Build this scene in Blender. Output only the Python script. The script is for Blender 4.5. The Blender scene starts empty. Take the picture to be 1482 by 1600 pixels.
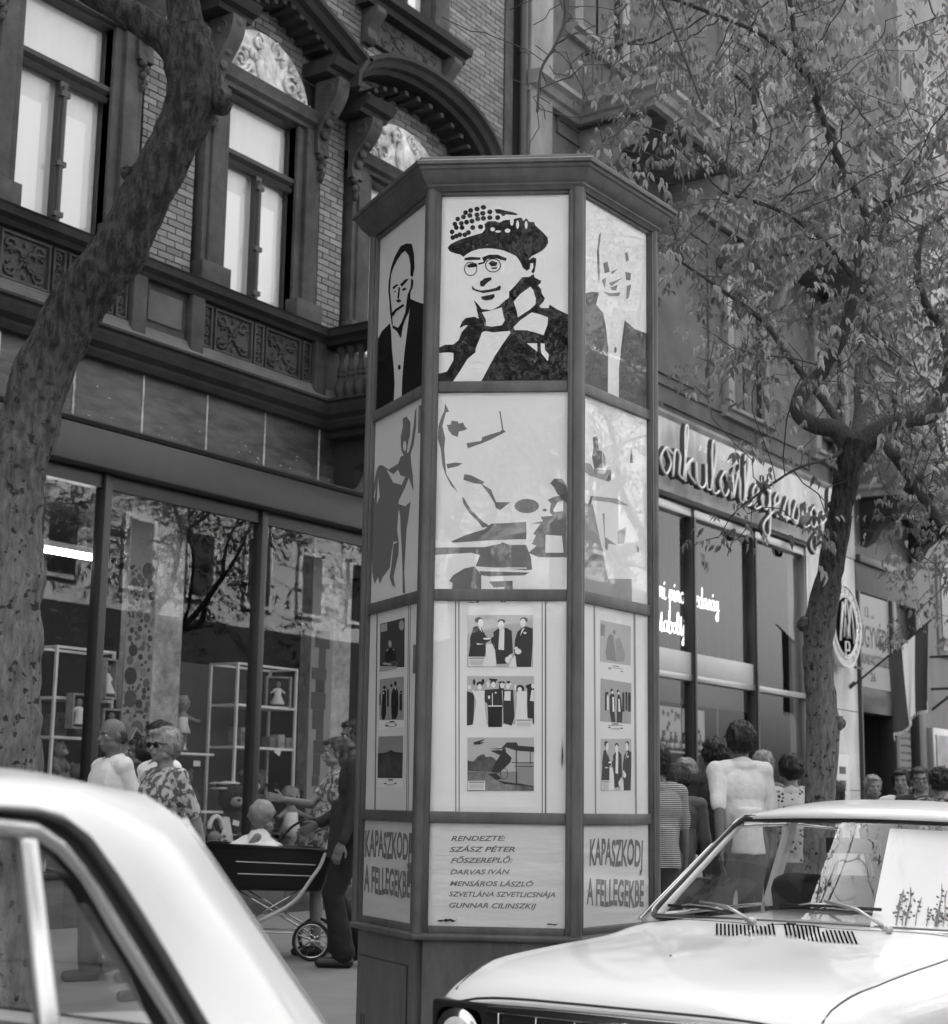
import bpy, bmesh, math, random
from mathutils import Vector, Matrix, noise, Quaternion
S = bpy.context.scene
COL = S.collection
PI = math.pi
R = math.radians
RND = random.Random(11)

# ------------------------------------------------------------------ camera
# world: X runs along the house fronts (to the right and away), Y into the
# houses, Z up from the pavement (the road lies 0.13 m lower). Facades at Y=11.4
F_, CX_, CY_, ROLL, PITCH, AZ, EYE = 2520., 741., 800., .0156, math.atan(453/2520), R(33.96), 1.18
FH = Vector((math.cos(AZ), math.sin(AZ), 0)); RT = Vector((math.sin(AZ), -math.cos(AZ), 0))
FW = FH*math.cos(PITCH)+Vector((0, 0, math.sin(PITCH))); UP = -FH*math.sin(PITCH)+Vector((0, 0, math.cos(PITCH)))
xc = RT*math.cos(ROLL)+UP*math.sin(ROLL); yc = UP*math.cos(ROLL)-RT*math.sin(ROLL)
cam = bpy.data.objects.new('camera', bpy.data.cameras.new('camera')); COL.objects.link(cam)
cam.matrix_world = Matrix(((xc.x, yc.x, -FW.x, 0), (xc.y, yc.y, -FW.y, 0), (xc.z, yc.z, -FW.z, EYE), (0, 0, 0, 1)))
cam.data.sensor_fit = 'VERTICAL'; cam.data.sensor_height = 36; cam.data.lens = F_/1600*36
cam.data.clip_start = .05; cam.data.clip_end = 2000
cam.data.dof.use_dof = True; cam.data.dof.focus_distance = 7.4; cam.data.dof.aperture_fstop = .0567/.0105
S.camera = cam
# ------------------------------------------------------------------ sky + sun, seen in black and white: the sun stands behind the houses,
# so this side of the street lies in open shade and the fronts across it are sunlit
W = bpy.data.worlds.new("World"); S.world = W; W.use_nodes = True
SUN_EL, SUN_AZ = R(50), R(72)          # direction the light comes from (azimuth from +X)
wn, wl = W.node_tree.nodes, W.node_tree.links
sky = wn.new('ShaderNodeTexSky'); sky.sky_type = 'NISHITA'; sky.sun_disc = False
sky.sun_elevation = SUN_EL; sky.sun_rotation = PI/2-SUN_AZ; sky.air_density = 1.0; sky.dust_density = 6.0; sky.ozone_density = 1.0
bw = wn.new('ShaderNodeRGBToBW'); wl.new(sky.outputs[0], bw.inputs[0])
wl.new(bw.outputs[0], wn['Background'].inputs['Color']); wn['Background'].inputs['Strength'].default_value = .15
sl = bpy.data.lights.new('sun', 'SUN'); sl.energy = 4.0; sl.angle = R(.6); sl.color = (1, 1, 1)
so = bpy.data.objects.new('sun', sl); COL.objects.link(so)
so.rotation_euler = Vector((math.cos(SUN_EL)*math.cos(SUN_AZ), math.cos(SUN_EL)*math.sin(SUN_AZ), math.sin(SUN_EL))).to_track_quat('Z', 'Y').to_euler()
vs = S.view_settings; vs.view_transform = 'Standard'; vs.look = 'None'; vs.exposure = 2.6; vs.gamma = 1; vs.use_curve_mapping = False
S.cycles.max_bounces = 6; S.cycles.transparent_max_bounces = 16; S.cycles.caustics_reflective = False; S.cycles.caustics_refractive = False
S.cycles.use_denoising = True

# ------------------------------------------------------------------ placing: a point of the photograph on a real plane
def ray(x, y): return FW*F_+xc*(x-CX_)-yc*(y-CY_)
def atY(x, y, Y): d = ray(x, y); return Vector((0, 0, EYE))+d*(Y/d.y)
def atD(x, y, D): d = ray(x, y); return Vector((0, 0, EYE))+d*(D/d.dot(FH))
def atZ(x, y, Z): d = ray(x, y); return Vector((0, 0, EYE))+d*((Z-EYE)/d.z)
def to_px(p):
    q = Vector(p)-Vector((0, 0, EYE)); z = q.dot(FW)
    return (CX_+q.dot(xc)/z*F_, CY_-q.dot(yc)/z*F_) if z > .01 else (-9999, -9999)

# ------------------------------------------------------------------ materials (all grey: the photograph is black and white)
MATS = {}
def mat(name, g, rough=.6, noise_=None, bump=None, metal=0, spec=.5, coat=0, g2=None, stretch=(1, 1, 1), emit=0, gen=None):
    """g base grey; noise_=(scale, amount) mottles it; bump=(scale, strength, dist); g2: second grey mixed by the noise"""
    if name in MATS: return MATS[name]
    m = bpy.data.materials.new(name); m.use_nodes = True; nt = m.node_tree; N, L = nt.nodes, nt.links
    b = N['Principled BSDF']; b.inputs['Base Color'].default_value = (g, g, g, 1); b.inputs['Roughness'].default_value = rough
    b.inputs['Metallic'].default_value = metal; b.inputs['Specular IOR Level'].default_value = spec
    b.inputs['Coat Weight'].default_value = coat; b.inputs['Coat Roughness'].default_value = .04
    if emit: b.inputs['Emission Color'].default_value = (1, 1, 1, 1); b.inputs['Emission Strength'].default_value = emit
    if noise_ or bump:
        tc = N.new('ShaderNodeTexCoord'); mp = N.new('ShaderNodeMapping'); mp.inputs['Scale'].default_value = stretch
        L.new(tc.outputs['Object'], mp.inputs[0])
    if noise_:
        n1 = N.new('ShaderNodeTexNoise'); n1.inputs['Scale'].default_value = noise_[0]; n1.inputs['Detail'].default_value = 6; n1.inputs['Roughness'].default_value = .65
        L.new(mp.outputs[0], n1.inputs[0])
        n2 = N.new('ShaderNodeTexNoise'); n2.inputs['Scale'].default_value = noise_[0]*.17; n2.inputs['Detail'].default_value = 3
        L.new(mp.outputs[0], n2.inputs[0])
        mx = N.new('ShaderNodeMath'); mx.operation = 'MULTIPLY_ADD'; mx.inputs[1].default_value = .5
        L.new(n2.outputs[0], mx.inputs[0])
        h = N.new('ShaderNodeMath'); h.operation = 'MULTIPLY'; h.inputs[1].default_value = .5; L.new(n1.outputs[0], h.inputs[0]); L.new(h.outputs[0], mx.inputs[2])
        cr = N.new('ShaderNodeValToRGB'); e = cr.color_ramp.elements
        lo, hi = g*(1-noise_[1]), (g2 if g2 is not None else g*(1+noise_[1]))
        e[0].position = .36; e[0].color = (lo, lo, lo, 1); e[1].position = .64; e[1].color = (hi, hi, hi, 1)
        L.new(mx.outputs[0], cr.inputs[0]); L.new(cr.outputs[0], b.inputs['Base Color'])
    if bump:
        n3 = N.new('ShaderNodeTexNoise'); n3.inputs['Scale'].default_value = bump[0]; n3.inputs['Detail'].default_value = 5
        L.new(mp.outputs[0], n3.inputs[0])
        bp = N.new('ShaderNodeBump'); bp.inputs['Strength'].default_value = bump[1]; bp.inputs['Distance'].default_value = bump[2] if len(bump) > 2 else .01
        L.new(n3.outputs[0], bp.inputs['Height']); L.new(bp.outputs[0], b.inputs['Normal'])
    MATS[name] = m; return m
def glass(name, ior=1.5, tint=.95, rough=0.0, wav=0, f0=0):
    """window glass: Fresnel mix of a clear pane and its mirror reflection"""
    if name in MATS: return MATS[name]
    m = bpy.data.materials.new(name); m.use_nodes = True; N, L = m.node_tree.nodes, m.node_tree.links
    N.remove(N['Principled BSDF']); out = N['Material Output']
    t = N.new('ShaderNodeBsdfTransparent'); t.inputs[0].default_value = (tint, tint, tint, 1)
    g = N.new('ShaderNodeBsdfGlossy'); g.inputs['Roughness'].default_value = rough; g.inputs[0].default_value = (1, 1, 1, 1)
    fr = N.new('ShaderNodeFresnel'); geo = N.new('ShaderNodeNewGeometry'); mr = N.new('ShaderNodeMapRange')   # same reflectance from both sides of the thin pane
    mr.inputs['To Min'].default_value = ior; mr.inputs['To Max'].default_value = 1/ior; L.new(geo.outputs['Backfacing'], mr.inputs['Value']); L.new(mr.outputs[0], fr.inputs[0])
    mx = N.new('ShaderNodeMixShader')
    L.new(fr.outputs[0], mx.inputs[0]); L.new(t.outputs[0], mx.inputs[1]); L.new(g.outputs[0], mx.inputs[2]); L.new(mx.outputs[0], out.inputs[0])
    if wav:
        n = N.new('ShaderNodeTexNoise'); n.inputs['Scale'].default_value = 1.3; n.inputs['Detail'].default_value = 1
        tc = N.new('ShaderNodeTexCoord'); L.new(tc.outputs['Object'], n.inputs[0])
        bp = N.new('ShaderNodeBump'); bp.inputs['Strength'].default_value = 1; bp.inputs['Distance'].default_value = wav
        L.new(n.outputs[0], bp.inputs['Height']); L.new(bp.outputs[0], g.inputs['Normal'])
    MATS[name] = m; return m
def pattern(name, kind, a, b, scale=1, thr=.5, rough=.8, stretch=(1, 1, 1)):
    """two-tone cloth/print: stripes, spots, blotches"""
    if name in MATS: return MATS[name]
    m = bpy.data.materials.new(name); m.use_nodes = True; N, L = m.node_tree.nodes, m.node_tree.links
    bs = N['Principled BSDF']; bs.inputs['Roughness'].default_value = rough; bs.inputs['Specular IOR Level'].default_value = .2
    tc = N.new('ShaderNodeTexCoord'); mp = N.new('ShaderNodeMapping'); mp.inputs['Scale'].default_value = stretch; L.new(tc.outputs['Object'], mp.inputs[0])
    if kind == 'stripes':
        t = N.new('ShaderNodeTexWave'); t.bands_direction = 'Z'; t.inputs['Scale'].default_value = scale; t.inputs['Distortion'].default_value = .3; o = t.outputs['Fac']
    elif kind == 'spots':
        t = N.new('ShaderNodeTexVoronoi'); t.inputs['Scale'].default_value = scale; o = t.outputs['Distance']
    else:
        t = N.new('ShaderNodeTexNoise'); t.inputs['Scale'].default_value = scale; t.inputs['Detail'].default_value = 4; o = t.outputs[0]
    L.new(mp.outputs[0], t.inputs[0])
    cr = N.new('ShaderNodeValToRGB'); e = cr.color_ramp.elements
    e[0].position = thr-.03; e[0].color = (a, a, a, 1); e[1].position = thr+.03; e[1].color = (b, b, b, 1)
    L.new(o, cr.inputs[0]); L.new(cr.outputs[0], bs.inputs['Base Color'])
    MATS[name] = m; return m

# ------------------------------------------------------------------ objects
def tag(o, label=None, cat=None, group=None, kind=None):
    if label: o['label'] = label
    if cat: o['category'] = cat
    if group: o['group'] = group
    if kind: o['kind'] = kind
    return o
def thing(name, label, cat, loc=(0, 0, 0), rz=0, group=None):
    o = bpy.data.objects.new(name, None); COL.objects.link(o); o.empty_display_size = .1
    o.location = loc; o.rotation_euler = (0, 0, rz); return tag(o, label, cat, group)
def copy_tree(o, parent=None):
    c = o.copy(); COL.objects.link(c); c.parent = parent
    for ch in [x for x in o.children]: copy_tree(ch, c)
    return c

class MB:
    def __init__(s): s.v = []; s.f = []
    def add(s, vs, fs):
        n = len(s.v); s.v += [tuple(p) for p in vs]; s.f += [tuple(i+n for i in f) for f in fs]; return s
    def box(s, x0, x1, y0, y1, z0, z1):
        return s.add([(x, y, z) for x in (x0, x1) for y in (y0, y1) for z in (z0, z1)],
                     [(0, 1, 3, 2), (4, 6, 7, 5), (0, 4, 5, 1), (2, 3, 7, 6), (0, 2, 6, 4), (1, 5, 7, 3)])
    def obox(s, c, size, M=None):
        c = Vector(c); h = Vector(size)*.5; M = M or Matrix.Identity(3)
        vs = [c+M@Vector((i*h.x, j*h.y, k*h.z)) for i in (-1, 1) for j in (-1, 1) for k in (-1, 1)]
        return s.add(vs, [(0, 1, 3, 2), (4, 6, 7, 5), (0, 4, 5, 1), (2, 3, 7, 6), (0, 2, 6, 4), (1, 5, 7, 3)])
    def extr(s, pts, vec):
        """closed polygon (3-D points) extruded along vec"""
        n = len(pts); vec = Vector(vec); vs = [Vector(p) for p in pts]+[Vector(p)+vec for p in pts]
        return s.add(vs, [tuple(range(n-1, -1, -1)), tuple(range(n, 2*n))]+[(i, (i+1) % n, (i+1) % n+n, i+n) for i in range(n)])
    def sweep(s, prof, path, closed=False, side=1, cap=True):
        """profile [(out,z)] swept along a plan path [(x,y)] with mitres; out goes to the right of travel"""
        n = len(path); rings = []
        for i in range(n):
            p = Vector(path[i]); a = Vector(path[i-1]) if (i or closed) else None; b = Vector(path[(i+1) % n]) if (i < n-1 or closed) else None
            d1 = (p-a).normalized() if a is not None else None; d2 = (b-p).normalized() if b is not None else None
            if d1 is None: d1 = d2
            if d2 is None: d2 = d1
            n1 = Vector((d1.y, -d1.x))*side; n2 = Vector((d2.y, -d2.x))*side
            m = (n1+n2)/(1+n1.dot(n2))
            rings.append([(p.x+m.x*o, p.y+m.y*o, z) for o, z in prof])
        k = len(prof); vs = [q for r in rings for q in r]; fs = []
        for i in range(n if closed else n-1):
            j = (i+1) % n
            for t in range(k):
                u = (t+1) % k
                fs.append((i*k+t, j*k+t, j*k+u, i*k+u))
        if not closed and cap: fs += [tuple(range(k)), tuple(range((n-1)*k+k-1, (n-1)*k-1, -1))]
        return s.add(vs, fs)
    def tube(s, path, r, n=6, cap=True, flat=1.0):
        P = [Vector(p) for p in path]; m = len(P)
        if not hasattr(r, '__len__'): r = [r]*m
        t0 = (P[1]-P[0]).normalized(); up = Vector((0, 0, 1)) if abs(t0.z) < .9 else Vector((1, 0, 0))
        a = t0.cross(up).normalized(); vs = []
        for i in range(m):
            t = (P[min(i+1, m-1)]-P[max(i-1, 0)]).normalized()
            a = (a-t*a.dot(t)); a = a.normalized() if a.length > 1e-6 else t.orthogonal().normalized(); b = t.cross(a)
            for k in range(n):
                w = 2*PI*k/n; vs.append(P[i]+(a*math.cos(w)+b*math.sin(w)*flat)*r[i])
        fs = [(i*n+k, i*n+(k+1) % n, (i+1)*n+(k+1) % n, (i+1)*n+k) for i in range(m-1) for k in range(n)]
        if cap: fs += [tuple(range(n-1, -1, -1)), tuple(range((m-1)*n, m*n))]
        return s.add(vs, fs)
    def lathe(s, prof, c=(0, 0, 0), n=12, M=None):
        c = Vector(c); M = M or Matrix.Identity(3); k = len(prof)
        vs = [c+M@Vector((r*math.cos(2*PI*i/n), r*math.sin(2*PI*i/n), z)) for r, z in prof for i in range(n)]
        fs = [(j*n+i, j*n+(i+1) % n, (j+1)*n+(i+1) % n, (j+1)*n+i) for j in range(k-1) for i in range(n)]
        return s.add(vs, fs+[tuple(range(n-1, -1, -1)), tuple(range((k-1)*n, k*n))])
    def ell(s, c, r, M=None, nu=12, nv=8, bumpy=0, seed=0):
        c = Vector(c); M = M or Matrix.Identity(3); r = Vector(r) if hasattr(r, '__len__') else Vector((r, r, r))
        vs = []; 
        def P(a, b):
            d = Vector((math.sin(a)*math.cos(b), math.sin(a)*math.sin(b), math.cos(a)))
            k = 1+(bumpy*noise.noise(d*3.1+Vector((seed, seed*.7, 0))) if bumpy else 0)
            return c+M@Vector((d.x*r.x*k, d.y*r.y*k, d.z*r.z*k))
        vs.append(P(0, 0))
        for i in range(1, nv):
            for j in range(nu): vs.append(P(PI*i/nv, 2*PI*j/nu))
        vs.append(P(PI, 0)); e = len(vs)-1
        fs = [(0, 1+j, 1+(j+1) % nu) for j in range(nu)]
        for i in range(nv-2):
            for j in range(nu):
                a, b = 1+i*nu+j, 1+i*nu+(j+1) % nu; fs.append((a, a+nu, b+nu, b))
        fs += [(e, e-nu+(j+1) % nu, e-nu+j) for j in range(nu)]
        return s.add(vs, fs)
    def cap(s, a, b, ra, rb, n=10):
        """tapered capsule"""
        a, b = Vector(a), Vector(b); s.ell(a, ra, nu=n, nv=6); s.ell(b, rb, nu=n, nv=6)
        return s.tube([a, b], [ra, rb], n)
    def grid(s, fn, nu, nv, flip=False):
        vs = [fn(i/nu, j/nv) for i in range(nu+1) for j in range(nv+1)]
        fs = [(i*(nv+1)+j, (i+1)*(nv+1)+j, (i+1)*(nv+1)+j+1, i*(nv+1)+j+1) for i in range(nu) for j in range(nv)]
        if flip: fs = [f[::-1] for f in fs]
        return s.add(vs, fs)
    def mesh(s, name, m, smooth=False, org=(0, 0, 0), auto=None):
        me = bpy.data.meshes.new(name); o = Vector(org)
        me.from_pydata([(p[0]-o.x, p[1]-o.y, p[2]-o.z) for p in s.v], [], s.f)
        if m: me.materials.append(m)
        if smooth:
            me.polygons.foreach_set('use_smooth', [True]*len(me.polygons))
            if auto: me.set_sharp_from_angle(angle=R(auto))
        me.validate(); return me
    def build(s, name, m, parent=None, smooth=False, label=None, kind=None, auto=None, bevel=0, org=None):
        """vertices are world coordinates unless org=(0,0,0); parent's own location is taken off"""
        if org is None:
            org = Vector((0, 0, 0)); q = parent
            while q is not None: org += q.location; q = q.parent
        o = bpy.data.objects.new(name, s.mesh(name, m, smooth or bool(bevel), org, auto)); COL.objects.link(o); o.parent = parent
        if bevel:
            bv = o.modifiers.new('bevel', 'BEVEL'); bv.width = bevel; bv.segments = 2; bv.limit_method = 'ANGLE'; bv.angle_limit = R(40)
        if label: o['label'] = label
        if kind: o['kind'] = kind
        return o
def put(name, me, parent, loc=(0, 0, 0), rot=(0, 0, 0), sc=(1, 1, 1)):
    o = bpy.data.objects.new(name, me); COL.objects.link(o); o.parent = parent; o.location = loc; o.rotation_euler = rot; o.scale = sc; return o
def top(mb, name, m, label, cat, loc=None, group=None, smooth=False, auto=None, bevel=0, kind=None):
    """a thing that is one mesh, its origin at loc"""
    o = mb.build(name, m, None, smooth, auto=auto, bevel=bevel, org=loc if loc is not None else (0, 0, 0))
    if loc is not None: o.location = loc
    return tag(o, label, cat, group, kind)
TS = bpy.data.scenes.new('workbench')       # meshes are evaluated in a scene of their own (fast), removed at the end
def evaluated(o, name, extra=()):
    for q in (o,)+tuple(extra): TS.collection.objects.link(q)
    vl = TS.view_layers[0]; vl.update(); dg = vl.depsgraph; me = bpy.data.meshes.new_from_object(o.evaluated_get(dg), depsgraph=dg)
    for q in (o,)+tuple(extra): TS.collection.objects.unlink(q)
    return me
def remesh(mb, vox, smooth=2, fac=.5):
    o = bpy.data.objects.new('tmp', mb.mesh('tmp', None))
    r = o.modifiers.new('r', 'REMESH'); r.mode = 'VOXEL'; r.voxel_size = vox; r.use_smooth_shade = True
    if smooth: sm = o.modifiers.new('s', 'SMOOTH'); sm.iterations = smooth; sm.factor = fac
    me = evaluated(o, 'tmp'); bpy.data.objects.remove(o); return me
def spline(pts, n=6):
    """Catmull-Rom through points"""
    P = [Vector(p) for p in pts]; out = []
    for i in range(len(P)-1):
        a, b, c, d = P[max(i-1, 0)], P[i], P[i+1], P[min(i+2, len(P)-1)]
        for k in range(n):
            t = k/n; out.append(.5*((2*b)+(c-a)*t+(2*a-5*b+4*c-d)*t*t+(3*b-a-3*c+d)*t**3))
    out.append(P[-1]); return out
def text_mesh(s, size=1, offset=0, shear=0, extrude=0.0, align='LEFT'):
    cu = bpy.data.curves.new('t', 'FONT'); cu.body = s; cu.size = size; cu.offset = offset; cu.shear = shear; cu.extrude = extrude; cu.align_x = align; cu.resolution_u = 3
    o = bpy.data.objects.new('t', cu)
    me = evaluated(o, 't'); bpy.data.objects.remove(o)
    vs = [tuple(v.co) for v in me.vertices]; fs = [tuple(p.vertices) for p in me.polygons]; bpy.data.meshes.remove(me); return vs, fs
def fit_text(s, w, h, offset=0, shear=0):
    """flat text whose bounding box is w wide and whose capitals are h high, origin bottom left"""
    vs, fs = text_mesh(s, 1, offset, shear); x0 = min(v[0] for v in vs); x1 = max(v[0] for v in vs)
    hv, _ = text_mesh('H', 1, 0); ch = max(v[1] for v in hv)
    return [((v[0]-x0)/(x1-x0)*w, v[1]/ch*h) for v in vs], fs

def displace(me, fn):
    """move every vertex along its normal by fn(co)"""
    n = len(me.vertices); co = [0.0]*(3*n); no = [0.0]*(3*n); me.vertices.foreach_get('co', co); me.vertex_normals.foreach_get('vector', no)
    for i in range(n):
        d = fn(Vector(co[3*i:3*i+3]))
        for j in range(3): co[3*i+j] += no[3*i+j]*d
    me.vertices.foreach_set('co', co); me.update()
# ------------------------------------------------------------------ shared materials
STONE = mat('carved dark stone', .06, .8, (5, .55), (60, .3, .01))
STONE_D = mat('shade-darkened stone', .026, .85, (4, .5), (60, .3, .01))  # dark stone, deepened in colour for the black shadows under cornices
STONE_M = mat('grey plaster', .105, .85, (2.2, .45), (40, .3, .01))
STONE_L = mat('pale render', .6, .85, (1.8, .42), (30, .2, .01), stretch=(1, 1, .35))
STONE_LG = mat('weathered light stone', .22, .85, (2.6, .5), (30, .25, .01), stretch=(1, 1, .4))
MARBLE = mat('stained marble slab', .075, .45, (7, .7), (14, .1, .01), stretch=(.5, 1, 2.2))
LIME = mat('lime crust in the joint', .5, .9, (14, .5))
METAL_D = mat('dark painted metal', .035, .4, (3, .15))
METAL_M = mat('grey painted metal', .038, .4, (5, .15))
METAL_L = mat('pale aluminium', .38, .3, metal=.6)
BLACK = mat('black gloss', .012, .3)
WOOD_D = mat('dark window wood', .045, .5, (20, .2))
TYMP = mat('blotched pale plaster relief', .6, .85, (7, .75), (20, .4, .02))
ASPH = mat('asphalt', .12, .9, (9, .2), (240, .5, .004))
PAVE = mat('asphalt pavement', .2, .88, (2.5, .14), (200, .4, .003))
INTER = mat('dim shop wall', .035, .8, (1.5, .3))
WHITE = mat('white lacquer', .75, .4)
SKY_SHEET = mat('reflected sky white', .8, .8, (2, .06), stretch=(3, 1, .2))  # near-white put in for bright sky reflected by the upper panes
PANE = glass('window pane', 1.75, .97, wav=.0006)
SHOP_GLASS = glass('shop window glass', 1.5, .9, wav=.0005)
CASE_GLASS = glass('show case glass', 1.42, .95, wav=.0004)
BRICKM = [mat('glazed brick %d' % i, g, .45, (9, .2), (30, .2, .004)) for i, g in enumerate((.085, .12, .15, .185))]
MORTAR = mat('sooty mortar', .03, .95, (10, .3))

# ------------------------------------------------------------------ ground
def ground():
    m = MB(); m.grid(lambda u, v: (-300+u*700, -300+v*302.9, -.13), 8, 8); m.build('road', ASPH, kind='structure')
    m = MB(); m.add([(-300, 3.22, 0), (400, 3.22, 0), (400, 400, 0), (-300, 400, 0)], [(0, 1, 2, 3)]); m.build('pavement', PAVE, kind='structure')
    m = MB(); 
    for i in range(40): m.box(-12+i*1.5+.004, -12+(i+1)*1.5-.004, 3.02, 3.22, -.3, .004)
    m.build('kerb', mat('granite kerb', .26, .8, (30, .3), (80, .3, .005)), kind='structure')
    m = MB(); m.grid(lambda u, v: (-300+u*700, -300+v*287, -.012), 4, 4); m.build('far_pavement', mat('far asphalt pavement', .08, .9, (2, .2)), kind='structure')
ground()

# ------------------------------------------------------------------ ornament pieces
def spiral(c, r, turns, a0, sgn, n=22):
    out = []
    for i in range(n):
        t = i/(n-1); a = a0+sgn*turns*2*PI*t; q = r*(1-t*.85); out.append((c[0]+q*math.cos(a), c[1]+q*math.sin(a)))
    return out
def relief_scroll(m, x0, x1, z0, z1, Y, seed=0, th=.018):
    """arabesque panel: rosette, four spirals and leaves, standing proud of plane Y"""
    rr = random.Random(seed); cx, cz = (x0+x1)/2, (z0+z1)/2; w, h = x1-x0, z1-z0
    if w > .3*h and w > .25:
        for k in range(8):
            a = k*PI/4; m.ell((cx+.1*h*math.cos(a), Y, cz+.1*h*math.sin(a)), (.055*h, .02, .035*h), Matrix.Rotation(-a, 3, 'Y'), 8, 5)
        m.ell((cx, Y, cz), (.05*h, .035, .05*h), nu=8, nv=5)
        for sx in (-1, 1):
            for sz in (-1, 1):
                q = spiral((cx+sx*.28*w, cz+sz*.26*h), .17*min(w, h), 1.3, PI/2*(1-sx) if sz > 0 else PI/2*(1-sx), sx*sz)
                P = [(cx+sx*.05*w, Y, cz+sz*.06*h), (cx+sx*.1*w, Y, cz+sz*.2*h)]+[(a, Y, b) for a, b in q]
                m.tube(P, [th*(1-.5*i/len(P)) for i in range(len(P))], 5)
                for k in range(7):
                    a = rr.random()*6.28; l = rr.uniform(.12, .19)*h; e = (cx+sx*.28*w+l*math.cos(a)*.9, cz+sz*.27*h+l*math.sin(a))
                    if abs(e[0]-cx) < w*.46 and abs(e[1]-cz) < h*.46:
                        m.ell((e[0], Y, e[1]), (.06*h, .018, .022*h), Matrix.Rotation(-a, 3, 'Y'), 6, 4)
            m.ell((cx, Y, cz+sx*.36*h), (.05*h, .02, .07*h), nu=6, nv=4)
    else:
        n = 4
        for k in range(n):
            z = z0+(k+.5)*h/n; s_ = 1 if k % 2 else -1
            m.tube([(a, Y, b) for a, b in spiral((cx+s_*.04*w, z), .36*w, 1.2, PI/2*s_, s_, 14)], th*.7, 5)
            for a in (0, 1, 2): m.ell((cx-s_*.2*w+.1*w*a, Y, z+(a-1)*.06*h), (.12*w, .014, .09*w), Matrix.Rotation(a, 3, 'Y'), 6, 4)
def console(x, zt, zb, Y, w, name, par):
    """scroll bracket: S-shaped side profile, leafed front, hanging drop"""
    m = MB(); h = zt-zb; pr = []
    for i in range(17):
        t = i/16; out = .30*(1-t)**1.2+.05+.05*math.sin(t*PI*2.2); pr.append((Y-out, zt-h*.72*t))
    pts = [(x-w/2, Y, zt)]+[(x-w/2, a, b) for a, b in pr]+[(x-w/2, Y, zt-h*.72)]
    m.extr(pts, (w, 0, 0))
    for s_ in (-1, 1):
        m.tube([(x+s_*w*.5, Y-.19+.09*math.cos(t)*(1-t/14), zt-.13+.09*math.sin(t)*(1-t/14)) for t in [k*.6 for k in range(1, 15)]], .016, 5)
    o = m.build(name, STONE, par, True, auto=40)
    m = MB()
    for i in range(6):
        t = i/5; m.ell((x, Y-.05-.28*(1-t)**1.2, zt-.06-h*.6*t), (w*.34, .03, .055), nu=8, nv=5)
    for i in range(5):
        m.ell((x+(.03 if i % 2 else -.03)*(1-i/5), Y-.05, zb+h*.26-i*h*.055), (.05*(1-i*.13), .045, .045), nu=8, nv=5)
    m.build('leaf_drop', STONE, par, True)
    return o

# ------------------------------------------------------------------ the brick house
BB = thing('brick_building', 'dark brick house with pedimented windows backed white like reflected sky above the toy shop', 'building', (13, 11.4, 0))
FY = 11.4
WC = [9.81, 12.62, 15.22]
def house_backing():
    m = MB(); m.box(-12, 18.0, 11.62, 11.9, 4.2, 22); m.box(17.55, 18.0, 11.5, 11.9, 0, 4.2); m.box(-12, 7.25, 11.4, 11.9, 0, 4.2); m.build('wall', MORTAR, BB)
    m = MB(); m.box(2, 17.7, FY+.012, 11.62, 12.9, 13.1)
    m.box(17.5, 17.7, FY-.02, 11.62, 4.2, 22); m.build('quoin_strip', STONE, BB)
house_backing()

def brick_wall():
    """running bond; holes for the windows; the 300 that show largest are single bricks, the rest one joined part"""
    holes = [(c-1.02 if i < 2 else c-1.15, c+1.02 if i < 2 else c+1.15, 6.3, 9.3 if i < 2 else 9.1) for i, c in enumerate(WC)]
    holes += [(c-.86, c+.86, 10.62, 13) for c in WC]
    L_, H_ = .236, .074; rr = random.Random(5); out = []
    z = 6.42; row = 0
    while z < 12.9:
        x = 8.3-(row % 2)*L_/2
        while x < 17.5:
            a, b = max(x, 8.3), min(x+L_, 17.5)
            zc = z+H_/2
            for h in holes:
                if h[2] < zc < h[3]:
                    if a < h[0] < b: b = h[0]
                    elif a < h[1] < b: a = h[1]
                    elif h[0] <= a and b <= h[1]: a = b
            if b-a > .05: out.append((a+.006, b-.006, z+.0055, z+H_-.0055, rr.uniform(0, .006), rr.choice((0, 1, 1, 2, 2, 3))))
            x += L_
        z += H_; row += 1
    def score(q):
        x, y = to_px(((q[0]+q[1])/2, FY, (q[2]+q[3])/2))
        if not (5 < x < 800 and 5 < y < 700) or abs(q[1]-q[0]-L_+.012) > .002: return 1e9
        # hidden by the left tree or the show case
        if 575 < x and y > 270: return 1e9
        tx = 330-(y-150)*.55
        if abs(x-tx) < 80 and y > 150: return 1e9
        return math.hypot((q[0]+q[1])/2, (q[2]+q[3])/2)
    out.sort(key=score)
    proto = []
    for k in range(4):
        m = MB(); m.box(0, L_-.012, 0, .22, 0, H_-.011)
        proto.append(m.mesh('brick', BRICKM[k]))
    for q in out[:300]:
        put('brick', proto[q[5]], BB, (q[0]-13, q[4], q[2]))
    rest = [MB() for _ in range(4)]
    for q in out[300:]: rest[q[5]].box(q[0], q[1], FY+q[4], FY+.2, q[2], q[3])
    # one joined part with four brick tones
    me = bpy.data.meshes.new('brickwork'); V = []; Fc = []; mi = []
    for k, r_ in enumerate(rest):
        n = len(V); V += r_.v; Fc += [tuple(i+n for i in f) for f in r_.f]; mi += [k]*len(r_.f)
    me.from_pydata([(p[0]-13, p[1]-11.4, p[2]) for p in V], [], Fc)
    for k in range(4): me.materials.append(BRICKM[k])
    me.polygons.foreach_set('material_index', mi)
    o = put('brickwork', me, BB); o['kind'] = 'stuff'
brick_wall()

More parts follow.
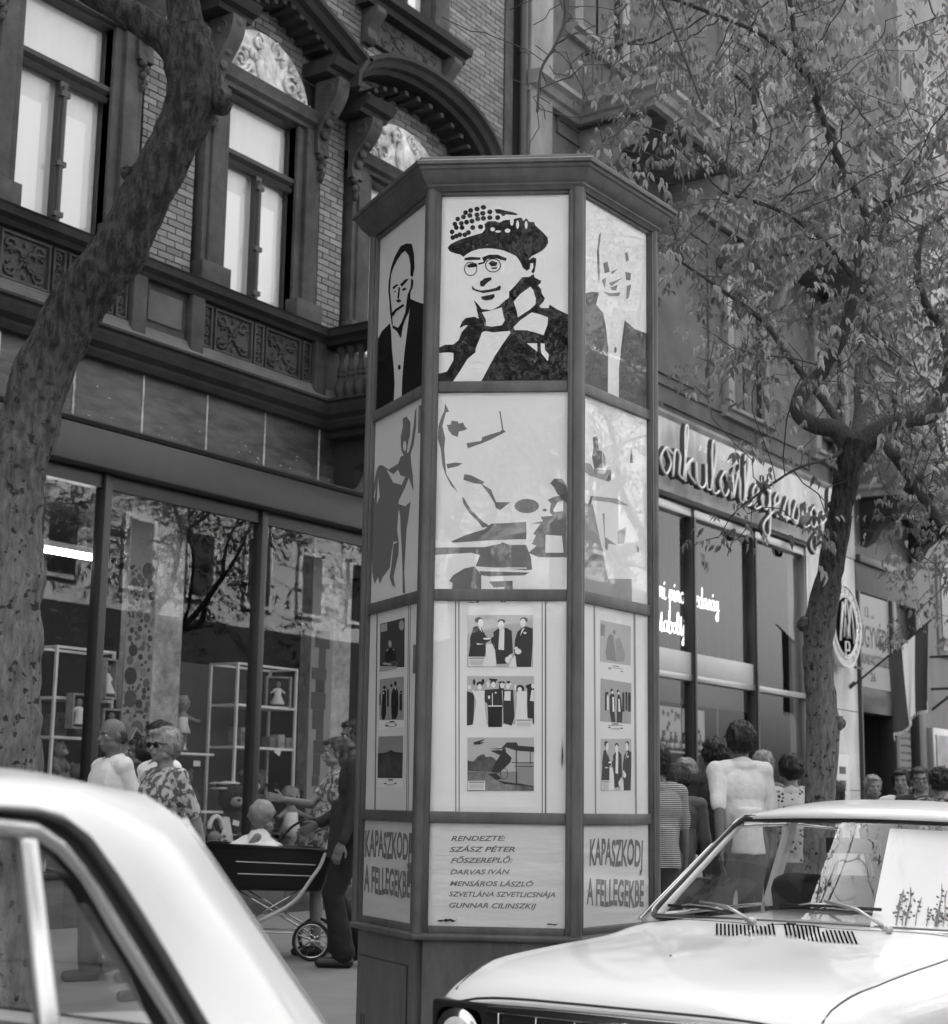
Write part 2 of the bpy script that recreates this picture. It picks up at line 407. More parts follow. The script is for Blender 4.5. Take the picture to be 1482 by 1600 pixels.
def window_unit(cx, gz0, gz1, hw, trans, par, ydeep=11.5, mull=True, roll=0):
    """casement: pane, transom, mullion with little collars, jambs, curtain behind, standing in for the reflected sky"""
    o = MB(); o.box(cx-hw-.1, cx-hw, 11.4, 11.56, gz0, gz1+.08); o.box(cx+hw, cx+hw+.1, 11.4, 11.56, gz0, gz1+.08); o.box(cx-hw-.1, cx+hw+.1, 11.4, 11.56, gz1, gz1+.1)
    fr = o.build('window', WOOD_D, par)
    if trans:
        m = MB(); m.sweep([(0, trans), (.06, trans), (.09, trans+.04), (.05, trans+.07), (.1, trans+.11), (.11, trans+.15), (0, trans+.17)], [(cx-hw-.04, 11.5), (cx+hw+.04, 11.5)]); m.build('transom', WOOD_D, fr)
    if mull:
        zt = trans or gz1; m = MB(); m.box(cx-.045, cx+.045, 11.42, 11.5, gz0, zt); m.tube([(cx, 11.415, gz0+.05), (cx, 11.415, zt-.05)], .028, 8)
        for zz in (gz0+.12, gz0+(zt-gz0)*.42, zt-.16): m.box(cx-.055, cx+.055, 11.385, 11.45, zz, zz+.05)
        m.build('mullion', WOOD_D, fr)
    m = MB(); m.add([(cx-hw, ydeep, gz0), (cx+hw, ydeep, gz0), (cx+hw, ydeep, gz1), (cx-hw, ydeep, gz1)], [(0, 1, 2, 3)]); m.build('pane', PANE, fr)
    m = MB()
    m.grid(lambda u, v: (cx-hw-.05+u*(2*hw+.1), 11.57+.004*math.sin(u*40), gz0-.02+v*(gz1-gz0+.04)), 40, 1)
    m.build('backing', SKY_SHEET, fr, True)  # white sheet in place of the sky mirrored in the pane
    m = MB()
    for s_ in (-1, 1):
        xa = cx+s_*hw*.5
        m.box(xa-hw*.36, xa+hw*.22, 11.545, 11.555, gz0, (trans or gz1)-.25)
    m.build('reflection_band', mat('reflected sky bright', .97, .7), fr)  # paler bands painted for the steps of the sky reflection
    return fr
def surround(cx, hw, z0, z1, par):
    for s_ in (-1, 1):
        m = MB(); a = cx+s_*hw
        for (o0, o1, y) in ((0, .13, 11.36), (.11, .3, 11.31), (.3, .38, 11.34)):
            x0, x1 = sorted((a+s_*o0, a+s_*o1)); m.box(x0, x1, y, 11.5, z0, z1)
        x0, x1 = sorted((a-s_*.02, a+s_*.42)); m.box(x0, x1, 11.27, 11.45, z0-.001, z0+.24)
        m.build('jamb', STONE, par, bevel=.008)
    m = MB(); m.sweep([(0, z1), (.1, z1), (.1, z1+.05), (.16, z1+.08), (.16, z1+.14), (.2, z1+.2), (0, z1+.22)], [(cx-hw-.38, 11.42), (cx+hw+.38, 11.42)]); m.build('lintel', STONE, par, bevel=.004)
def tympanum(cx, hw, z0, h, par, seed):
    m = MB(); n = 20; pts = [(cx-hw, 11.4, z0)]+[(cx-hw*math.cos(PI*i/n), 11.4, z0+h*math.sin(PI*i/n)) for i in range(1, n)]+[(cx+hw, 11.4, z0)]
    m.extr(pts, (0, .2, 0)); m.build('tympanum', TYMP, par)
    m = MB(); rr = random.Random(seed)
    m.ell((cx, 11.385, z0+h*.42), (.17, .05, .24), nu=14, nv=8); m.ell((cx, 11.36, z0+h*.42), (.1, .04, .17), nu=12, nv=8)
    for s_ in (-1, 1):
        m.tube([(a, 11.37, b) for a, b in spiral((cx+s_*.16, z0+h*.78), .1, 1.3, PI/2, s_)], .018, 5)
        m.tube([(a, 11.37, b) for a, b in spiral((cx+s_*.42, z0+h*.3), .15, 1.4, 0, s_)], .02, 5)
        m.tube([(a, 11.37, b) for a, b in spiral((cx+s_*.66, z0+h*.14), .09, 1.2, 0, -s_)], .016, 5)
        for k in range(16):
            a = rr.uniform(.15, .9); zz = z0+rr.uniform(.05, .9)*h*math.sqrt(max(0, 1-a*a)); m.ell((cx+s_*a*hw*.95, 11.375, zz), (rr.uniform(.03, .07), .03, rr.uniform(.02, .04)), Matrix.Rotation(rr.random()*3, 3, 'Y'), 7, 4)
    m.build('cartouche_relief', TYMP, par, True)
def moulding(path, prof, par, name, m_=None, dent=None):
    """profile [(out towards the street, along-normal)] carried along a path in the XZ plane"""
    m = MB(); n = len(path); k = len(prof); V = []
    for i in range(n):
        p = Vector(path[i]); a = Vector(path[max(i-1, 0)]); b = Vector(path[min(i+1, n-1)]); d1 = (p-a).normalized() if i else (b-p).normalized(); d2 = (b-p).normalized() if i < n-1 else d1
        n1, n2 = Vector((-d1.y, d1.x)), Vector((-d2.y, d2.x)); mm = (n1+n2)/(1+n1.dot(n2))
        for o, q in prof: V.append((p.x+mm.x*q, 11.4-o, p.y+mm.y*q))
    fs = [(i*k+t, (i+1)*k+t, (i+1)*k+(t+1) % k, i*k+(t+1) % k) for i in range(n-1) for t in range(k)]+[tuple(range(k)), tuple(range((n-1)*k+k-1, (n-1)*k-1, -1))]
    m.add(V, fs); return m.build(name, m_ or STONE_D, par, auto=30)
PED = [(-.1, 0), (.3, 0), (.34, .05), (.42, .06), (.46, .12), (.52, .15), (.52, .2), (-.1, .22)]
def upper_front():
    for i, c in enumerate(WC):
        hw = .56 if i < 2 else .66
        w = window_unit(c, 6.44, 8.7 if i < 2 else 8.55, hw, 7.92, BB)
        surround(c, hw, 6.43, 8.72 if i < 2 else 8.57, BB)
        zt = 8.93 if i < 2 else 8.78
        tympanum(c, .76 if i < 2 else .86, zt, .66, BB, i)
        cxs = 1.02 if i < 2 else 1.2; ze = 9.34 if i < 2 else 9.1
        for s_ in (-1, 1):
            console(c+s_*(cxs-.13), ze-.02, 8.12, 11.33, .2, 'console', BB)
            m = MB(); x = c+s_*(cxs-.12)
            m.sweep([(0, ze), (.38, ze), (.4, ze+.05), (.48, ze+.07), (.52, ze+.13), (.54, ze+.16), (0, ze+.17)], [(x-.26, 11.42), (x-.26+.0001, 11.42), (x+.26, 11.42)])
            m.build('capital_block', STONE_D, BB, auto=30)
        if i < 2:
            moulding([(c-1.24, ze+.17), (c-.42, ze+.17+.02), (c, ze+.52), (c+.42, ze+.19), (c+1.24, ze+.17)][0:1]+[(c-1.22, ze+.16), (c, ze+.6), (c+1.22, ze+.16)], PED, BB, 'pediment')
            path = [(c-1.1+2.2*k/15, ze+.08+.44*(1-abs(-1+2*k/15))) for k in range(16)]
        else:
            arc = [(c-1.4+.02, ze+.16)]+[(c-1.4*math.cos(PI*k/16)*1.0, ze+.16+.62*math.sin(PI*k/16)) for k in range(1, 16)]+[(c+1.4-.02, ze+.16)]
            moulding(arc, PED, BB, 'pediment')
            path = [(c-1.22*math.cos(PI*k/15), ze+.02+.55*math.sin(PI*k/15)) for k in range(16)]
        m = MB()
        for k, (x, z) in enumerate(path[1:-1]): m.box(x-.035, x+.035, 11.08, 11.44, z+.02, z+.075)
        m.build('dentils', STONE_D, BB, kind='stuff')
        m = MB()   # soffit closing the space under the raking cornice
        pts = [(x, 11.12, z+.07) for x, z in path]; n = len(pts)
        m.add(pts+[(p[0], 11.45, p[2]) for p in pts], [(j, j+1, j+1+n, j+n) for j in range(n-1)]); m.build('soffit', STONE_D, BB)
        m = MB(); q = [(x, 11.41, z+.08) for x, z in path]+[(path[-1][0], 11.41, zt-.02), (path[0][0], 11.41, zt-.02)]
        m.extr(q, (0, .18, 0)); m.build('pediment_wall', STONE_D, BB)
        # second-floor window over it
        z0 = 10.78
        window_unit(c, z0+.12, z0+2.3, .52, z0+1.7, BB)
        m = MB(); m.sweep([(0, z0-.12), (.22, z0-.12), (.24, z0-.05), (.34, z0-.03), (.36, z0+.06), (0, z0+.09)], [(c-1.03, 11.42), (c+1.03, 11.42)]); m.build('window_sill', STONE_D, BB, auto=30)
        m = MB(); m.box(c-.72, c+.72, 11.34, 11.42, z0-.5, z0-.12); m.build('apron_panel', STONE, BB, bevel=.01)
        m = MB(); relief_scroll(m, c-.68, c, z0-.48, z0-.14, 11.335, 3+i, .012); m.build('apron_relief', STONE, BB, True); m = MB(); relief_scroll(m, c, c+.68, z0-.48, z0-.14, 11.335, 5+i, .012); m.build('apron_relief', STONE, BB, True)
        for s_ in (-1, 1):
            m = MB(); x = c+s_*.82; m.extr([(x-.09, 11.42, z0-.12), (x-.09, 11.16, z0-.12), (x-.09, 11.14, z0-.2), (x-.09, 11.22, z0-.3), (x-.09, 11.3, z0-.38), (x-.09, 11.28, z0-.5), (x-.09, 11.34, z0-.56), (x-.09, 11.42, z0-.56)], (.18, 0, 0)); m.build('sill_bracket', STONE, BB, bevel=.01)
        for s_ in (-1, 1): m = MB(); a, b = sorted((c+s_*.54, c+s_*.86)); m.box(a, b, 11.33, 11.5, z0+.09, z0+2.4); m.build('jamb', STONE, BB, bevel=.01)
upper_front()

def belt():
    x0, x1 = 7.2, 13.92
    # lower cornice, mitred round the balcony
    path = [(x0, 11.38), (13.82, 11.38), (13.82, 10.4), (16.65, 10.4), (16.65, 11.38), (17.5, 11.38)]
    z = 5.28
    m = MB(); m.sweep([(0, z), (.12, z), (.16, z+.05), (.16, z+.08), (.24, z+.12), (.28, z+.2), (.28, z+.235), (.32, z+.25), (.32, z+.275), (0, z+.29)], path); m.build('cornice', STONE_D, BB, auto=30)
    m = MB(); m.box(13.83, 16.64, 10.41, 11.6, 5.2, 5.5); m.box(x0, 17.5, 11.37, 11.6, 5.2, 5.6); m.build('balcony_slab', STONE_D, BB)
    m = MB(); m.sweep([(0, 5.57), (.17, 5.57), (.07, 5.72), (.06, 5.76), (0, 5.76)], [(x0, 11.38), (13.9, 11.38)]); m.build('sloped_plinth', STONE_M, BB, auto=30)
    m = MB(); m.box(x0, 17.5, 11.36, 11.6, 5.56, 6.32); m.build('parapet_wall', STONE, BB)
    m = MB(); m.sweep([(0, 6.25), (.1, 6.25), (.13, 6.29), (.2, 6.32), (.22, 6.38), (.24, 6.4), (0, 6.43)], [(x0, 11.38), (13.82, 11.38), (13.82, 10.42), (16.65, 10.42), (16.65, 11.38)]); m.build('sill_cornice', STONE_D, BB, auto=30)
    for i, c in enumerate(WC[:2]):
        for s_ in (-1, 1):
            m = MB(); a, b = sorted((c+s_*.9, c+s_*1.09)); m.box(a, b, 11.27, 11.4, 5.6, 6.25); m.build('pedestal', STONE, BB, bevel=.012)
        q = [(c-.88, c-.72), (c-.7, c-.1), (c-.085, c+.085), (c+.1, c+.7), (c+.72, c+.88)]
        for k, (a, b) in enumerate(q):
            m = MB(); m.box(a+.01, a+.03, 11.32, 11.37, 5.77, 6.22); m.box(b-.03, b-.01, 11.32, 11.37, 5.77, 6.22); m.box(a+.03, b-.03, 11.325, 11.37, 6.2, 6.22); m.box(a+.03, b-.03, 11.325, 11.37, 5.77, 5.79)
            f = m.build('relief_panel', STONE, BB)
            m = MB(); relief_scroll(m, a+.02, b-.02, 5.78, 6.2, 11.345, k*3+i); m.build('arabesque', STONE, f, True)
    for a, b in ((10.98, 11.46),):
        m = MB(); m.box(a, b, 11.34, 11.37, 5.85, 6.17); m.build('plain_panel', STONE_M, BB, bevel=.012)
    # balustrade
    prof = [(.075, 5.6), (.075, 5.63), (.045, 5.66), (.075, 5.74), (.08, 5.8), (.06, 5.86), (.04, 5.9), (.055, 5.92), (.055, 5.94), (.04, 5.96), (.055, 5.98), (.05, 6.0), (.032, 6.06), (.03, 6.12), (.04, 6.17), (.07, 6.2), (.07, 6.25)]
    pm = MB().lathe([(r, z-5.6) for r, z in prof], n=12).mesh('baluster', STONE, True, auto=50)
    bl = MB(); bl.box(13.84, 16.63, 10.44, 10.6, 5.57, 5.6); bl.box(13.84, 13.99, 10.6, 11.36, 5.57, 5.6); bl.box(16.48, 16.63, 10.6, 11.36, 5.57, 5.6)
    bl.box(13.84, 16.63, 10.44, 10.6, 6.25, 6.3); bl.box(13.84, 13.99, 10.6, 11.36, 6.25, 6.3); bl.box(16.48, 16.63, 10.6, 11.36, 6.25, 6.3)
    for x in (13.83, 16.42): bl.box(x, x+.22, 10.43, 10.65, 5.58, 6.26)
    b = bl.build('balcony', STONE, BB)
    for k in range(5):
        for x in (13.915, 16.555): put('baluster', pm, b, (x-13, 11.22-.14*k-11.4, 5.6))
    for k in range(14): put('baluster', pm, b, (14.15+.17*k-13, 10.52-11.4, 5.6))
    for x in (14.0, 16.35): m = MB(); m.extr([(x, 11.45, 5.2), (x, 10.5, 5.2), (x, 10.5, 5.08), (x, 10.7, 4.95), (x, 11.1, 4.86), (x, 11.2, 4.7), (x, 11.45, 4.6)], (.25, 0, 0)); m.build('balcony_bracket', STONE_D, BB, bevel=.01)
    # marble fascia slabs over the shop window
    js = [7.3, 8.2, 9.2, 10.1, 10.99, 11.9, 12.8, 13.72, 14.62, 15.5, 16.4, 17.4]; rr = random.Random(2)
    for a, b in zip(js, js[1:]):
        y = 11.36-rr.uniform(0, .006)
        m = MB(); m.box(a+.006, b-.006, y, 11.55, 4.66, 5.3); m.build('marble_slab', MARBLE, BB)
    m = MB()
    for a in js[1:-1]:
        pts = [(a-.008-.006*rr.random(), 11.352, 4.66+.64*k/14) for k in range(15)]+[(a+.008+.008*rr.random(), 11.352, 5.3-.64*k/14) for k in range(15)]
        m.extr(pts, (0, .1, 0))
    for k in range(110):
        a = rr.choice(js[:-1])+rr.uniform(.06, .84); z = 4.68+abs(rr.gauss(0, .09)) if rr.random() < .8 else rr.uniform(4.8, 5.2); w = rr.uniform(.006, .04); h = rr.uniform(.003, .009)
        m.extr([(a, 11.352, z), (a+w, 11.352, z+rr.uniform(-.01, .01)), (a+w*.9, 11.352, z+h), (a+w*.1, 11.352, z+h*.8)], (0, .01, 0))
    m.build('lime_stain', LIME, BB, kind='stuff')
    # awning box over the glass
    m = MB(); m.sweep([(0, 4.60), (.05, 4.60), (.1, 4.62), (.13, 4.655), (.13, 4.67), (0, 4.69)], [(7.3, 11.38), (17.5, 11.38)])
    m.build('trim_bead', METAL_D, BB)
    m = MB(); m.sweep([(0, 4.22), (.1, 4.22), (.13, 4.24), (.13, 4.6), (0, 4.6)], [(7.3, 11.38), (17.5, 11.38)]); m.build('awning_box', METAL_M, BB, bevel=.006)
belt()
# downpipe between the houses
m = MB(); m.tube([(17.83, 11.3, .1), (17.83, 11.3, 16)], .065, 12)
for z in (2.5, 5.5, 8.5, 9.9, 11.5): m.tube([(17.83, 11.3, z), (17.83, 11.3, z+.07)], .078, 12)
top(m, 'drainpipe', METAL_D, 'dark vertical drainpipe between the brick house and the stone house', 'drainpipe', (17.83, 11.3, 0), smooth=True, auto=40)

# ------------------------------------------------------------------ toy shop front and its inside
def toy_shop():
    MX = [8.33, 10.62, 12.88, 15.1, 17.3]
    for i, x in enumerate(MX):
        m = MB(); m.box(x-.045, x+.045, 11.36, 11.5, .5, 4.22); m.build('shop_mullion', METAL_M, BB, bevel=.006)
    m = MB(); m.box(7.3, 17.5, 11.4, 11.5, 4.08, 4.22); m.build('shop_head', BLACK, BB)
    m = MB(); m.box(7.3, 17.5, 11.34, 11.55, .44, .5); m.build('shop_sill', METAL_M, BB, bevel=.008)
    rr = random.Random(4); x = 7.3
    while x < 17.4:
        m = MB(); m.box(x+.004, x+1.02-.004, 11.37-rr.uniform(0, .004), 11.55, 0, .44); m.build('plinth_slab', MARBLE, BB, bevel=.005); x += 1.02
    for a, b in zip(MX, MX[1:]):
        m = MB(); t = rr.uniform(-.002, .002); m.add([(a+.045, 11.43, .5), (b-.045, 11.43+t, .5), (b-.045, 11.43+t, 4.1), (a+.045, 11.43, 4.1)], [(0, 1, 2, 3)]); m.build('shop_window', SHOP_GLASS, BB)
    # interior shell
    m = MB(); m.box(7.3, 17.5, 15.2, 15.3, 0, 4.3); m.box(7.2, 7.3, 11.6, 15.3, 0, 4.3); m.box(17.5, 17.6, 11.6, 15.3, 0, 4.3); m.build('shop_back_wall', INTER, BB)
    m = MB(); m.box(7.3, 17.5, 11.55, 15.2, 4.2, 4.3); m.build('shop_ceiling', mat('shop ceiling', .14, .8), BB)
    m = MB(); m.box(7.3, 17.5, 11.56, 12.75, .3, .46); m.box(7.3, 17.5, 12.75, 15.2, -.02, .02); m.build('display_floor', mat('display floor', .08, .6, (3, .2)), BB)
    m = MB(); m.box(13.2, 14.5, 13.0, 13.05, .46, 2.7); m.build('display_back_board', mat('grey felt board', .12, .9, (3, .1)), BB)
    # columns: rough stone front, decorated card on the street side
    CONC = mat('rough concrete pillar', .42, .9, (11, .5), (60, .6, .01)); CARD = mat('grey card', .28, .8, (6, .06)); DOTS = [mat('dot %d' % i, g, .8) for i, g in enumerate((.035, .07, .11, .2))]
    for n_, (x, w) in enumerate(((11.95, .42), (14.88, .36))):
        m = MB(); m.box(x, x+w, 12.02, 12.5, .46, 4.2); c = m.build('pillar', CONC, BB)
        m = MB(); m.box(x-.4, x-.004, 12.0, 12.02, .46, 4.2); m.build('card_panel', CARD, c)
        rr = random.Random(3+n_)
        mm = [MB() for _ in DOTS]
        if n_ == 0:
            done = []
            for k in range(900):
                r_ = rr.choice((.085, .06, .045, .03, .02)) if k < 300 else rr.choice((.03, .02, .015)); cx = x-.4+rr.uniform(r_, .39-r_); cz = rr.uniform(.6, 3.5)
                if all(math.hypot(cx-a, (cz-b)) > (r_+q)*.98 for a, b, q in done):
                    done.append((cx, cz, r_)); mm[rr.randrange(4)].extr([(cx+r_*math.cos(t*PI/9), 11.996, cz+r_*1.05*math.sin(t*PI/9)) for t in range(18)], (0, .004, 0))
        else:
            z = 1.2
            while z < 3.1:
                h = rr.uniform(.09, .26); w_ = rr.choice((.12, .2, .26, .16)); cx = x-.22+rr.uniform(-.03, .03)
                mm[rr.choice((0, 0, 1, 3, 1))].box(cx-w_/2, cx+w_/2, 11.994, 11.999, z, z+h); z += h+.002
        for k, q in enumerate(mm):
            if q.v: q.build('dot_pattern' if n_ == 0 else 'square_pattern', DOTS[k], c, kind='stuff')
    # lit fluorescent tube near the ceiling
    fx = thing('tube_lamp', 'lit white fluorescent tube hanging under the toy shop ceiling', 'lamp', (11.0, 12.5, 3.66))
    m = MB(); m.box(10.3, 11.55, 12.46, 12.54, 3.64, 3.7); m.build('housing', WHITE, fx)
    m = MB(); m.tube([(10.34, 12.5, 3.6), (11.5, 12.5, 3.6)], .024, 10); m.build('tube', mat('lit tube', .9, .5, emit=5), fx)
toy_shop()
# ------------------------------------------------------------------ the stone house with the wine shop
SB = thing('stone_building', 'tall grey plastered stone house with balconies over the wine shop', 'building', (26, 11.4, 0))
def sbox(name, a, b, y0, y1, z0, z1, m_, par=None, bevel=0.008): m = MB(); m.box(a, b, y0, y1, z0, z1); return m.build(name, m_, par or SB, bevel=bevel)
SHUT = mat('slatted shutter', .3, .6)
def stone_window(cx, z0, h, hw, shutter=0, ped=True):
    m = MB(); m.box(cx-hw-.07, cx-hw, 11.3, 11.5, z0, z0+h); m.box(cx+hw, cx+hw+.07, 11.3, 11.5, z0, z0+h); m.box(cx-hw-.07, cx+hw+.07, 11.3, 11.5, z0+h, z0+h+.07)
    m.box(cx-.03, cx+.03, 11.4, 11.48, z0, z0+h*.68); m.box(cx-hw, cx+hw, 11.4, 11.48, z0+h*.68, z0+h*.72)
    w = m.build('window', WOOD_D, SB)
    m = MB(); m.add([(cx-hw, 11.46, z0), (cx+hw, 11.46, z0), (cx+hw, 11.46, z0+h), (cx-hw, 11.46, z0+h)], [(0, 1, 2, 3)]); m.build('pane', PANE, w)
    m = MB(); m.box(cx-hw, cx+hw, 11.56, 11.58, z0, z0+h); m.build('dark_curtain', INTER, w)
    if shutter:
        m = MB(); n = int(h*shutter/.055)
        for k in range(n): z = z0+h-.05*k; m.extr([(cx-hw, 11.43, z-.045), (cx-hw, 11.4, z-.045), (cx-hw, 11.385, z-.03), (cx-hw, 11.4, z-.008), (cx-hw, 11.43, z-.008)], (2*hw, 0, 0))
        m.build('roller_shutter', SHUT, w, kind='stuff')
    m = MB()
    for s_ in (-1, 1):
        a, b = sorted((cx+s_*(hw+.07), cx+s_*(hw+.3))); m.box(a, b, 11.28, 11.45, z0-.1, z0+h+.1)
    m.box(cx-hw-.3, cx+hw+.3, 11.275, 11.45, z0+h+.1, z0+h+.3); m.build('window_frame', STONE_LG, SB, bevel=.01)
    m = MB(); m.sweep([(0, z0-.22), (.1, z0-.22), (.14, z0-.14), (.22, z0-.12), (.22, z0-.06), (0, z0-.03)], [(cx-hw-.4, 11.4), (cx+hw+.4, 11.4)]); m.build('sill', STONE_LG, SB, auto=30)
    if ped:
        z = z0+h+.3; moulding([(cx-hw-.5, z+.14), (cx, z+.58), (cx+hw+.5, z+.14)], [(-.1, 0), (.16, 0), (.2, .05), (.3, .08), (.32, .14), (-.1, .16)], SB, 'window_pediment', STONE_LG)
        m = MB(); m.sweep([(0, z), (.12, z), (.2, z+.06), (.28, z+.08), (.28, z+.13), (0, z+.15)], [(cx-hw-.5, 11.4), (cx+hw+.5, 11.4)]); m.extr([(cx-hw-.4, 11.36, z+.14), (cx+hw+.4, 11.36, z+.14), (cx, 11.36, z+.6)], (0, .1, 0)); m.build('pediment_base', STONE_M, SB, auto=30)
def panel_frame(a, b, z0, z1, t=.04, y=11.36):
    m = MB()
    for q in ((a, a+t, z0, z1), (b-t, b, z0, z1), (a+t, b-t, z0, z0+t), (a+t, b-t, z1-t, z1)): m.box(q[0], q[1], y, 11.42, q[2], q[3])
    m.build('wall_moulding', STONE_M, SB, bevel=.008)
def house2():
    m = MB(); m.box(18.0, 33.9, 11.4, 11.9, 7.25, 22); m.build('wall', STONE_M, SB)
    m = MB(); m.box(17.96, 18.55, 11.24, 11.42, 7.3, 22); m.build('corner_pilaster', STONE_LG, SB, bevel=.015)
    m = MB(); m.sweep([(0, 9.6), (.08, 9.6), (.12, 9.68), (.2, 9.7), (.22, 9.8), (0, 9.85)], [(17.94, 11.26), (18.6, 11.26)]); m.build('pilaster_capital', STONE_LG, SB, auto=30)
    panel_frame(18.75, 19.25, 7.9, 10.2)
    panel_frame(21.55, 23.9, 7.9, 10.6); 
    for a, b in ((18.9, 21.4),): panel_frame(a, b, 10.75, 11.0, .03)
    stone_window(20.1, 7.8, 2.0, .5); stone_window(25.3, 7.9, 2.1, .55, .55); stone_window(29.2, 7.9, 2.1, .55, .4); stone_window(32.4, 7.9, 2.1, .5, 0)
    for c in (20.1, 25.3, 29.2, 32.4): stone_window(c, 12.6, 2.2, .55, .3 if c > 22 else 0)
    # balcony floor line: cornice, then two balconies on it
    z = 11.0
    path = [(17.9, 11.36), (19.4, 11.36), (19.4, 10.1), (22.5, 10.1), (22.5, 11.36), (26.2, 11.36), (26.2, 10.3), (29.4, 10.3), (29.4, 11.36), (33.9, 11.36)]
    m = MB(); m.sweep([(0, z), (.1, z), (.14, z+.06), (.2, z+.08), (.26, z+.16), (.34, z+.2), (.34, z+.27), (0, z+.3)], path); m.build('belt_cornice', STONE_LG, SB, auto=30)
    for a, b, y in ((19.42, 22.48, 10.12), (26.22, 29.38, 10.32)):
        m = MB(); m.box(a, b, y, 11.5, z+.06, z+.28); s_ = m.build('balcony', STONE_LG, SB)
        for k in range(12):
            if a+k*.26+.24 < b: m = MB(); m.box(a+k*.26+.012, a+k*.26+.248, y+.02, 11.4, z+.03, z+.058); m.build('soffit_plank', STONE_M, s_)
        for x in (a+.12, b-.3):
            m = MB(); m.extr([(x, 11.42, z+.02), (x, y+.15, z+.02), (x, y+.15, z-.08), (x, y+.42, z-.3), (x, y+.62, z-.34), (x, 11.2, z-.95), (x, 11.42, z-1.05)], (.2, 0, 0)); m.build('stone_bracket', STONE_LG, s_, bevel=.015)
        m = MB()
        for zz in (z+.36, z+1.15):
            m.tube([(a+.05, 11.3, zz), (a+.05, y+.08, zz), (b-.05, y+.08, zz), (b-.05, 11.3, zz)], .02, 5)
        n = 24
        for k in range(n+1):
            x = a+.05+(b-a-.1)*k/n; m.tube([(x, y+.08, z+.28), (x, y+.08, z+1.15)], .011, 4)
            if k % 2: m.tube([(u, y+.08, v) for u, v in spiral((x, z+.75), .08, 1.2, 0, 1, 12)], .009, 4)
        for k in range(7):
            for x in (a+.05, b-.05): m.tube([(x, y+.2+k*.16, z+.28), (x, y+.2+k*.16, z+1.15)], .011, 4)
        m.build('railing', BLACK, s_, kind='stuff')
    # ledge and low parapet strip above the white shop fascia
    m = MB(); m.sweep([(0, 7.16), (.06, 7.16), (.1, 7.22), (.1, 7.27), (0, 7.3)], [(18, 11.36), (30.2, 11.36)]); m.build('ledge', STONE_LG, SB, auto=30)
    for a, b in ((21.6, 25.8), (26.1, 28.2)): panel_frame(a, b, 7.42, 7.75, .03)
house2()
def wine_shop():
    m = MB(); m.box(18.0, 30.25, 11.3, 11.6, 5.99, 7.16); m.build('fascia', STONE_L, SB, bevel=.01)
    for a, b, z0, z1 in ((18.0, 18.7, 0, 5.98), (27.78, 30.25, 0, 5.98)):
        m = MB(); m.box(a, b, 11.32, 11.7, z0, z1); m.build('pier', STONE_L, SB, bevel=.01)
    for z in (1.5, 3.0, 4.6):
        sbox('joint', 27.8, 30.2, 11.314, 11.33, z, z+.012, STONE_D, bevel=0)
    m = MB(); m.sweep([(0, 5.9), (.05, 5.9), (.07, 5.94), (.05, 5.985), (0, 5.985)], [(18.7, 11.33), (27.78, 11.33)]); m.build('drip_edge', METAL_D, SB)
    MX = [18.75, 20.85, 23.08, 25.45, 27.7]; FR = METAL_L
    for i, x in enumerate(MX):
        m = MB(); m.box(x-.06, x+.06, 11.3, 11.46, .3, 5.72); m.box(x-.035, x+.035, 11.27, 11.3, .3, 5.72); m.build('shop_mullion', METAL_M if i < 4 else METAL_L, SB, bevel=.006)
    for a, b in zip(MX, MX[1:]):
        for z0, z1 in ((5.72, 5.86), (3.1, 3.2)): sbox('shop_rail', a+.06, b-.06, 11.31, 11.45, z0, z1, FR)
        if b < 26: sbox('enamel_band', a+.06, b-.06, 11.33, 11.44, 3.2, 3.55, mat('enamel band', .5, .4, (3, .06)))
        sbox('shop_sill', a+.06, b-.06, 11.31, 11.45, .3, .38, FR)
        m = MB(); z0 = 3.55 if b < 26 else 3.2
        m.add([(a+.06, 11.4, z0), (b-.06, 11.402, z0), (b-.06, 11.402, 5.72), (a+.06, 11.4, 5.72)], [(0, 1, 2, 3)]); m.build('shop_window', SHOP_GLASS, SB)
        m = MB(); m.add([(a+.06, 11.4, .38), (b-.06, 11.402, .38), (b-.06, 11.402, 3.1), (a+.06, 11.4, 3.1)], [(0, 1, 2, 3)]); m.build('shop_window', SHOP_GLASS, SB)
    sbox('shop_plinth', 18.7, 27.78, 11.34, 11.6, 0, .3, STONE_D)
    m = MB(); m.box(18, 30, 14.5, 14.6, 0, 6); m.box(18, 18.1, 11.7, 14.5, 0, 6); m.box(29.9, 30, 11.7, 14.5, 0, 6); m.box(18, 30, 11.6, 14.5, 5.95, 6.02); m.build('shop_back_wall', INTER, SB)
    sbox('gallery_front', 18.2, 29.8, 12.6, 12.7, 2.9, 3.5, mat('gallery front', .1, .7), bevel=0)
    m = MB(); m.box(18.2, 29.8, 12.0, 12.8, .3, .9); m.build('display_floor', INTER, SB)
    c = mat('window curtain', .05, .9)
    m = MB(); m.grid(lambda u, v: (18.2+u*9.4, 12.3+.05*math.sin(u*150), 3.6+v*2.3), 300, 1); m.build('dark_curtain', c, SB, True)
wine_shop()
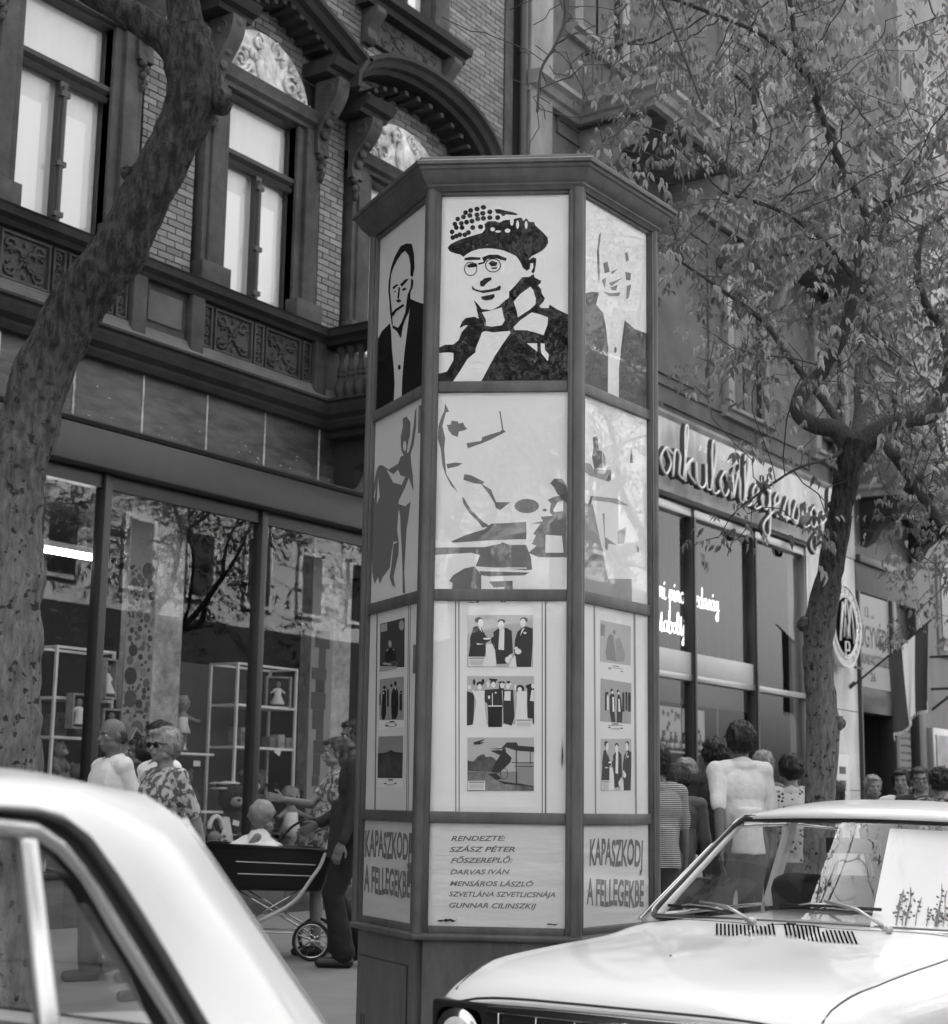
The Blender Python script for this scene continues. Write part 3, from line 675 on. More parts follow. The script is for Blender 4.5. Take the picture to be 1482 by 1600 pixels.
# bottles and a leaf frieze standing in the lower window
def bottles():
    pm = MB().lathe([(.036, 0), (.038, .17), (.03, .2), (.014, .23), (.013, .29), (.016, .295), (.016, .31)], n=10).mesh('bottle', BLACK, True, auto=50)
    pl = MB().lathe([(.0385, .05), (.0385, .13)], n=10).mesh('bottle', WHITE, True)
    sh = thing('display_shelf', 'long white bottle shelf behind the lower wine shop window', 'shelf', (22, 11.9, .9))
    for k, z in enumerate((1.0, 1.5, 2.0)):
        m = MB(); m.box(21.2, 25.2, 11.8, 12.0, z, z+.03); m.build('shelf', METAL_L, sh)
    for x in (21.25, 22.5, 23.8, 25.15): m = MB(); m.tube([(x, 11.9, .9), (x, 11.9, 2.9)], .012, 6); m.build('upright', METAL_L, sh)
    rr = random.Random(8); n = 0
    for z in (1.03, 1.53, 2.03):
        x = 21.35
        while x < 25.0:
            b = put('bottle', pm, None, (x, 11.9, z)); tag(b, ('dark bottle with pale label on the %s shelf of the wine shop window' % {1.03: 'lowest', 1.53: 'middle', 2.03: 'top'}[z]), 'bottle', 'bottles on the %s wine shop shelf' % {1.03: 'lowest', 1.53: 'middle', 2.03: 'top'}[z])
            put('bottle_label', pl, b); x += rr.uniform(.13, .3)
    m = MB(); m.box(21.3, 24.9, 12.02, 12.04, 2.1, 2.75); p = top(m, 'leaf_poster', mat('poster paper', .6, .8), 'white poster with dark vine leaves inside the lower wine shop window', 'poster', (23, 12.03, 2.1))
    rr = random.Random(3); m = MB()
    for k in range(60):
        x, z, r_ = rr.uniform(21.4, 24.8), rr.uniform(2.15, 2.7), rr.uniform(.04, .08); a0 = rr.random()*6
        m.extr([(x+r_*(1 if j % 2 else .45)*math.cos(a0+j*PI/5), 12.016, z+r_*(1 if j % 2 else .45)*math.sin(a0+j*PI/5)) for j in range(10)], (0, .003, 0))
    m.build('printed_leaves', INTER, p, kind='stuff')
bottles()

# ------------------------------------------------------------------ single-stroke handwriting for the neon tubes
HW = {  # letters as point lists on an x-height of 1; last number is the advance
 'B': ([(.1, 0), (.15, 1.9), (.2, 1.95), (.7, 1.8), (.8, 1.4), (.2, 1.05), (.9, .8), (.9, .2), (.4, 0), (.1, .1)], 1.1),
 'Á': ([(0, 0), (.5, 1.9), (.6, 1.9), (.95, 0), (.75, .8), (.2, .8)], 1.15), 'i': ([(0, .1), (.15, 1), (.15, .1), (.35, 0), (.45, .15)], .45),
 'l': ([(0, .1), (.3, 1.5), (.25, 2.0), (.1, 1.8), (.1, .15), (.3, 0), (.45, .15)], .45), 'a': ([(.6, .8), (.35, 1), (.05, .6), (.2, 0), (.5, .3), (.6, 1), (.6, .1), (.8, .05)], .8),
 'á': ([(.6, .8), (.35, 1), (.05, .6), (.2, 0), (.5, .3), (.6, 1), (.6, .1), (.8, .05)], .8), 'm': ([(0, .0), (.08, 1), (.1, .1), (.3, 1), (.42, .9), (.42, .1), (.62, 1), (.75, .9), (.75, .1), (.95, .05)], .95),
 'p': ([(0, .2), (.15, 1), (.12, -.9), (.15, .5), (.45, 1), (.6, .6), (.4, .05), (.15, .2), (.75, .1)], .75), 'n': ([(0, 0), (.1, 1), (.12, .1), (.35, 1), (.5, .85), (.5, .1), (.7, .05)], .7),
 'c': ([(.5, .85), (.3, 1), (.05, .5), (.3, 0), (.6, .15)], .6), 'e': ([(0, .35), (.4, .7), (.3, 1), (.08, .6), (.2, 0), (.55, .15)], .55), 'g': ([(.55, .8), (.3, 1), (.05, .55), (.25, .1), (.5, .4), (.55, 1), (.5, -.8), (.2, -.9), (.15, -.5), (.75, .15)], .75),
 'z': ([(0, .9), (.45, 1), (.05, .05), (.6, .1)], .6), 'd': ([(.55, .8), (.3, 1), (.05, .5), (.2, 0), (.5, .2), (.6, 2), (.6, .1), (.8, .05)], .8), 's': ([(0, .1), (.35, 1), (.45, .4), (.3, 0), (.05, .1), (.6, .1)], .6),
 't': ([(0, .1), (.25, 1.7), (.2, .1), (.4, 0), (.5, .2)], .5), 'b': ([(0, .1), (.25, 2), (.1, 1.8), (.1, .1), (.4, 0), (.55, .6), (.3, .95), (.6, .9)], .65), 'o': ([(.3, 1), (.05, .5), (.3, 0), (.55, .5), (.3, 1), (.65, .85)], .65),
 'j': ([(0, .1), (.2, 1), (.15, -.8), (-.1, -.9), (0, -.5), (.45, .15)], .45), 'r': ([(0, 0), (.1, 1), (.35, .9), (.3, .2), (.5, .05)], .5), 'k': ([(0, .1), (.25, 2), (.1, 1.9), (.1, 0), (.15, .6), (.5, 1), (.2, .5), (.6, .05)], .65), 'K': ([(.1, 1.9), (.1, 0), (.12, .9), (.7, 1.9), (.25, 1), (.8, 0)], .9)}
HW['é'] = HW['e']; HW['ü'] = ([(0, .9), (.05, .15), (.3, 0), (.5, .3), (.52, 1), (.55, .1), (.75, .05)], .75); HW['ö'] = HW['o']
DOT2 = {'é': (.25,), 'ü': (.15, .45), 'ö': (.2, .45), 'i': (.15,), 'á': (.35,), 'Á': (.6,), 'j': (.2,)}
def neon(name, txt, x0, x1, Y, zb, h, tm, bm, label, back=True, tube=.017, side=1):
    """glass tubes bent to handwriting between x0 and x1, base line zb, x-height h; grey tin letters behind"""
    tot = sum(HW[c][1] if c in HW else .5 for c in txt); k = (x1-x0)/tot
    o = thing(name, label, 'sign', (x0, Y, zb))
    x = x0
    for c in txt:
        if c in HW:
            pts, adv = HW[c]; P = spline([(x+a*k, Y, zb+b*h) for a, b in pts], 4)
            m = MB(); m.tube(P, tube, 6); t = m.build('letter', tm, o, True)
            if back:
                m = MB(); m.tube([(p.x, Y+.06, p.z) for p in P], .034, 6); m.build('tin_letter', bm, o, True, kind=None)
            if c in DOT2:
                m = MB()
                for q in DOT2[c]: m.tube([(x+q*k, Y, zb+h*(2.1 if c == 'Á' else 1.35)), (x+(q+.08)*k, Y, zb+h*(2.45 if c == 'Á' else 1.6))], tube, 6)
                m.build('accent', tm, t, kind='stuff')
            x += adv*k
        else: x += .5*k
    return o
TUBE = mat('unlit white glass tube', .92, .25); TIN = mat('grey tin letter', .03, .5)
neon('neon_sign', 'Borkülönlegességek', 20.6, 28.6, 11.02, 6.14, .42, TUBE, TIN, 'large handwritten neon sign on the white fascia above the wine shop')
m = MB()
for x in [21+.42*k for k in range(18)]: m.box(x, x+.04, 11.1, 11.3, 6.2, 6.24)
tag(m.build('sign_bracket', METAL_D, bpy.data.objects['neon_sign']), kind='stuff')
LIT = mat('lit neon tube', .9, .4, emit=.35)
neon('neon_lettering', 'Állami pincegazdaság', 22.1, 24.95, 11.75, 4.42, .17, LIT, TIN, 'small white neon handwriting, upper line, behind the wine shop glass', False, .010)
neon('neon_lettering', 'mintaboltja', 22.3, 23.85, 11.75, 3.9, .17, LIT, TIN, 'small white neon handwriting, lower line, behind the wine shop glass', False, .010)

# ------------------------------------------------------------------ signs, door, flag at the right end
def emblem():
    c = Vector((28.97, 11.12, 4.54)); r = .78
    o = thing('round_sign', 'round white sign with ringed letters M and P on the pier', 'sign', tuple(c))
    Ry = Matrix.Rotation(PI/2, 3, 'X')
    m = MB(); m.lathe([(r, -.03), (r, .06)], c, 40, Ry); m.build('sign_box', mat('sign white', .62, .5, (4, .06)), o, True, auto=40)
    m = MB(); m.lathe([(r*.73, 0), (r*.73, .07)], c+Vector((0, 0, 0)), 40, Ry); m.build('dark_disc', mat('sign grey', .008, 1, spec=0), o, True, auto=40)
    m = MB()
    for q in (r*.985, r*.77, r*.71): m.tube([(c.x+q*math.cos(t*PI/20), c.y-.075, c.z+q*math.sin(t*PI/20)) for t in range(41)], .014, 5)
    m.build('ring_tube', TUBE, o, True)
    y = c.y-.1
    for nm, pts in (('letter_m', [(-.36, -.3), (-.2, .42), (0, -.22), (.2, .42), (.36, -.3)]), ('letter_a', [(-.16, -.22), (-.05, .5), (.02, .5), (.14, -.22)]), ('letter_p', [(-.1, -.58), (-.1, -.3), (.07, -.3), (.1, -.38), (.07, -.46), (-.1, -.46)])):
        m = MB(); m.tube([(c.x+a, y, c.z+b*1.0) for a, b in pts], .026 if nm == 'letter_m' else .017, 6); m.build(nm, TUBE, o, True)
    txt = 'PINCEGAZDASÁG'; m = MB()
    for i, ch in enumerate(txt):
        a = PI*.98-(i+.5)*PI*1.3/len(txt)-.15; vs, fs = fit_text(ch, .085, .12, .01)
        ca, sa = math.cos(a-PI/2), math.sin(a-PI/2)
        m.add([(c.x+r*.8*math.cos(a)+(u-.042)*ca-v*sa, c.y-.064, c.z+r*.8*math.sin(a)+(u-.042)*sa+v*ca) for u, v in vs], fs)
    m.build('ring_lettering', METAL_D, o)
emblem()
def wtext(name, s, x0, x1, Y, z, h, m_, par, off=.012):
    vs, fs = fit_text(s, x1-x0, h, off); m = MB(); m.add([(x0+u, Y, z+v) for u, v in vs], fs); return m.build(name, m_, par)
def doorway():
    D = SB
    sbox('door_lintel', 30.25, 34.0, 11.3, 11.6, 5.38, 7.2, mat('dark granite', .07, .5, (5, .3)))
    sbox('door_cornice', 30.25, 32.5, 11.2, 11.34, 5.95, 6.1, METAL_D)
    for a, b in ((32.15, 32.4), (33.6, 34.0), (30.25, 30.33)): sbox('door_post', a, b, 11.25, 11.6, 0, 5.38, METAL_D)
    sbox('side_wall', 32.4, 33.6, 11.45, 11.6, 0, 5.38, mat('dark granite', .07))
    sbox('transom_bar', 30.33, 32.15, 11.3, 11.6, 3.02, 3.5, METAL_D)
    wtext('transom_lettering', 'PINCEGAZDASÁG KÖZPONT', 30.45, 32.05, 11.297, 3.18, .17, mat('faded lettering', .12, .5), D)
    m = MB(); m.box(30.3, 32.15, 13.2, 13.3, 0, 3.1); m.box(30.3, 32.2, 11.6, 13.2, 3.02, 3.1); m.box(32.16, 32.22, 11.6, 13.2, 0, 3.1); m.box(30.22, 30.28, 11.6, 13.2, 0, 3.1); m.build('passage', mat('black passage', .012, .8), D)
    wtext('door_lettering', 'ÜGYVÉD', 30.6, 31.9, 12.4, 1.55, .22, mat('dim gilt letters', .16, .5), D)
    s = thing('office_sign', 'large pale lettered sign over the dark doorway', 'sign', (31.2, 11.33, 3.52))
    m = MB(); m.box(30.34, 32.14, 11.33, 11.42, 3.52, 5.36); m.build('board', mat('sign board', .36, .5, (2, .1)), s)
    K = mat('sign letters', .035, .5)
    for t, a, b, z, h in (('13.', 30.75, 31.02, 4.92, .2), ('sz.', 31.12, 31.3, 4.92, .08), ('ÜGYVÉDI', 30.42, 32.06, 4.32, .42), ('MUNKAKÖZÖSSÉG', 30.45, 32.06, 3.98, .2), ('26', 30.98, 31.28, 3.66, .17)): wtext('lettering', t, a, b, 11.326, z, h, K, s)
    # list of tenants and notice box
    t = MB(); t.box(32.6, 33.35, 11.36, 11.44, 1.5, 3.3); tb = top(t, 'plaque_board', METAL_D, 'dark board of small grey name plates right of the doorway', 'board', (33, 11.44, 1.5), bevel=.01)
    for k in range(11): m = MB(); m.box(32.66, 33.29, 11.345, 11.36, 1.58+k*.15, 1.69+k*.15); m.build('name_plate', mat('name plate', .15, .5), tb)
    n = MB(); n.box(28.72, 29.37, 11.2, 11.32, 1.1, 2.15); nb = top(n, 'notice_box', mat('notice white', .7, .5), 'small white notice box with two black squares on the pale pier', 'notice', (29.2, 11.32, .95), bevel=.015)
    for z in (1.55, 1.8): m = MB(); m.box(28.87, 29.17, 11.192, 11.2, z, z+.13); m.build('printed_square', BLACK, nb)
    # balcony over the doorway
    z = 7.25
    m = MB(); m.sweep([(0, z), (.06, z), (.1, z+.1), (.2, z+.14), (.2, z+.22), (0, z+.24)], [(30.3, 11.36), (30.5, 10.45), (31.2, 10.2), (33.4, 10.2), (34.1, 10.45), (34.3, 11.36)]); m.extr([(30.3, 11.4, z+.02), (30.5, 10.46, z+.02), (31.2, 10.21, z+.02), (33.4, 10.21, z+.02), (34.1, 10.46, z+.02), (34.3, 11.4, z+.02)], (0, 0, .2)); b = m.build('balcony', STONE_LG, SB, auto=30)
    m = MB(); m.sweep([(0, z+.24), (.0, z+1.1), (-.14, z+1.1), (-.14, z+.24)], [(30.4, 11.36), (30.56, 10.5), (31.23, 10.25), (33.37, 10.25), (34.04, 10.5), (34.2, 11.36)]); m.build('parapet', STONE_M, b)
    m = MB(); m.sweep([(-.18, z+1.1), (.06, z+1.1), (.08, z+1.2), (-.18, z+1.22)], [(30.4, 11.36), (30.56, 10.5), (31.23, 10.25), (33.37, 10.25), (34.04, 10.5), (34.2, 11.36)]); m.build('parapet_cap', STONE_LG, b)
    for x in (30.55, 33.4):
        m = MB(); m.extr([(x, 11.42, z), (x, 10.4, z), (x, 10.35, z-.2), (x, 10.5, z-.42), (x, 10.75, z-.45), (x, 10.95, z-.6), (x, 11.1, z-.85), (x, 11.42, z-1.0)], (.3, 0, 0))
        m.tube([(x-.01, 10.72+p, z-.22+q) for p, q in spiral((0, 0), .19, 1.8, 0, 1, 24)], .03, 6); m.tube([(x-.01, 11.15+p, z-.5+q) for p, q in spiral((0, 0), .13, 1.5, 2, -1, 20)], .022, 6); m.build('scroll_bracket', STONE_D, b, True, auto=40)
    for k in range(3):
        m = MB(); m.lathe([(.1, 0), (.1, .05), (.06, .1), (.1, .3), (.08, .5), (.05, .65), (.1, .78), (.1, .84)], (29.3+.3*k*.9, 11.25, 7.32), 10); m.build('baluster', STONE_LG, SB, True, auto=50)
    sbox('balustrade_rail', 28.9, 30.35, 11.14, 11.36, 8.16, 8.3, STONE_LG)
doorway()
def flag():
    o = thing('flag', 'dark, white and dark striped flag hanging from a pole on the pier', 'flag', (29.82, 11.3, 3.45))
    a, b = Vector((29.82, 11.3, 3.45)), Vector((30.33, 9.8, 4.78)); m = MB(); m.tube([a, b, b+(b-a)*.03], [.02, .018, .004], 8); m.build('pole', BLACK, o, True, auto=40)
    m = MB(); m.tube([(29.8, 11.32, 3.45), (29.84, 11.22, 3.55)], .04, 8); m.box(29.6, 29.98, 11.1, 11.14, 3.8, 3.84); m.build('socket', METAL_D, o)
    t0, t1 = .45, .93
    cols = [mat('flag dark red', .06, .8), mat('flag white', .85, .8), mat('flag dark green', .05, .8)]
    for k in range(3):
        def fn(u, v, k=k):
            w = (k+u)/3; p = a.lerp(b, t0+(t1-t0)*w*(1-.12*v))
            L_ = 1.55-.1*w+.22*(1-w)*0
            return (p.x+.05*math.sin(w*16+v*2)*v, p.y+.06*math.sin(w*13)*v-.06*v, p.z-v*L_+.03*math.sin(w*20)*v)
        m = MB(); m.grid(fn, 6, 14); m.build('stripe', cols[k], o, True)
    m = MB()
    for k in range(40):
        w = k/39; p = a.lerp(b, t0+(t1-t0)*w*.88); q = Vector((p.x+.05*math.sin(w*16+2), p.y+.06*math.sin(w*13)-.06, p.z-1.55+.1*w+.03*math.sin(w*20))); m.tube([q, q-Vector((0, 0, .06))], .007, 4)
    m.build('fringe', WHITE, o, kind='stuff')
flag()
# ------------------------------------------------------------------ the next house
NB = thing('corner_building', 'pale house front at the far right end beyond the dark doorway', 'building', (40, 11.4, 0))
def house3():
    m = MB(); m.box(34.02, 60, 11.36, 11.9, 0, 32); m.build('wall', mat('pale wall', .24, .85, (1.5, .2), stretch=(1, 1, .4)), NB)
    for k in range(7):
        for z in (4.6, 8.6, 12.6, 16.4):
            x = 36+3.3*k; m = MB(); m.box(x-.7, x+.7, 11.3, 11.4, z-.1, z+2.2); f = m.build('window', STONE_LG, NB, bevel=.01)
            m = MB(); m.box(x-.52, x+.52, 11.28, 11.31, z+.05, z+2.05); m.build('pane', mat('dark pane', .02, .08), f)
    m = MB(); m.box(34.4, 35.7, 11.22, 11.36, 1.2, 2.9); s = top(m, 'poster_case', METAL_L, 'glazed poster case with a framed picture on the pale wall', 'show case', (35, 11.36, 1.2), bevel=.01)
    m = MB(); m.box(34.55, 35.55, 11.2, 11.22, 1.35, 2.75); m.build('picture', mat('case picture', .3, .3, (2, .7)), s)
    o = thing('hanging_sign', 'small framed sign on an iron bracket at the right edge', 'sign', (34.6, 11.3, 3.6))
    m = MB(); m.box(34.75, 34.83, 9.9, 10.6, 3.55, 4.6); m.build('sign_panel', mat('case picture 2', .35, .5), o, bevel=.015)
    m = MB(); m.tube([(34.79, 11.36, 4.45), (34.79, 10.2, 4.45)], .03, 6); m.tube([(34.79, 11.36, 3.75), (34.79, 10.2, 3.75)], .03, 6); m.tube([(34.79, 11.36, 3.3), (34.79, 10.75, 3.75)], .03, 6); m.build('bracket', METAL_D, o)
house3()

# ------------------------------------------------------------------ across the street: what the panes mirror
def opposite():
    pal = [mat('facade across %d' % i, g, .8, (1.5, .2)) for i, g in enumerate((.5, .4, .55))]
    for h, (x0, x1, H_) in enumerate(((-26, -4, 15.5), (-50, -26.1, 13.5), (-3.9, 16, 14), (16.1, 36, 16), (36.1, 60, 13.5))):
        o = thing('apartment_building', ('light plastered apartment house across the street, mirrored in %s' % ['the far left panes', 'the kiosk panes', 'the toy shop panes', 'the wine shop panes', 'the rightmost panes'][h]), 'building', ((x0+x1)/2, -16, 0))
        m = MB(); m.box(x0, x1, -17.5, -16, 7.2, H_); m.build('wall', pal[h % 3], o); m = MB(); m.box(x0, x1, -17.5, -15.98, 0, 7.2); m.build('shop_storey', mat('dark shop storey', .012, .6, (2, .4)), o)
        m = MB(); m.sweep([(0, H_-.5), (.3, H_-.5), (.6, H_-.1), (.6, H_), (0, H_)], [(x1, -16), (x0, -16)]); m.build('cornice', pal[(h+1) % 3], o)
        m = MB(); m.extr([(x0, -17.4, H_), (x0, -16, H_), (x0, -17.4, H_+1)], (x1-x0, 0, 0)); m.build('roof', METAL_D, o)
        n = int((x1-x0)/2.9); fm = gm = None
        for k in range(n):
            x = x0+1.6+k*(x1-x0-3.2)/(n-1)
            for j, z in enumerate((8.0, 11.6)):
                if z+2.4 > H_-.6: continue
                if fm is None:
                    fm = MB().box(-.75, .75, 0, .12, -.1, 2.4).mesh('window', pal[(h+1) % 3]); gm = MB().box(-.55, .55, .1, .14, .05, 2.2).mesh('pane', mat('dark pane', .02, .08))
                f = put('window', fm, o, (x-(x0+x1)/2, 0, z)); put('pane', gm, f)
        for k in range(3):
            m = MB(); x = x0+4+k*6; m.box(x, x+.9, -17.3, -16.6, H_, H_+2); m.build('chimney', METAL_D, o)
opposite()
# ------------------------------------------------------------------ the poster pillar
KF, KN = Vector((6.0823, 3.9476, 0)), None
_th = -1.0723; KT = Vector((math.cos(_th), math.sin(_th), 0)); KN = Vector((-KT.y, KT.x, 0))      # tangent along the front (left to right), normal pointing away
_a, _b, _d = .3511, .712, .625; SW = {0: (.045, .055), 1: (.05, .05), 2: (.052, .045)}
def kp(u, v): return KF+KT*u+KN*v
KV = [kp(-_b-.012, _d), kp(-_a, 0), kp(_a, 0), kp(_b, _d), kp(_a, 2*_d), kp(-_a, 2*_d)]           # faces: 0 left, 1 front, 2 right, 3.. rear
KC = kp(0, _d)
KI = thing('poster_kiosk', 'tall six-sided grey kiosk with glazed film posters standing on the pavement', 'kiosk', tuple(KC))
KP = mat('kiosk paint', .09, .5, (11, .42), (26, .35, .005), stretch=(1, 1, .35))
KPD = mat('kiosk paint dark', .1, .5, (8, .2), (26, .3, .004))
PAPER = mat('poster paper white', .86, .75, (3, .05)); PAPER_SH = mat('poster paper shaded', .72, .75, (3, .05)); PAPER_R = mat('wavy poster paper', .76, .75, (2.2, .06), (2.0, .6, .05), stretch=(.4, .4, 2))  # left-side sheets greyed in colour because that face lies in shade
INK = mat('poster ink', .006, .8, spec=.1); INK2 = mat('poster grey ink', .16, .7); INK3 = mat('poster lettering ink', .16, .7)
ROWS = [(3.104, 4.014), (2.131, 3.052), (1.137, 2.078), (.643, 1.087)]
class Face:
    def __init__(s, i):
        s.a, s.b = KV[i], KV[(i+1) % 6]; s.t = (s.b-s.a).normalized(); s.L = (s.b-s.a).length
        s.n = Vector((s.t.y, -s.t.x, 0))      # outward
        if s.n.dot(s.a+s.t*s.L*.5-KC) < 0: s.n = -s.n
    def P(s, u, z, out=0): return s.a+s.t*u+s.n*out+Vector((0, 0, z))
    def px(s, x, y, out=-.012):
        d = ray(x, y); o = Vector((0, 0, EYE)); t = ((s.a+s.n*out-o).dot(s.n))/d.dot(s.n); p = o+d*t; return ((p-s.a).dot(s.t), p.z)
FACES = [Face(i) for i in range(6)]
def fbox(m, f, u0, u1, z0, z1, o0, o1):
    return m.extr([f.P(u0, z0, o0), f.P(u1, z0, o0), f.P(u1, z1, o0), f.P(u0, z1, o0)], f.n*(o1-o0))
def kiosk():
    sw = [.055, .05, .045]
    for i, f in enumerate(FACES):
        sa, sb = SW.get(i, (.06, .06)); s_ = min(sa, sb)-.006
        for u0, u1 in ((.012, sa), (f.L-sb, f.L-.012)):
            m = MB(); fbox(m, f, u0, u1, .6, 4.05, -.05, .004); m.build('stile', KP, KI, bevel=.003)
            if u1-u0 < .03: continue
            m = MB(); c = (u0+u1)/2+(.004 if u0 < .1 else -.004); fbox(m, f, c-.008, c+.008, .62, 4.03, .004, .011); m.build('bead', KP, KI, bevel=.003)
        zs = [.605]+[z for r in ROWS[::-1] for z in r]+[4.05]
        for z0, z1 in ((.605, .643), (1.087, 1.137), (2.078, 2.131), (3.052, 3.104), (4.014, 4.05)):
            m = MB(); fbox(m, f, sa+.0005, f.L-sb-.0005, z0, z1, -.05, -.001); m.build('rail', KP, KI, bevel=.004)
        m = MB(); fbox(m, f, .03, f.L-.03, 0, .585, -.06, -.006); m.build('base_panel', KP, KI)
        for z0, z1 in ROWS:
            if i > 2: 
                m = MB(); fbox(m, f, s_, f.L-s_, z0-.01, z1+.01, -.03, -.022); m.build('back_board', KPD, KI); continue
            m = MB(); m.add([f.P(s_, z0-.01, -.008), f.P(f.L-s_, z0-.01, -.008), f.P(f.L-s_, z1+.01, -.008), f.P(s_, z1+.01, -.008)], [(0, 1, 2, 3)]); m.build('glass_pane', CASE_GLASS, KI)
    for v in KV:
        d = (v-KC).normalized(); m = MB(); p = v-d*.012
        m.lathe([(.03, .59), (.03, 4.05)], (p.x, p.y, 0), 14); m.build('post', KP, KI, True, auto=50)
    ring = [(v.x, v.y) for v in KV][::-1]
    if sum((ring[i][0]*ring[(i+1) % 6][1]-ring[(i+1) % 6][0]*ring[i][1]) for i in range(6)) < 0: side = -1
    else: side = 1
    m = MB(); m.sweep([(-.06, .582), (.018, .582), (.022, .59), (.022, .603), (.012, .612), (-.06, .612)], ring, True, side); m.build('ledge', KP, KI, bevel=.002)
    m = MB(); m.sweep([(-.06, 4.03), (.012, 4.03), (.022, 4.045), (.03, 4.05), (.032, 4.058), (.042, 4.064), (.062, 4.085), (.075, 4.112), (.085, 4.118), (.088, 4.13), (.102, 4.134), (.104, 4.15), (.098, 4.155), (-.06, 4.16)], ring, True, side); m.build('cornice', KP, KI, True, auto=25)
    m = MB(); rt_ = [kp(*q) for q in ((-_b-.09, _d), (-_a-.045, -.08), (_a+.045, -.08), (_b+.09, _d), (_a+.045, 2*_d+.08), (-_a-.045, 2*_d+.08))]
    m.extr([(p.x, p.y, 4.145) for p in rt_], (0, 0, .033)); m.build('roof', KPD, KI, bevel=.006)
    # service hatch, keyhole slots and hinges
    f = FACES[0]; h0, h1 = .0, f.L
    m = MB(); fbox(m, f, .055, f.L-.1, .04, .46, -.006, -.001); d = m.build('hatch', KP, KI)
    for u in (.1, .135): m = MB(); fbox(m, f, u, u+.012, .15, .2, -.001, .001); m.build('slot', BLACK, d)
    m = MB()
    for (a, b, z0, z1) in ((.05, f.L-.095, .458, .464), (f.L-.1, f.L-.094, .04, .46)): fbox(m, f, a, b, z0, z1, -.0055, -.0035)
    m.build('hatch_gap', BLACK, KI)
    for z in (2.87, 1.75, .95, .82): m = MB(); q = f.P(f.L-.062, z, .006); m.tube([q, q+Vector((0, 0, .13 if z > 1 else .09))], .009, 8); m.build('hinge', KP, KI, True, auto=50)
    fb = FACES[1]; rr = random.Random(9)
    for u, z, w, h in ((.09, .66, .09, .012), (fb.L-.13, .655, .05, .008), (.2, 2.068, .06, .006), (.35, 2.07, .03, .005), (fb.L-.07, 1.32, .008, .1)):
        m = MB(); n = 9; pts = [fb.P(u+w*k/n, z+rr.uniform(0, h*.5), -.0055) for k in range(n)]+[fb.P(u+w-w*k/n, z+h+rr.uniform(-h*.4, h*.5), -.0055) for k in range(n)]
        m.add(pts, [tuple(range(len(pts)))]); m.build('paint_stain', BLACK, KI)
kiosk()

# --- flat prints behind the glass, traced on the poster plane
def sheet(fi, row, m_, out=-.02, name='poster', label=None):
    f = FACES[fi]; z0, z1 = ROWS[row]; m = MB(); ua, ub = SW[fi][0]-.008, f.L-SW[fi][1]+.008; m.extr([f.P(ua, z0-.006, out), f.P(ub, z0-.006, out), f.P(ub, z1+.006, out), f.P(ua, z1+.006, out)], f.n*-.003)
    return m.build(name, m_, KI, label=label)
class Art:
    """polygons given in enlarged-photo pixels (origin, scale) laid on one face; clipped to the panel"""
    def __init__(s, fi, row, ox, oy, sc, par): s.f = FACES[fi]; s.row = row; s.o = (ox, oy, sc); s.par = par; s.lay = 0
    def uz(s, x, y):
        u, z = s.f.px(s.o[0]+x/s.o[2], s.o[1]+y/s.o[2], -.02); z0, z1 = ROWS[s.row]; i = FACES.index(s.f); return min(max(u, SW[i][0]-.005), s.f.L-SW[i][1]+.005), min(max(z, z0-.003), z1+.003)
    def draw(s, name, polys, m_, lay):
        m = MB()
        for p in polys:
            if len(p) == 5 and p[0] == 'e': p = [(p[1]+p[3]*math.cos(t*PI/8), p[2]+p[4]*math.sin(t*PI/8)) for t in range(16)]
            elif p[0] == 'r': _, cx, cy, rx, ry, w = p; k = 24; o_ = [(cx+rx*math.cos(2*PI*t/k), cy+ry*math.sin(2*PI*t/k)) for t in range(k)]; i_ = [(cx+(rx-w)*math.cos(2*PI*t/k), cy+(ry-w)*math.sin(2*PI*t/k)) for t in range(k)]; V = [s.f.P(*s.uz(*q), -.02+.0006*lay) for q in o_+i_]; m.add(V, [(t, (t+1) % k, (t+1) % k+k, t+k) for t in range(k)]); continue
            elif p[0] == 'b': _, x0, y0, x1, y1 = p; p = [(x0, y0), (x1, y0), (x1, y1), (x0, y1)]
            m.add([s.f.P(*s.uz(*q), -.02+.0006*lay) for q in p], [tuple(range(len(p)))])
        o = m.build(name, m_, s.par); o['kind'] = 'stuff' if len(polys) > 1 else ''
        if not o['kind']: del o['kind']
        return o
    def text(s, name, t, xl, yl, xr, yr, cap, m_, off=.012, shear=.25, wave=0, tall=None, lay=2, seed=0):
        """hand lettering between two baseline points (enlarged px) with capital height cap (px)"""
        vs, fs = text_mesh(t, 1, off, shear); x0 = min(v[0] for v in vs); x1 = max(v[0] for v in vs); ch = .73
        V = []
        for v in vs:
            a = (v[0]-x0)/(x1-x0); h = v[1]/ch
            x = xl+(xr-xl)*a; y = yl+(yr-yl)*a-cap*h
            if wave: y += wave*(math.sin(a*13+seed)*.6+math.sin(a*29+seed)*.4)*(1 if h < .5 else .7)
            V.append(s.f.P(*s.uz(x, y), -.02+.0006*lay))
        m = MB(); m.add(V, fs); return m.build(name, m_, s.par)
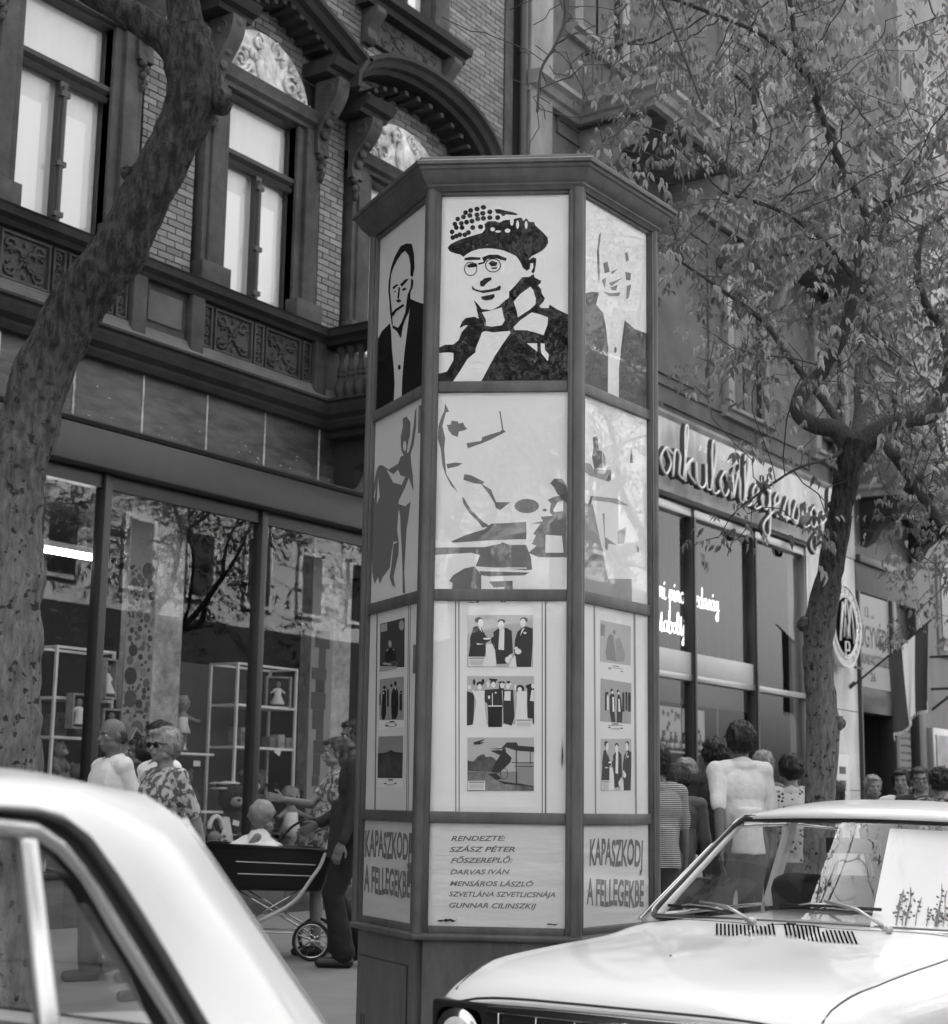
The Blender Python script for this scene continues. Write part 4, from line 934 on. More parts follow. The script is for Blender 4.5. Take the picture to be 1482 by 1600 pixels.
def posters():
    # top centre: portrait in a knitted cap
    p = sheet(1, 0, PAPER, label='black and white stencil portrait of a smiling man in knitted cap and round glasses'); A = Art(1, 0, 680, 300, 4.4909, p)
    cap_ = [(88, 392), (108, 368), (150, 345), (200, 325), (260, 308), (330, 288), (352, 262), (348, 225), (372, 205), (420, 205), (455, 215), (480, 200), (520, 195), (560, 190), (590, 180), (620, 200), (655, 205), (690, 215), (710, 240), (735, 262), (765, 290), (790, 320), (795, 355), (780, 385), (755, 410), (720, 430), (680, 450), (660, 470), (650, 500), (645, 555), (615, 530), (598, 490), (570, 450), (530, 430), (480, 410), (430, 400), (370, 395), (310, 400), (260, 415), (225, 435), (200, 455), (180, 440), (140, 430), (105, 418)]
    coatR = [(490, 762), (520, 742), (520, 700), (560, 660), (612, 598), (660, 596), (692, 576), (700, 600), (745, 622), (742, 640), (722, 655), (745, 682), (750, 712), (772, 747), (760, 772), (732, 800), (742, 815), (798, 815), (803, 790), (860, 825), (935, 860), (935, 1340), (320, 1340), (380, 1225), (420, 1150), (480, 1060), (530, 990), (528, 975), (480, 978), (410, 985), (350, 975), (355, 930), (340, 880), (325, 850), (300, 830), (288, 800), (272, 757), (300, 785), (330, 822), (400, 828), (450, 800)]
    coatL = [(288, 815), (312, 835), (345, 880), (355, 975), (330, 985), (310, 1040), (285, 1100), (285, 1125), (230, 1170), (180, 1250), (120, 1340), (15, 1340), (25, 1275), (85, 1260), (130, 1180), (130, 1130), (100, 1125), (20, 1130), (22, 1095), (70, 1072), (130, 1070), (165, 1040), (190, 980), (232, 935), (215, 935), (172, 955), (190, 910), (215, 885), (275, 875), (308, 890), (300, 850)]
    A.draw('cap_print', [cap_, [(418, 122), (450, 120), (500, 132), (550, 142), (582, 155), (575, 162), (530, 160), (480, 155), (430, 150)]], INK, 1)
    A.draw('coat_print', [coatR, coatL], INK, 1)
    dots = [(140, 225), (185, 220), (222, 212), (260, 205), (300, 190), (340, 185), (385, 180), (440, 180), (385, 140), (335, 150), (295, 160), (245, 165), (200, 175), (160, 190), (150, 250), (190, 250), (235, 285), (175, 300), (125, 320), (265, 250), (320, 245), (250, 130), (295, 120), (340, 108), (215, 145), (500, 215), (480, 150), (600, 205), (640, 215), (688, 240), (120, 280), (210, 300), (150, 310)]
    A.draw('cap_spots', [('e', x, y, 19-abs(x-340)*.012, 17+max(0, (x-450))*.06) for x, y in dots], INK, 1)
    A.draw('face_lines', [[(205, 465), (250, 455), (320, 460), (320, 475), (260, 478), (210, 480)], [(330, 460), (380, 440), (440, 440), (505, 465), (495, 485), (430, 465), (370, 470), (345, 500)],
        ('r', 250, 540, 46, 50, 6), ('r', 408, 515, 56, 50, 7), [(220, 520), (250, 500), (290, 500), (300, 520), (275, 528), (240, 532)], [(375, 500), (400, 482), (440, 495), (430, 520), (395, 522)], [(395, 530), (440, 528), (430, 540), (400, 542)], [(300, 500), (345, 490), (350, 500), (305, 512)],
        [(315, 630), (350, 605), (395, 598), (398, 615), (365, 640), (340, 665), (318, 660)], [(258, 655), (280, 680), (320, 692), (380, 685), (430, 672), (455, 655), (465, 670), (455, 690), (400, 700), (340, 710), (300, 700), (262, 685)],
        [(322, 735), (370, 725), (415, 715), (420, 735), (400, 755), (360, 762), (330, 755)], [(655, 480), (690, 458), (712, 468), (708, 510), (700, 560), (690, 572), (675, 562), (690, 530), (690, 500), (670, 500), (665, 540), (640, 555), (648, 500)]], INK, 2)
    A.draw('scarf_print', [[(552, 770), (600, 715), (670, 665), (690, 690), (708, 750), (705, 790), (660, 830), (620, 855), (582, 880), (575, 840)], [(550, 950), (600, 900), (680, 845), (740, 860), (793, 880), (790, 930), (762, 1005), (700, 985), (640, 970), (560, 970)], [(330, 845), (400, 830), (470, 810), (478, 860), (490, 900), (470, 935), (400, 945), (360, 940), (355, 890)], [(645, 1062), (718, 1062), (718, 1120)], [(742, 1062), (770, 1065), (772, 1110), (800, 1140), (792, 1188), (765, 1155), (745, 1130)],
        ('e', 510, 272, 20, 14), ('e', 405, 262, 16, 14), ('e', 442, 278, 20, 8), ('e', 540, 205, 13, 32), ('e', 580, 230, 10, 30), ('e', 640, 232, 10, 28)], PAPER, 2)
    # top left: laughing man in a tail coat
    p = sheet(0, 0, PAPER_SH, label='stencil portrait of a laughing man in dark tail coat'); A = Art(0, 0, 560, 370, 2.708, p)
    A.draw('suit_print', [[(60, 450), (83, 435), (100, 400), (135, 365), (140, 400), (143, 470), (150, 540), (155, 620), (150, 705), (60, 760)], [(222, 262), (250, 275), (300, 290), (300, 620), (184, 690), (187, 600), (195, 500), (205, 420), (215, 340)]], INK, 1)
    A.draw('head_print', [[(128, 230), (130, 190), (140, 130), (155, 85), (180, 40), (205, 28), (228, 30), (237, 70), (240, 130), (232, 170), (222, 165), (222, 120), (215, 80), (200, 60), (185, 70), (165, 100), (150, 130), (140, 160), (135, 230), (133, 262)], [(130, 235), (136, 235), (142, 300), (148, 380), (143, 372), (136, 320)], [(146, 214), (163, 200), (172, 205), (160, 213), (150, 224)], [(178, 202), (200, 180), (215, 178), (204, 192), (186, 212)], [(172, 212), (179, 215), (173, 262), (166, 262)], [(150, 232), (162, 228), (158, 236)], [(186, 222), (200, 214), (206, 222), (190, 230)], [(143, 322), (160, 304), (192, 284), (196, 292), (176, 306), (162, 316), (147, 340)], [(160, 268), (175, 264), (185, 272), (170, 280)], [(225, 175), (235, 185), (232, 215), (222, 235)], [(210, 245), (222, 215), (222, 280), (215, 320), (200, 350), (190, 380), (182, 430), (165, 400), (145, 385), (148, 375), (170, 385), (185, 360), (200, 320), (205, 280)], ('e', 175, 552, 6, 11)], INK, 2)
    # top right: man in evening dress, its inks paled to imitate the reflection washing over it
    p = sheet(2, 0, PAPER, label='stencil portrait of a man in dark tail coat and white shirt front'); A = Art(2, 0, 680, 300, 4.4909, p)
    A.draw('suit_print', [[(1020, 720), (1100, 700), (1150, 705), (1130, 790), (1180, 850), (1200, 950), (1215, 1100), (1212, 1420), (1020, 1330)], [(1330, 900), (1400, 960), (1500, 1000), (1500, 1560), (1290, 1450), (1290, 1250), (1310, 1050)]], mat('reflection-paled ink', .05, .6), 1)
    A.draw('head_print', [[(1135, 420), (1150, 300), (1165, 280), (1150, 400), (1155, 560), (1150, 640), (1140, 560)], [(1180, 500), (1210, 490), (1225, 560), (1190, 570)], [(1235, 560), (1280, 540), (1240, 580)], [(1170, 620), (1200, 600), (1190, 680)], [(1220, 640), (1320, 600), (1240, 660)], [(1230, 670), (1280, 650), (1270, 690), (1240, 690)], [(1330, 430), (1350, 420), (1360, 480), (1340, 490)], [(1335, 560), (1375, 570), (1370, 620), (1340, 620)], [(1345, 660), (1375, 650), (1360, 740), (1340, 760)], [(1180, 700), (1230, 710), (1300, 705), (1290, 730), (1220, 730)], ('e', 1265, 1108, 9, 22)], INK2, 2)
    # second row: dancer, tightrope scene with musician, fiddlers
    p = sheet(0, 1, PAPER_SH, label='grey stencil print of a dancer holding up her shawl'); A = Art(0, 1, 560, 370, 2.708, p)
    A.draw('dancer_print', [[(50, 1180), (65, 1060), (75, 1000), (85, 970), (100, 965), (130, 985), (170, 960), (180, 930), (195, 925), (215, 910), (225, 870), (235, 800), (240, 740), (248, 720), (246, 800), (235, 880), (222, 920), (225, 960), (232, 1010), (235, 1080), (228, 1060), (215, 1020), (200, 1060), (175, 1110), (170, 1130), (200, 1140), (222, 1120), (215, 1180), (205, 1240), (200, 1330), (195, 1420), (200, 1510), (188, 1505), (188, 1420), (185, 1330), (180, 1240), (178, 1180), (172, 1150), (165, 1240), (172, 1290), (150, 1290), (140, 1350), (135, 1400), (120, 1420), (105, 1440), (92, 1470), (85, 1440), (70, 1470), (60, 1420), (50, 1300)], [(150, 1300), (172, 1290), (172, 1340), (160, 1390), (150, 1440), (158, 1485), (145, 1475), (133, 1440), (140, 1400)], [(182, 900), (180, 850), (190, 800), (188, 770), (205, 760), (222, 785), (220, 840), (212, 870), (205, 925), (195, 930)]], INK2, 1)
    A.draw('shawl_gap', [[(120, 985), (150, 1005), (170, 985), (180, 1010), (200, 1015), (185, 1050), (150, 1040)], ('e', 198, 885, 7, 22), [(85, 1020), (92, 1100), (80, 1130)], [(75, 1060), (70, 1110), (66, 1100)]], PAPER_SH, 2)
    p = sheet(1, 1, PAPER, label='grey stencil print of an acrobat over a boat beside a seated musician'); A = Art(1, 1, 540, 590, 2.85, p)
    A.draw('acrobat_print', [[(445, 115), (462, 152), (448, 155), (432, 215), (445, 270), (440, 320), (445, 380), (450, 430), (500, 510), (530, 540), (560, 590), (610, 640), (645, 662), (610, 668), (590, 640), (550, 600), (525, 560), (520, 530), (470, 480), (445, 430), (432, 390), (425, 320), (412, 270), (415, 215), (430, 170), (440, 150)], [(452, 210), (470, 210), (472, 192), (500, 195), (505, 205), (525, 200), (530, 215), (543, 228), (530, 235), (505, 240), (500, 265), (475, 255), (460, 235)], [(540, 292), (605, 282), (610, 265), (640, 255), (690, 240), (700, 230), (715, 240), (695, 252), (650, 275), (610, 292), (545, 315)], [(685, 150), (691, 150), (704, 230), (698, 232)], [(450, 385), (490, 378), (522, 382), (500, 395), (455, 405)], [(530, 430), (560, 435), (620, 465), (610, 475), (650, 500), (665, 540), (672, 555), (735, 555), (715, 570), (690, 590), (670, 580), (665, 560), (640, 520), (605, 475), (570, 470), (525, 455)], ('e', 808, 572, 55, 32), ('e', 888, 590, 10, 6)], INK2, 1)
    A.draw('boat_print', [[(470, 730), (540, 700), (620, 675), (650, 650), (720, 648), (806, 642), (806, 720), (760, 720), (640, 725), (560, 730), (480, 735)], [(390, 757), (620, 755), (690, 740), (700, 733), (730, 745), (806, 745), (826, 800), (832, 855), (800, 858), (580, 840), (600, 790), (560, 780), (390, 790)], [(462, 905), (480, 880), (530, 850), (575, 840), (605, 880), (605, 952), (475, 952), (478, 915)], [(640, 908), (745, 905), (745, 952), (710, 952), (708, 932), (660, 935)], [(595, 862), (820, 868), (800, 880), (640, 885), (605, 880)]], INK2, 1)
    A.draw('musician_print', [[(912, 470), (930, 450), (965, 450), (985, 480), (988, 520), (970, 535), (945, 520), (930, 490)], [(900, 545), (930, 530), (1000, 520), (1000, 800), (860, 800), (815, 780), (850, 750), (830, 740), (850, 700), (820, 700), (822, 650), (880, 640), (870, 620), (925, 615), (910, 600), (915, 560)]], INK2, 1)
    A.draw('paper_gaps', [[(925, 590), (945, 555), (970, 550), (970, 595), (930, 600)], [(892, 700), (965, 705), (972, 780), (890, 780)], ('b', 580, 846, 808, 851), [(820, 650), (870, 650), (840, 690), (835, 740), (820, 700)]], PAPER, 2)
    p = sheet(2, 1, PAPER, label='pale stencil print of two fiddlers beside a sail'); A = Art(2, 1, 900, 600, 4.57, p)
    A.draw('fiddler_print', [[(122, 380), (145, 372), (158, 395), (160, 430), (165, 470), (185, 480), (190, 600), (150, 600), (140, 660), (130, 600), (115, 520), (125, 470)], [(395, 455), (405, 520), (410, 565), (385, 565), (388, 530)], [(250, 625), (250, 690), (215, 690)], [(122, 800), (108, 860), (90, 885), (85, 870), (105, 800)]], mat('soft grey ink', .12, .7), 1)
    A.draw('sail_print', [[(60, 560), (105, 570), (125, 605), (250, 615), (240, 700), (100, 655), (60, 625)], [(120, 800), (290, 818), (380, 870), (300, 860), (240, 845), (120, 830)], [(190, 925), (205, 925), (208, 1090), (290, 1150), (232, 1140), (230, 1170), (222, 1190), (208, 1170), (205, 1100)], [(300, 1050), (360, 1020), (345, 1140), (300, 1140)], [(190, 480), (210, 520), (212, 590), (195, 560)], [(60, 850), (120, 860), (150, 1000), (230, 1390), (400, 1392), (400, 1560), (60, 1480)], [(430, 1150), (450, 1170), (450, 1200), (438, 1200)], [(60, 1270), (190, 1170), (195, 1200), (60, 1330)]], mat('pale grey ink', .34, .7), 1)
    # third row: film stills on white card with double rules
    G = {k: mat('still grey %s' % k, v, .5) for k, v in dict(w=.85, l=.5, m=.25, d=.05, k=.008).items()}
    def still(A, name, quad, label): o = A.draw('film_still', [quad], G['w'], 1); o['label'] = label; return o
    def men(A, o_, x0, y0, x1, y1, strip=False):
        """three men in tail coats around a table, in a box"""
        def q(x, y): return (x0+(x-250)/(518)*(x1-x0), y0+(y-103)/(412)*(y1-y0))
        def Q(l): return [q(*p) for p in l]
        def E(x, y, a, b): return Q([(x+a*math.cos(t*PI/7), y+b*math.sin(t*PI/7)) for t in range(14)])
        A.par = o_
        A.draw('still_ground', [Q([(252, 105), (766, 105), (766, 513), (252, 513)])], G['l'], 2)
        A.draw('dark_suits', [Q([(275, 285), (300, 200), (330, 190), (360, 205), (400, 270), (430, 290), (430, 305), (395, 325), (400, 430), (262, 430), (275, 345)]), Q([(455, 240), (500, 205), (560, 205), (600, 230), (610, 400), (575, 420), (560, 485), (482, 488), (470, 380), (440, 320), (435, 290), (460, 270)]), Q([(645, 235), (700, 190), (765, 210), (765, 320), (750, 510), (640, 510), (620, 400), (625, 300)]), E(342, 145, 32, 24), E(520, 155, 30, 18), E(695, 142, 30, 20)], G['k'], 3)
        A.draw('faces', [E(358, 168, 22, 32), E(516, 186, 24, 36), E(688, 168, 22, 34), Q([(340, 200), (352, 195), (372, 245)]), Q([(505, 215), (543, 210), (542, 300), (540, 380), (495, 375)]), Q([(680, 215), (702, 205), (665, 270)]), E(568, 455, 20, 25), E(650, 390, 26, 22), E(635, 365, 14, 12), E(590, 430, 14, 16), E(405, 290, 30, 8), E(703, 245, 12, 9), Q([(325, 325), (385, 332), (330, 338)])], G['w'], 4)
        A.draw('fur_rug', [Q([(402, 335), (465, 325), (478, 505), (380, 510)]), Q([(600, 450), (632, 420), (636, 510), (575, 510)])], G['w'], 3)
        A.draw('caption_slip', [Q([(262, 432), (392, 432), (392, 505), (262, 505)])], G['w'], 5)
        A.draw('caption_lines', [Q([(268, 438), (386, 438), (386, 447), (268, 447)])]+[Q([(272+k*2, 456+k*9), (382-k*2, 456+k*9), (382-k*2, 459+k*9), (272+k*2, 459+k*9)]) for k in range(5)], G['m'], 6)
    p = sheet(1, 2, PAPER); A = Art(1, 2, 680, 940, 5.0, p)
    A.draw('ruled_line', [('b', x-w, -60, x+w, 1700) for x, w in ((162, 4), (188, 4), (838, 4), (864, 6))], mat('rule ink', .15, .7), 1)
    s1 = still(A, '', [(250, 103), (768, 105), (768, 515), (250, 513)], 'film still of three men in tail coats'); men(A, s1, 250, 103, 768, 515)
    A.par = p; s2 = still(A, '', [(250, 580), (775, 580), (775, 993), (250, 993)], 'film still of a cheering party with two ladies in white'); A.par = s2
    A.draw('still_ground', [('b', 252, 582, 773, 960)], G['l'], 2)
    A.draw('dark_figures', [[(250, 700), (310, 720), (300, 960), (250, 970)], [(385, 690), (520, 680), (530, 810), (505, 980), (420, 980), (410, 800), (390, 780)], [(530, 690), (612, 690), (622, 900), (600, 970), (535, 950)], [(720, 650), (775, 640), (775, 960), (722, 900)], ('e', 306, 630, 11, 24), ('e', 375, 625, 12, 22), ('e', 350, 645, 26, 22), ('e', 455, 632, 22, 16), ('e', 522, 632, 26, 10), ('e', 575, 630, 16, 10), ('e', 665, 680, 34, 30), [(420, 600), (490, 605), (480, 625), (430, 618)], [(705, 660), (745, 640), (775, 690), (735, 700)], [(500, 640), (545, 690), (500, 700)], ('b', 415, 810, 525, 980)], G['k'], 3)
    A.draw('white_dresses', [[(290, 690), (320, 700), (390, 695), (385, 770), (405, 960), (295, 965), (325, 780), (300, 720)], [(640, 720), (610, 760), (650, 700), (720, 700), (715, 800), (722, 915), (625, 915), (640, 800)], [(545, 700), (592, 700), (590, 775), (540, 772)], [(755, 690), (773, 690), (773, 780), (742, 775)]], G['w'], 4)
    A.draw('faces', [('e', 350, 668, 17, 24), ('e', 457, 650, 17, 24), ('e', 525, 656, 16, 22), ('e', 570, 662, 15, 22), ('e', 662, 688, 17, 20), ('e', 765, 660, 12, 20), ('e', 415, 650, 10, 25), ('e', 270, 670, 14, 18), ('e', 628, 670, 8, 25), ('e', 590, 645, 8, 12), ('e', 475, 712, 7, 7), ('b', 415, 812, 525, 820), ('b', 446, 715, 452, 815), ('b', 415, 735, 430, 760)], G['w'], 5)
    A.draw('caption_slip', [('b', 628, 915, 762, 985)], G['w'], 6); A.draw('caption_lines', [('b', 634, 922, 756, 931)]+[('b', 640, 940+k*10, 750, 943+k*10) for k in range(4)], G['m'], 7)
    A.par = p; s3 = still(A, '', [(252, 1060), (775, 1060), (775, 1483), (252, 1483)], 'film still of a man on the nose of an old biplane'); A.par = s3
    A.draw('still_ground', [('b', 254, 1062, 773, 1335)], G['l'], 2); A.draw('meadow', [('b', 254, 1328, 773, 1480)], mat('still meadow', .2, .6, (40, .6)), 3)
    A.draw('trees', [[(255, 1240), (300, 1250), (330, 1215), (350, 1200), (380, 1190), (400, 1215), (430, 1210), (450, 1215), (480, 1240), (480, 1330), (255, 1325)]], mat('still wood', .1, .6, (50, .6)), 4)
    A.draw('biplane', [[(300, 1100), (385, 1075), (386, 1080), (350, 1100), (388, 1100), (345, 1117), (305, 1118)], [(420, 1150), (520, 1145), (560, 1100), (640, 1100), (650, 1125), (775, 1135), (775, 1175), (640, 1165), (560, 1140), (500, 1155)], [(412, 1345), (480, 1340), (520, 1385), (480, 1395)], [(430, 1165), (510, 1160), (560, 1180), (600, 1220), (590, 1255), (555, 1290), (500, 1340), (440, 1330), (470, 1260), (510, 1200)], ('e', 540, 1165, 16, 20), ('b', 632, 1130, 640, 1420), ('b', 742, 1175, 748, 1270), ('b', 600, 1255, 773, 1261), ('b', 620, 1285, 773, 1290), [(480, 1395), (560, 1410), (770, 1440), (770, 1446), (540, 1425)], ('r', 540, 1345, 32, 44, 5)], G['k'], 5)
    A.draw('fuselage', [[(480, 1340), (640, 1340), (640, 1420), (560, 1415), (480, 1395)]], G['m'], 4.5); A.draw('lower_wing', [[(645, 1262), (773, 1262), (773, 1445), (645, 1415)]], mat('still wing', .3, .6), 4.5)
    A.draw('caption_slip', [('b', 258, 1400, 392, 1472)], G['w'], 6); A.draw('caption_lines', [('b', 264, 1406, 386, 1416)]+[('b', 270, 1424+k*10, 380, 1427+k*10) for k in range(4)], G['m'], 7)
    # left column of stills
    p = sheet(0, 2, PAPER_SH); A = Art(0, 2, 560, 940, 5.0, p)
    A.draw('ruled_line', [[(148, -60), (158, -60), (135, 1700), (125, 1700)], [(395, -60), (400, -60), (380, 1700), (374, 1700)], [(408, -60), (413, -60), (392, 1700), (386, 1700)]], mat('rule ink', .15, .7), 1)
    q = still(A, '', [(172, 170), (368, 122), (365, 517), (168, 550)], 'dark film still of an officer at a table'); A.par = q
    A.draw('still_ground', [[(174, 174), (366, 126), (363, 513), (170, 513)]], G['d'], 2)
    A.draw('dark_figure', [[(215, 385), (240, 365), (270, 365), (295, 390), (300, 470), (210, 470)]], G['k'], 3)
    A.draw('highlights', [('e', 252, 330, 13, 27), [(180, 180), (230, 168), (230, 228), (180, 240)], ('e', 342, 185, 20, 40), [(220, 385), (235, 368), (240, 375), (225, 390)], [(270, 375), (282, 370), (285, 382)], ('e', 215, 485, 18, 9), ('e', 245, 490, 15, 10), [(170, 505), (300, 505), (310, 522), (168, 548)]], mat('still highlight', .4, .5), 4)
    A.draw('platter', [('r', 285, 488, 25, 22, 5)], G['m'], 5)
    A.par = p; q = still(A, '', [(168, 605), (362, 580), (360, 985), (165, 997)], 'film still of figures in long coats'); A.par = q
    A.draw('still_ground', [[(170, 607), (360, 583), (358, 925), (167, 925)]], mat('still sky', .33, .5), 2)
    A.draw('dark_figures', [[(195, 700), (210, 690), (222, 700), (220, 880), (207, 925), (190, 925), (182, 880)], ('e', 208, 670, 11, 14), [(262, 720), (275, 680), (300, 668), (315, 700), (318, 800), (312, 880), (298, 918), (265, 918), (260, 820)], ('e', 293, 640, 9, 20), ('e', 263, 655, 8, 14), ('b', 228, 700, 242, 820), ('e', 236, 692, 6, 9), ('b', 325, 720, 345, 850), ('e', 338, 705, 7, 10), ('b', 168, 720, 177, 810)], G['k'], 3)
    A.draw('highlights', [[(290, 672), (298, 672), (294, 700)], ('e', 202, 715, 5, 5)], G['w'], 4)
    A.draw('caption_lines', [('b', 247, 933, 287, 943), ('b', 215, 947, 305, 950), ('b', 215, 962, 237, 974), ('b', 290, 958, 303, 970), ('b', 235, 975, 290, 979)], G['d'], 3)
    A.par = p; q = still(A, '', [(158, 1052), (356, 1045), (350, 1450), (150, 1450)], 'film still of an aeroplane over dark woods'); A.par = q
    A.draw('still_ground', [[(160, 1054), (354, 1047), (352, 1182), (156, 1185)]], mat('still sky 2', .28, .5), 2); A.draw('dark_wood', [[(156, 1185), (200, 1182), (240, 1170), (275, 1172), (352, 1182), (348, 1380), (154, 1378)]], mat('still wood 2', .045, .6, (60, .8)), 3)
    A.draw('plane', [('b', 243, 1165, 278, 1170), ('b', 255, 1160, 265, 1182)], G['k'], 4); A.draw('caption_lines', [('b', 235, 1388, 275, 1398), ('b', 205, 1415, 222, 1426), ('b', 285, 1415, 302, 1426), ('b', 225, 1430, 280, 1434)], G['d'], 3)
    # right column of stills
    p = sheet(2, 2, PAPER); A = Art(2, 2, 900, 940, 5.0, p)
    A.draw('ruled_line', [[(137, -60), (151, -60), (160, 1700), (148, 1700)], [(448, -60), (465, -60), (478, 1700), (462, 1700)]], mat('rule ink 2', .3, .7), 1)
    q = still(A, '', [(190, 140), (432, 190), (430, 576), (188, 545)], 'faded film still of a couple from behind'); A.par = q
    A.draw('still_ground', [[(192, 145), (430, 193), (428, 500), (190, 468)]], G['l'], 2); A.draw('dark_figures', [[(245, 290), (262, 255), (290, 262), (300, 330), (315, 470), (240, 455), (230, 400)], [(192, 175), (225, 180), (222, 270), (192, 265)], ('e', 298, 240, 12, 18), ('e', 338, 355, 7, 10)], G['m'], 3); A.draw('pale_cloak', [[(305, 300), (335, 275), (360, 330), (385, 420), (375, 470), (315, 470)]], mat('still pale', .34, .5), 3)
    A.draw('caption_lines', [[(285, 497), (337, 505), (337, 513), (285, 505)], [(252, 512), (365, 524), (365, 528), (252, 516)], ('b', 252, 520, 272, 530), ('b', 347, 540, 366, 550)], G['m'], 3)
    A.par = p; q = still(A, '', [(190, 597), (434, 635), (432, 1028), (186, 1005)], 'film still of two men before a crowd'); A.par = q
    A.draw('still_ground', [[(192, 600), (432, 638), (430, 958), (188, 935)]], mat('still pale 2', .4, .5), 2)
    A.draw('dark_figures', [[(262, 740), (280, 700), (300, 730), (305, 800), (300, 860), (308, 942), (275, 940), (262, 860)], [(320, 750), (330, 715), (350, 750), (362, 860), (360, 945), (318, 942)], ('e', 278, 695, 10, 16), ('e', 327, 702, 10, 14), ('b', 225, 720, 240, 850), ('e', 240, 715, 14, 10), ('b', 360, 730, 378, 860), ('b', 385, 720, 400, 850), ('b', 405, 730, 428, 860), ('e', 368, 720, 9, 12), ('e', 392, 715, 9, 12), ('e', 416, 720, 10, 12)], G['k'], 3)
    A.draw('white_fronts', [[(282, 745), (296, 745), (298, 860), (285, 860)], [(328, 760), (340, 760), (345, 860), (330, 860)], ('b', 240, 740, 254, 845), ('e', 282, 710, 7, 12), ('e', 330, 715, 7, 10)], G['w'], 4)
    A.draw('caption_lines', [('b', 282, 952, 332, 960), ('b', 252, 965, 365, 969), ('b', 252, 978, 270, 988), ('b', 347, 985, 366, 995), ('b', 275, 992, 345, 997)], G['d'], 3)
    A.par = p; q = still(A, '', [(190, 1065), (435, 1085), (432, 1484), (192, 1478)], 'small film still of three men in tail coats'); men(A, q, 192, 1070, 433, 1480)
    # bottom row: brush lettering
    p = sheet(1, 3, PAPER_R); A = Art(1, 3, 670, 1270, 4.234, p)
    for i, (t, xl, yl, xr, yr) in enumerate((('RENDEZTE:', 148, 186, 508, 184), ('SZÁSZ PÉTER', 138, 257, 572, 257), ('FŐSZEREPLŐ:', 146, 332, 556, 328), ('DARVAS IVÁN', 142, 408, 538, 406), ('MENSÁROS LÁSZLÓ', 140, 484, 692, 487), ('SZVETLÁNA SZVETLICSNÁJA', 134, 553, 838, 558), ('GUNNAR CILINSZKIJ', 136, 626, 714, 634))): A.text('lettering', t, xl, yl, xr, yr, 34, INK3, .018, .3, 1.6, seed=i)
    for fi, ox, oy, sc, a, b, c, pp in ((2, 670, 1270, 4.234, (1062, 338, 1418, 352, 175), (1044, 606, 1424, 618, 175), 9, PAPER_R), (0, 560, 1260, 4.708, (50, 358, 384, 390, 195), (44, 620, 384, 670, 195), 10, mat('poster paper shaded wavy', .6, .75, (2.2, .06), (2.0, .6, .05), stretch=(.4, .4, 2)))):  # left sheet of the pair greyed for its shaded side
        p = sheet(fi, 3, pp); A = Art(fi, 3, ox, oy, sc, p)
        A.text('lettering', 'KAPASZKODJ', *a, INK3, .03, .12, c, seed=1); A.text('lettering', 'A FELLEGEKBE', *b, INK3, .03, .08, c, seed=4)
posters()
# ------------------------------------------------------------------ parked cars, noses towards -X
CARW = mat('white car paint', .63, .35, coat=.6, spec=.4); SLOT = mat('slot black', .004, 1, spec=0); CHROME = mat('chrome', .55, .12, metal=1); RUBBER = mat('black rubber', .012, .45); TYRE = mat('tyre', .02, .8)
SEATM = mat('seat leatherette', .025, .45); SEATG = mat('grey seat cover', .16, .8); TRIM = mat('dark cabin', .02, .7); LENS = mat('lamp glass', .5, .08, (60, .3)); GLS = glass('car glass', 1.22, .86, wav=.0)
def lerp_keys(K, x):
    if x <= K[0][0]: return K[0][1]
    for i in range(len(K)-1):
        (a, p), (b, q) = K[i], K[i+1]
        if x <= b:
            sl = (q-p)/(b-a); s0 = (p-K[i-1][1])/(a-K[i-1][0]) if i else sl; s1 = (K[i+2][1]-q)/(K[i+2][0]-b) if i+2 < len(K) else sl
            m0 = 0 if s0*sl <= 0 else 2*s0*sl/(s0+sl); m1 = 0 if s1*sl <= 0 else 2*s1*sl/(s1+sl)
            if not i: m0 = sl
            h = b-a; t = (x-a)/h; return (2*t**3-3*t*t+1)*p+(t**3-2*t*t+t)*h*m0+(-2*t**3+3*t*t)*q+(t**3-t*t)*h*m1
    return K[-1][1]
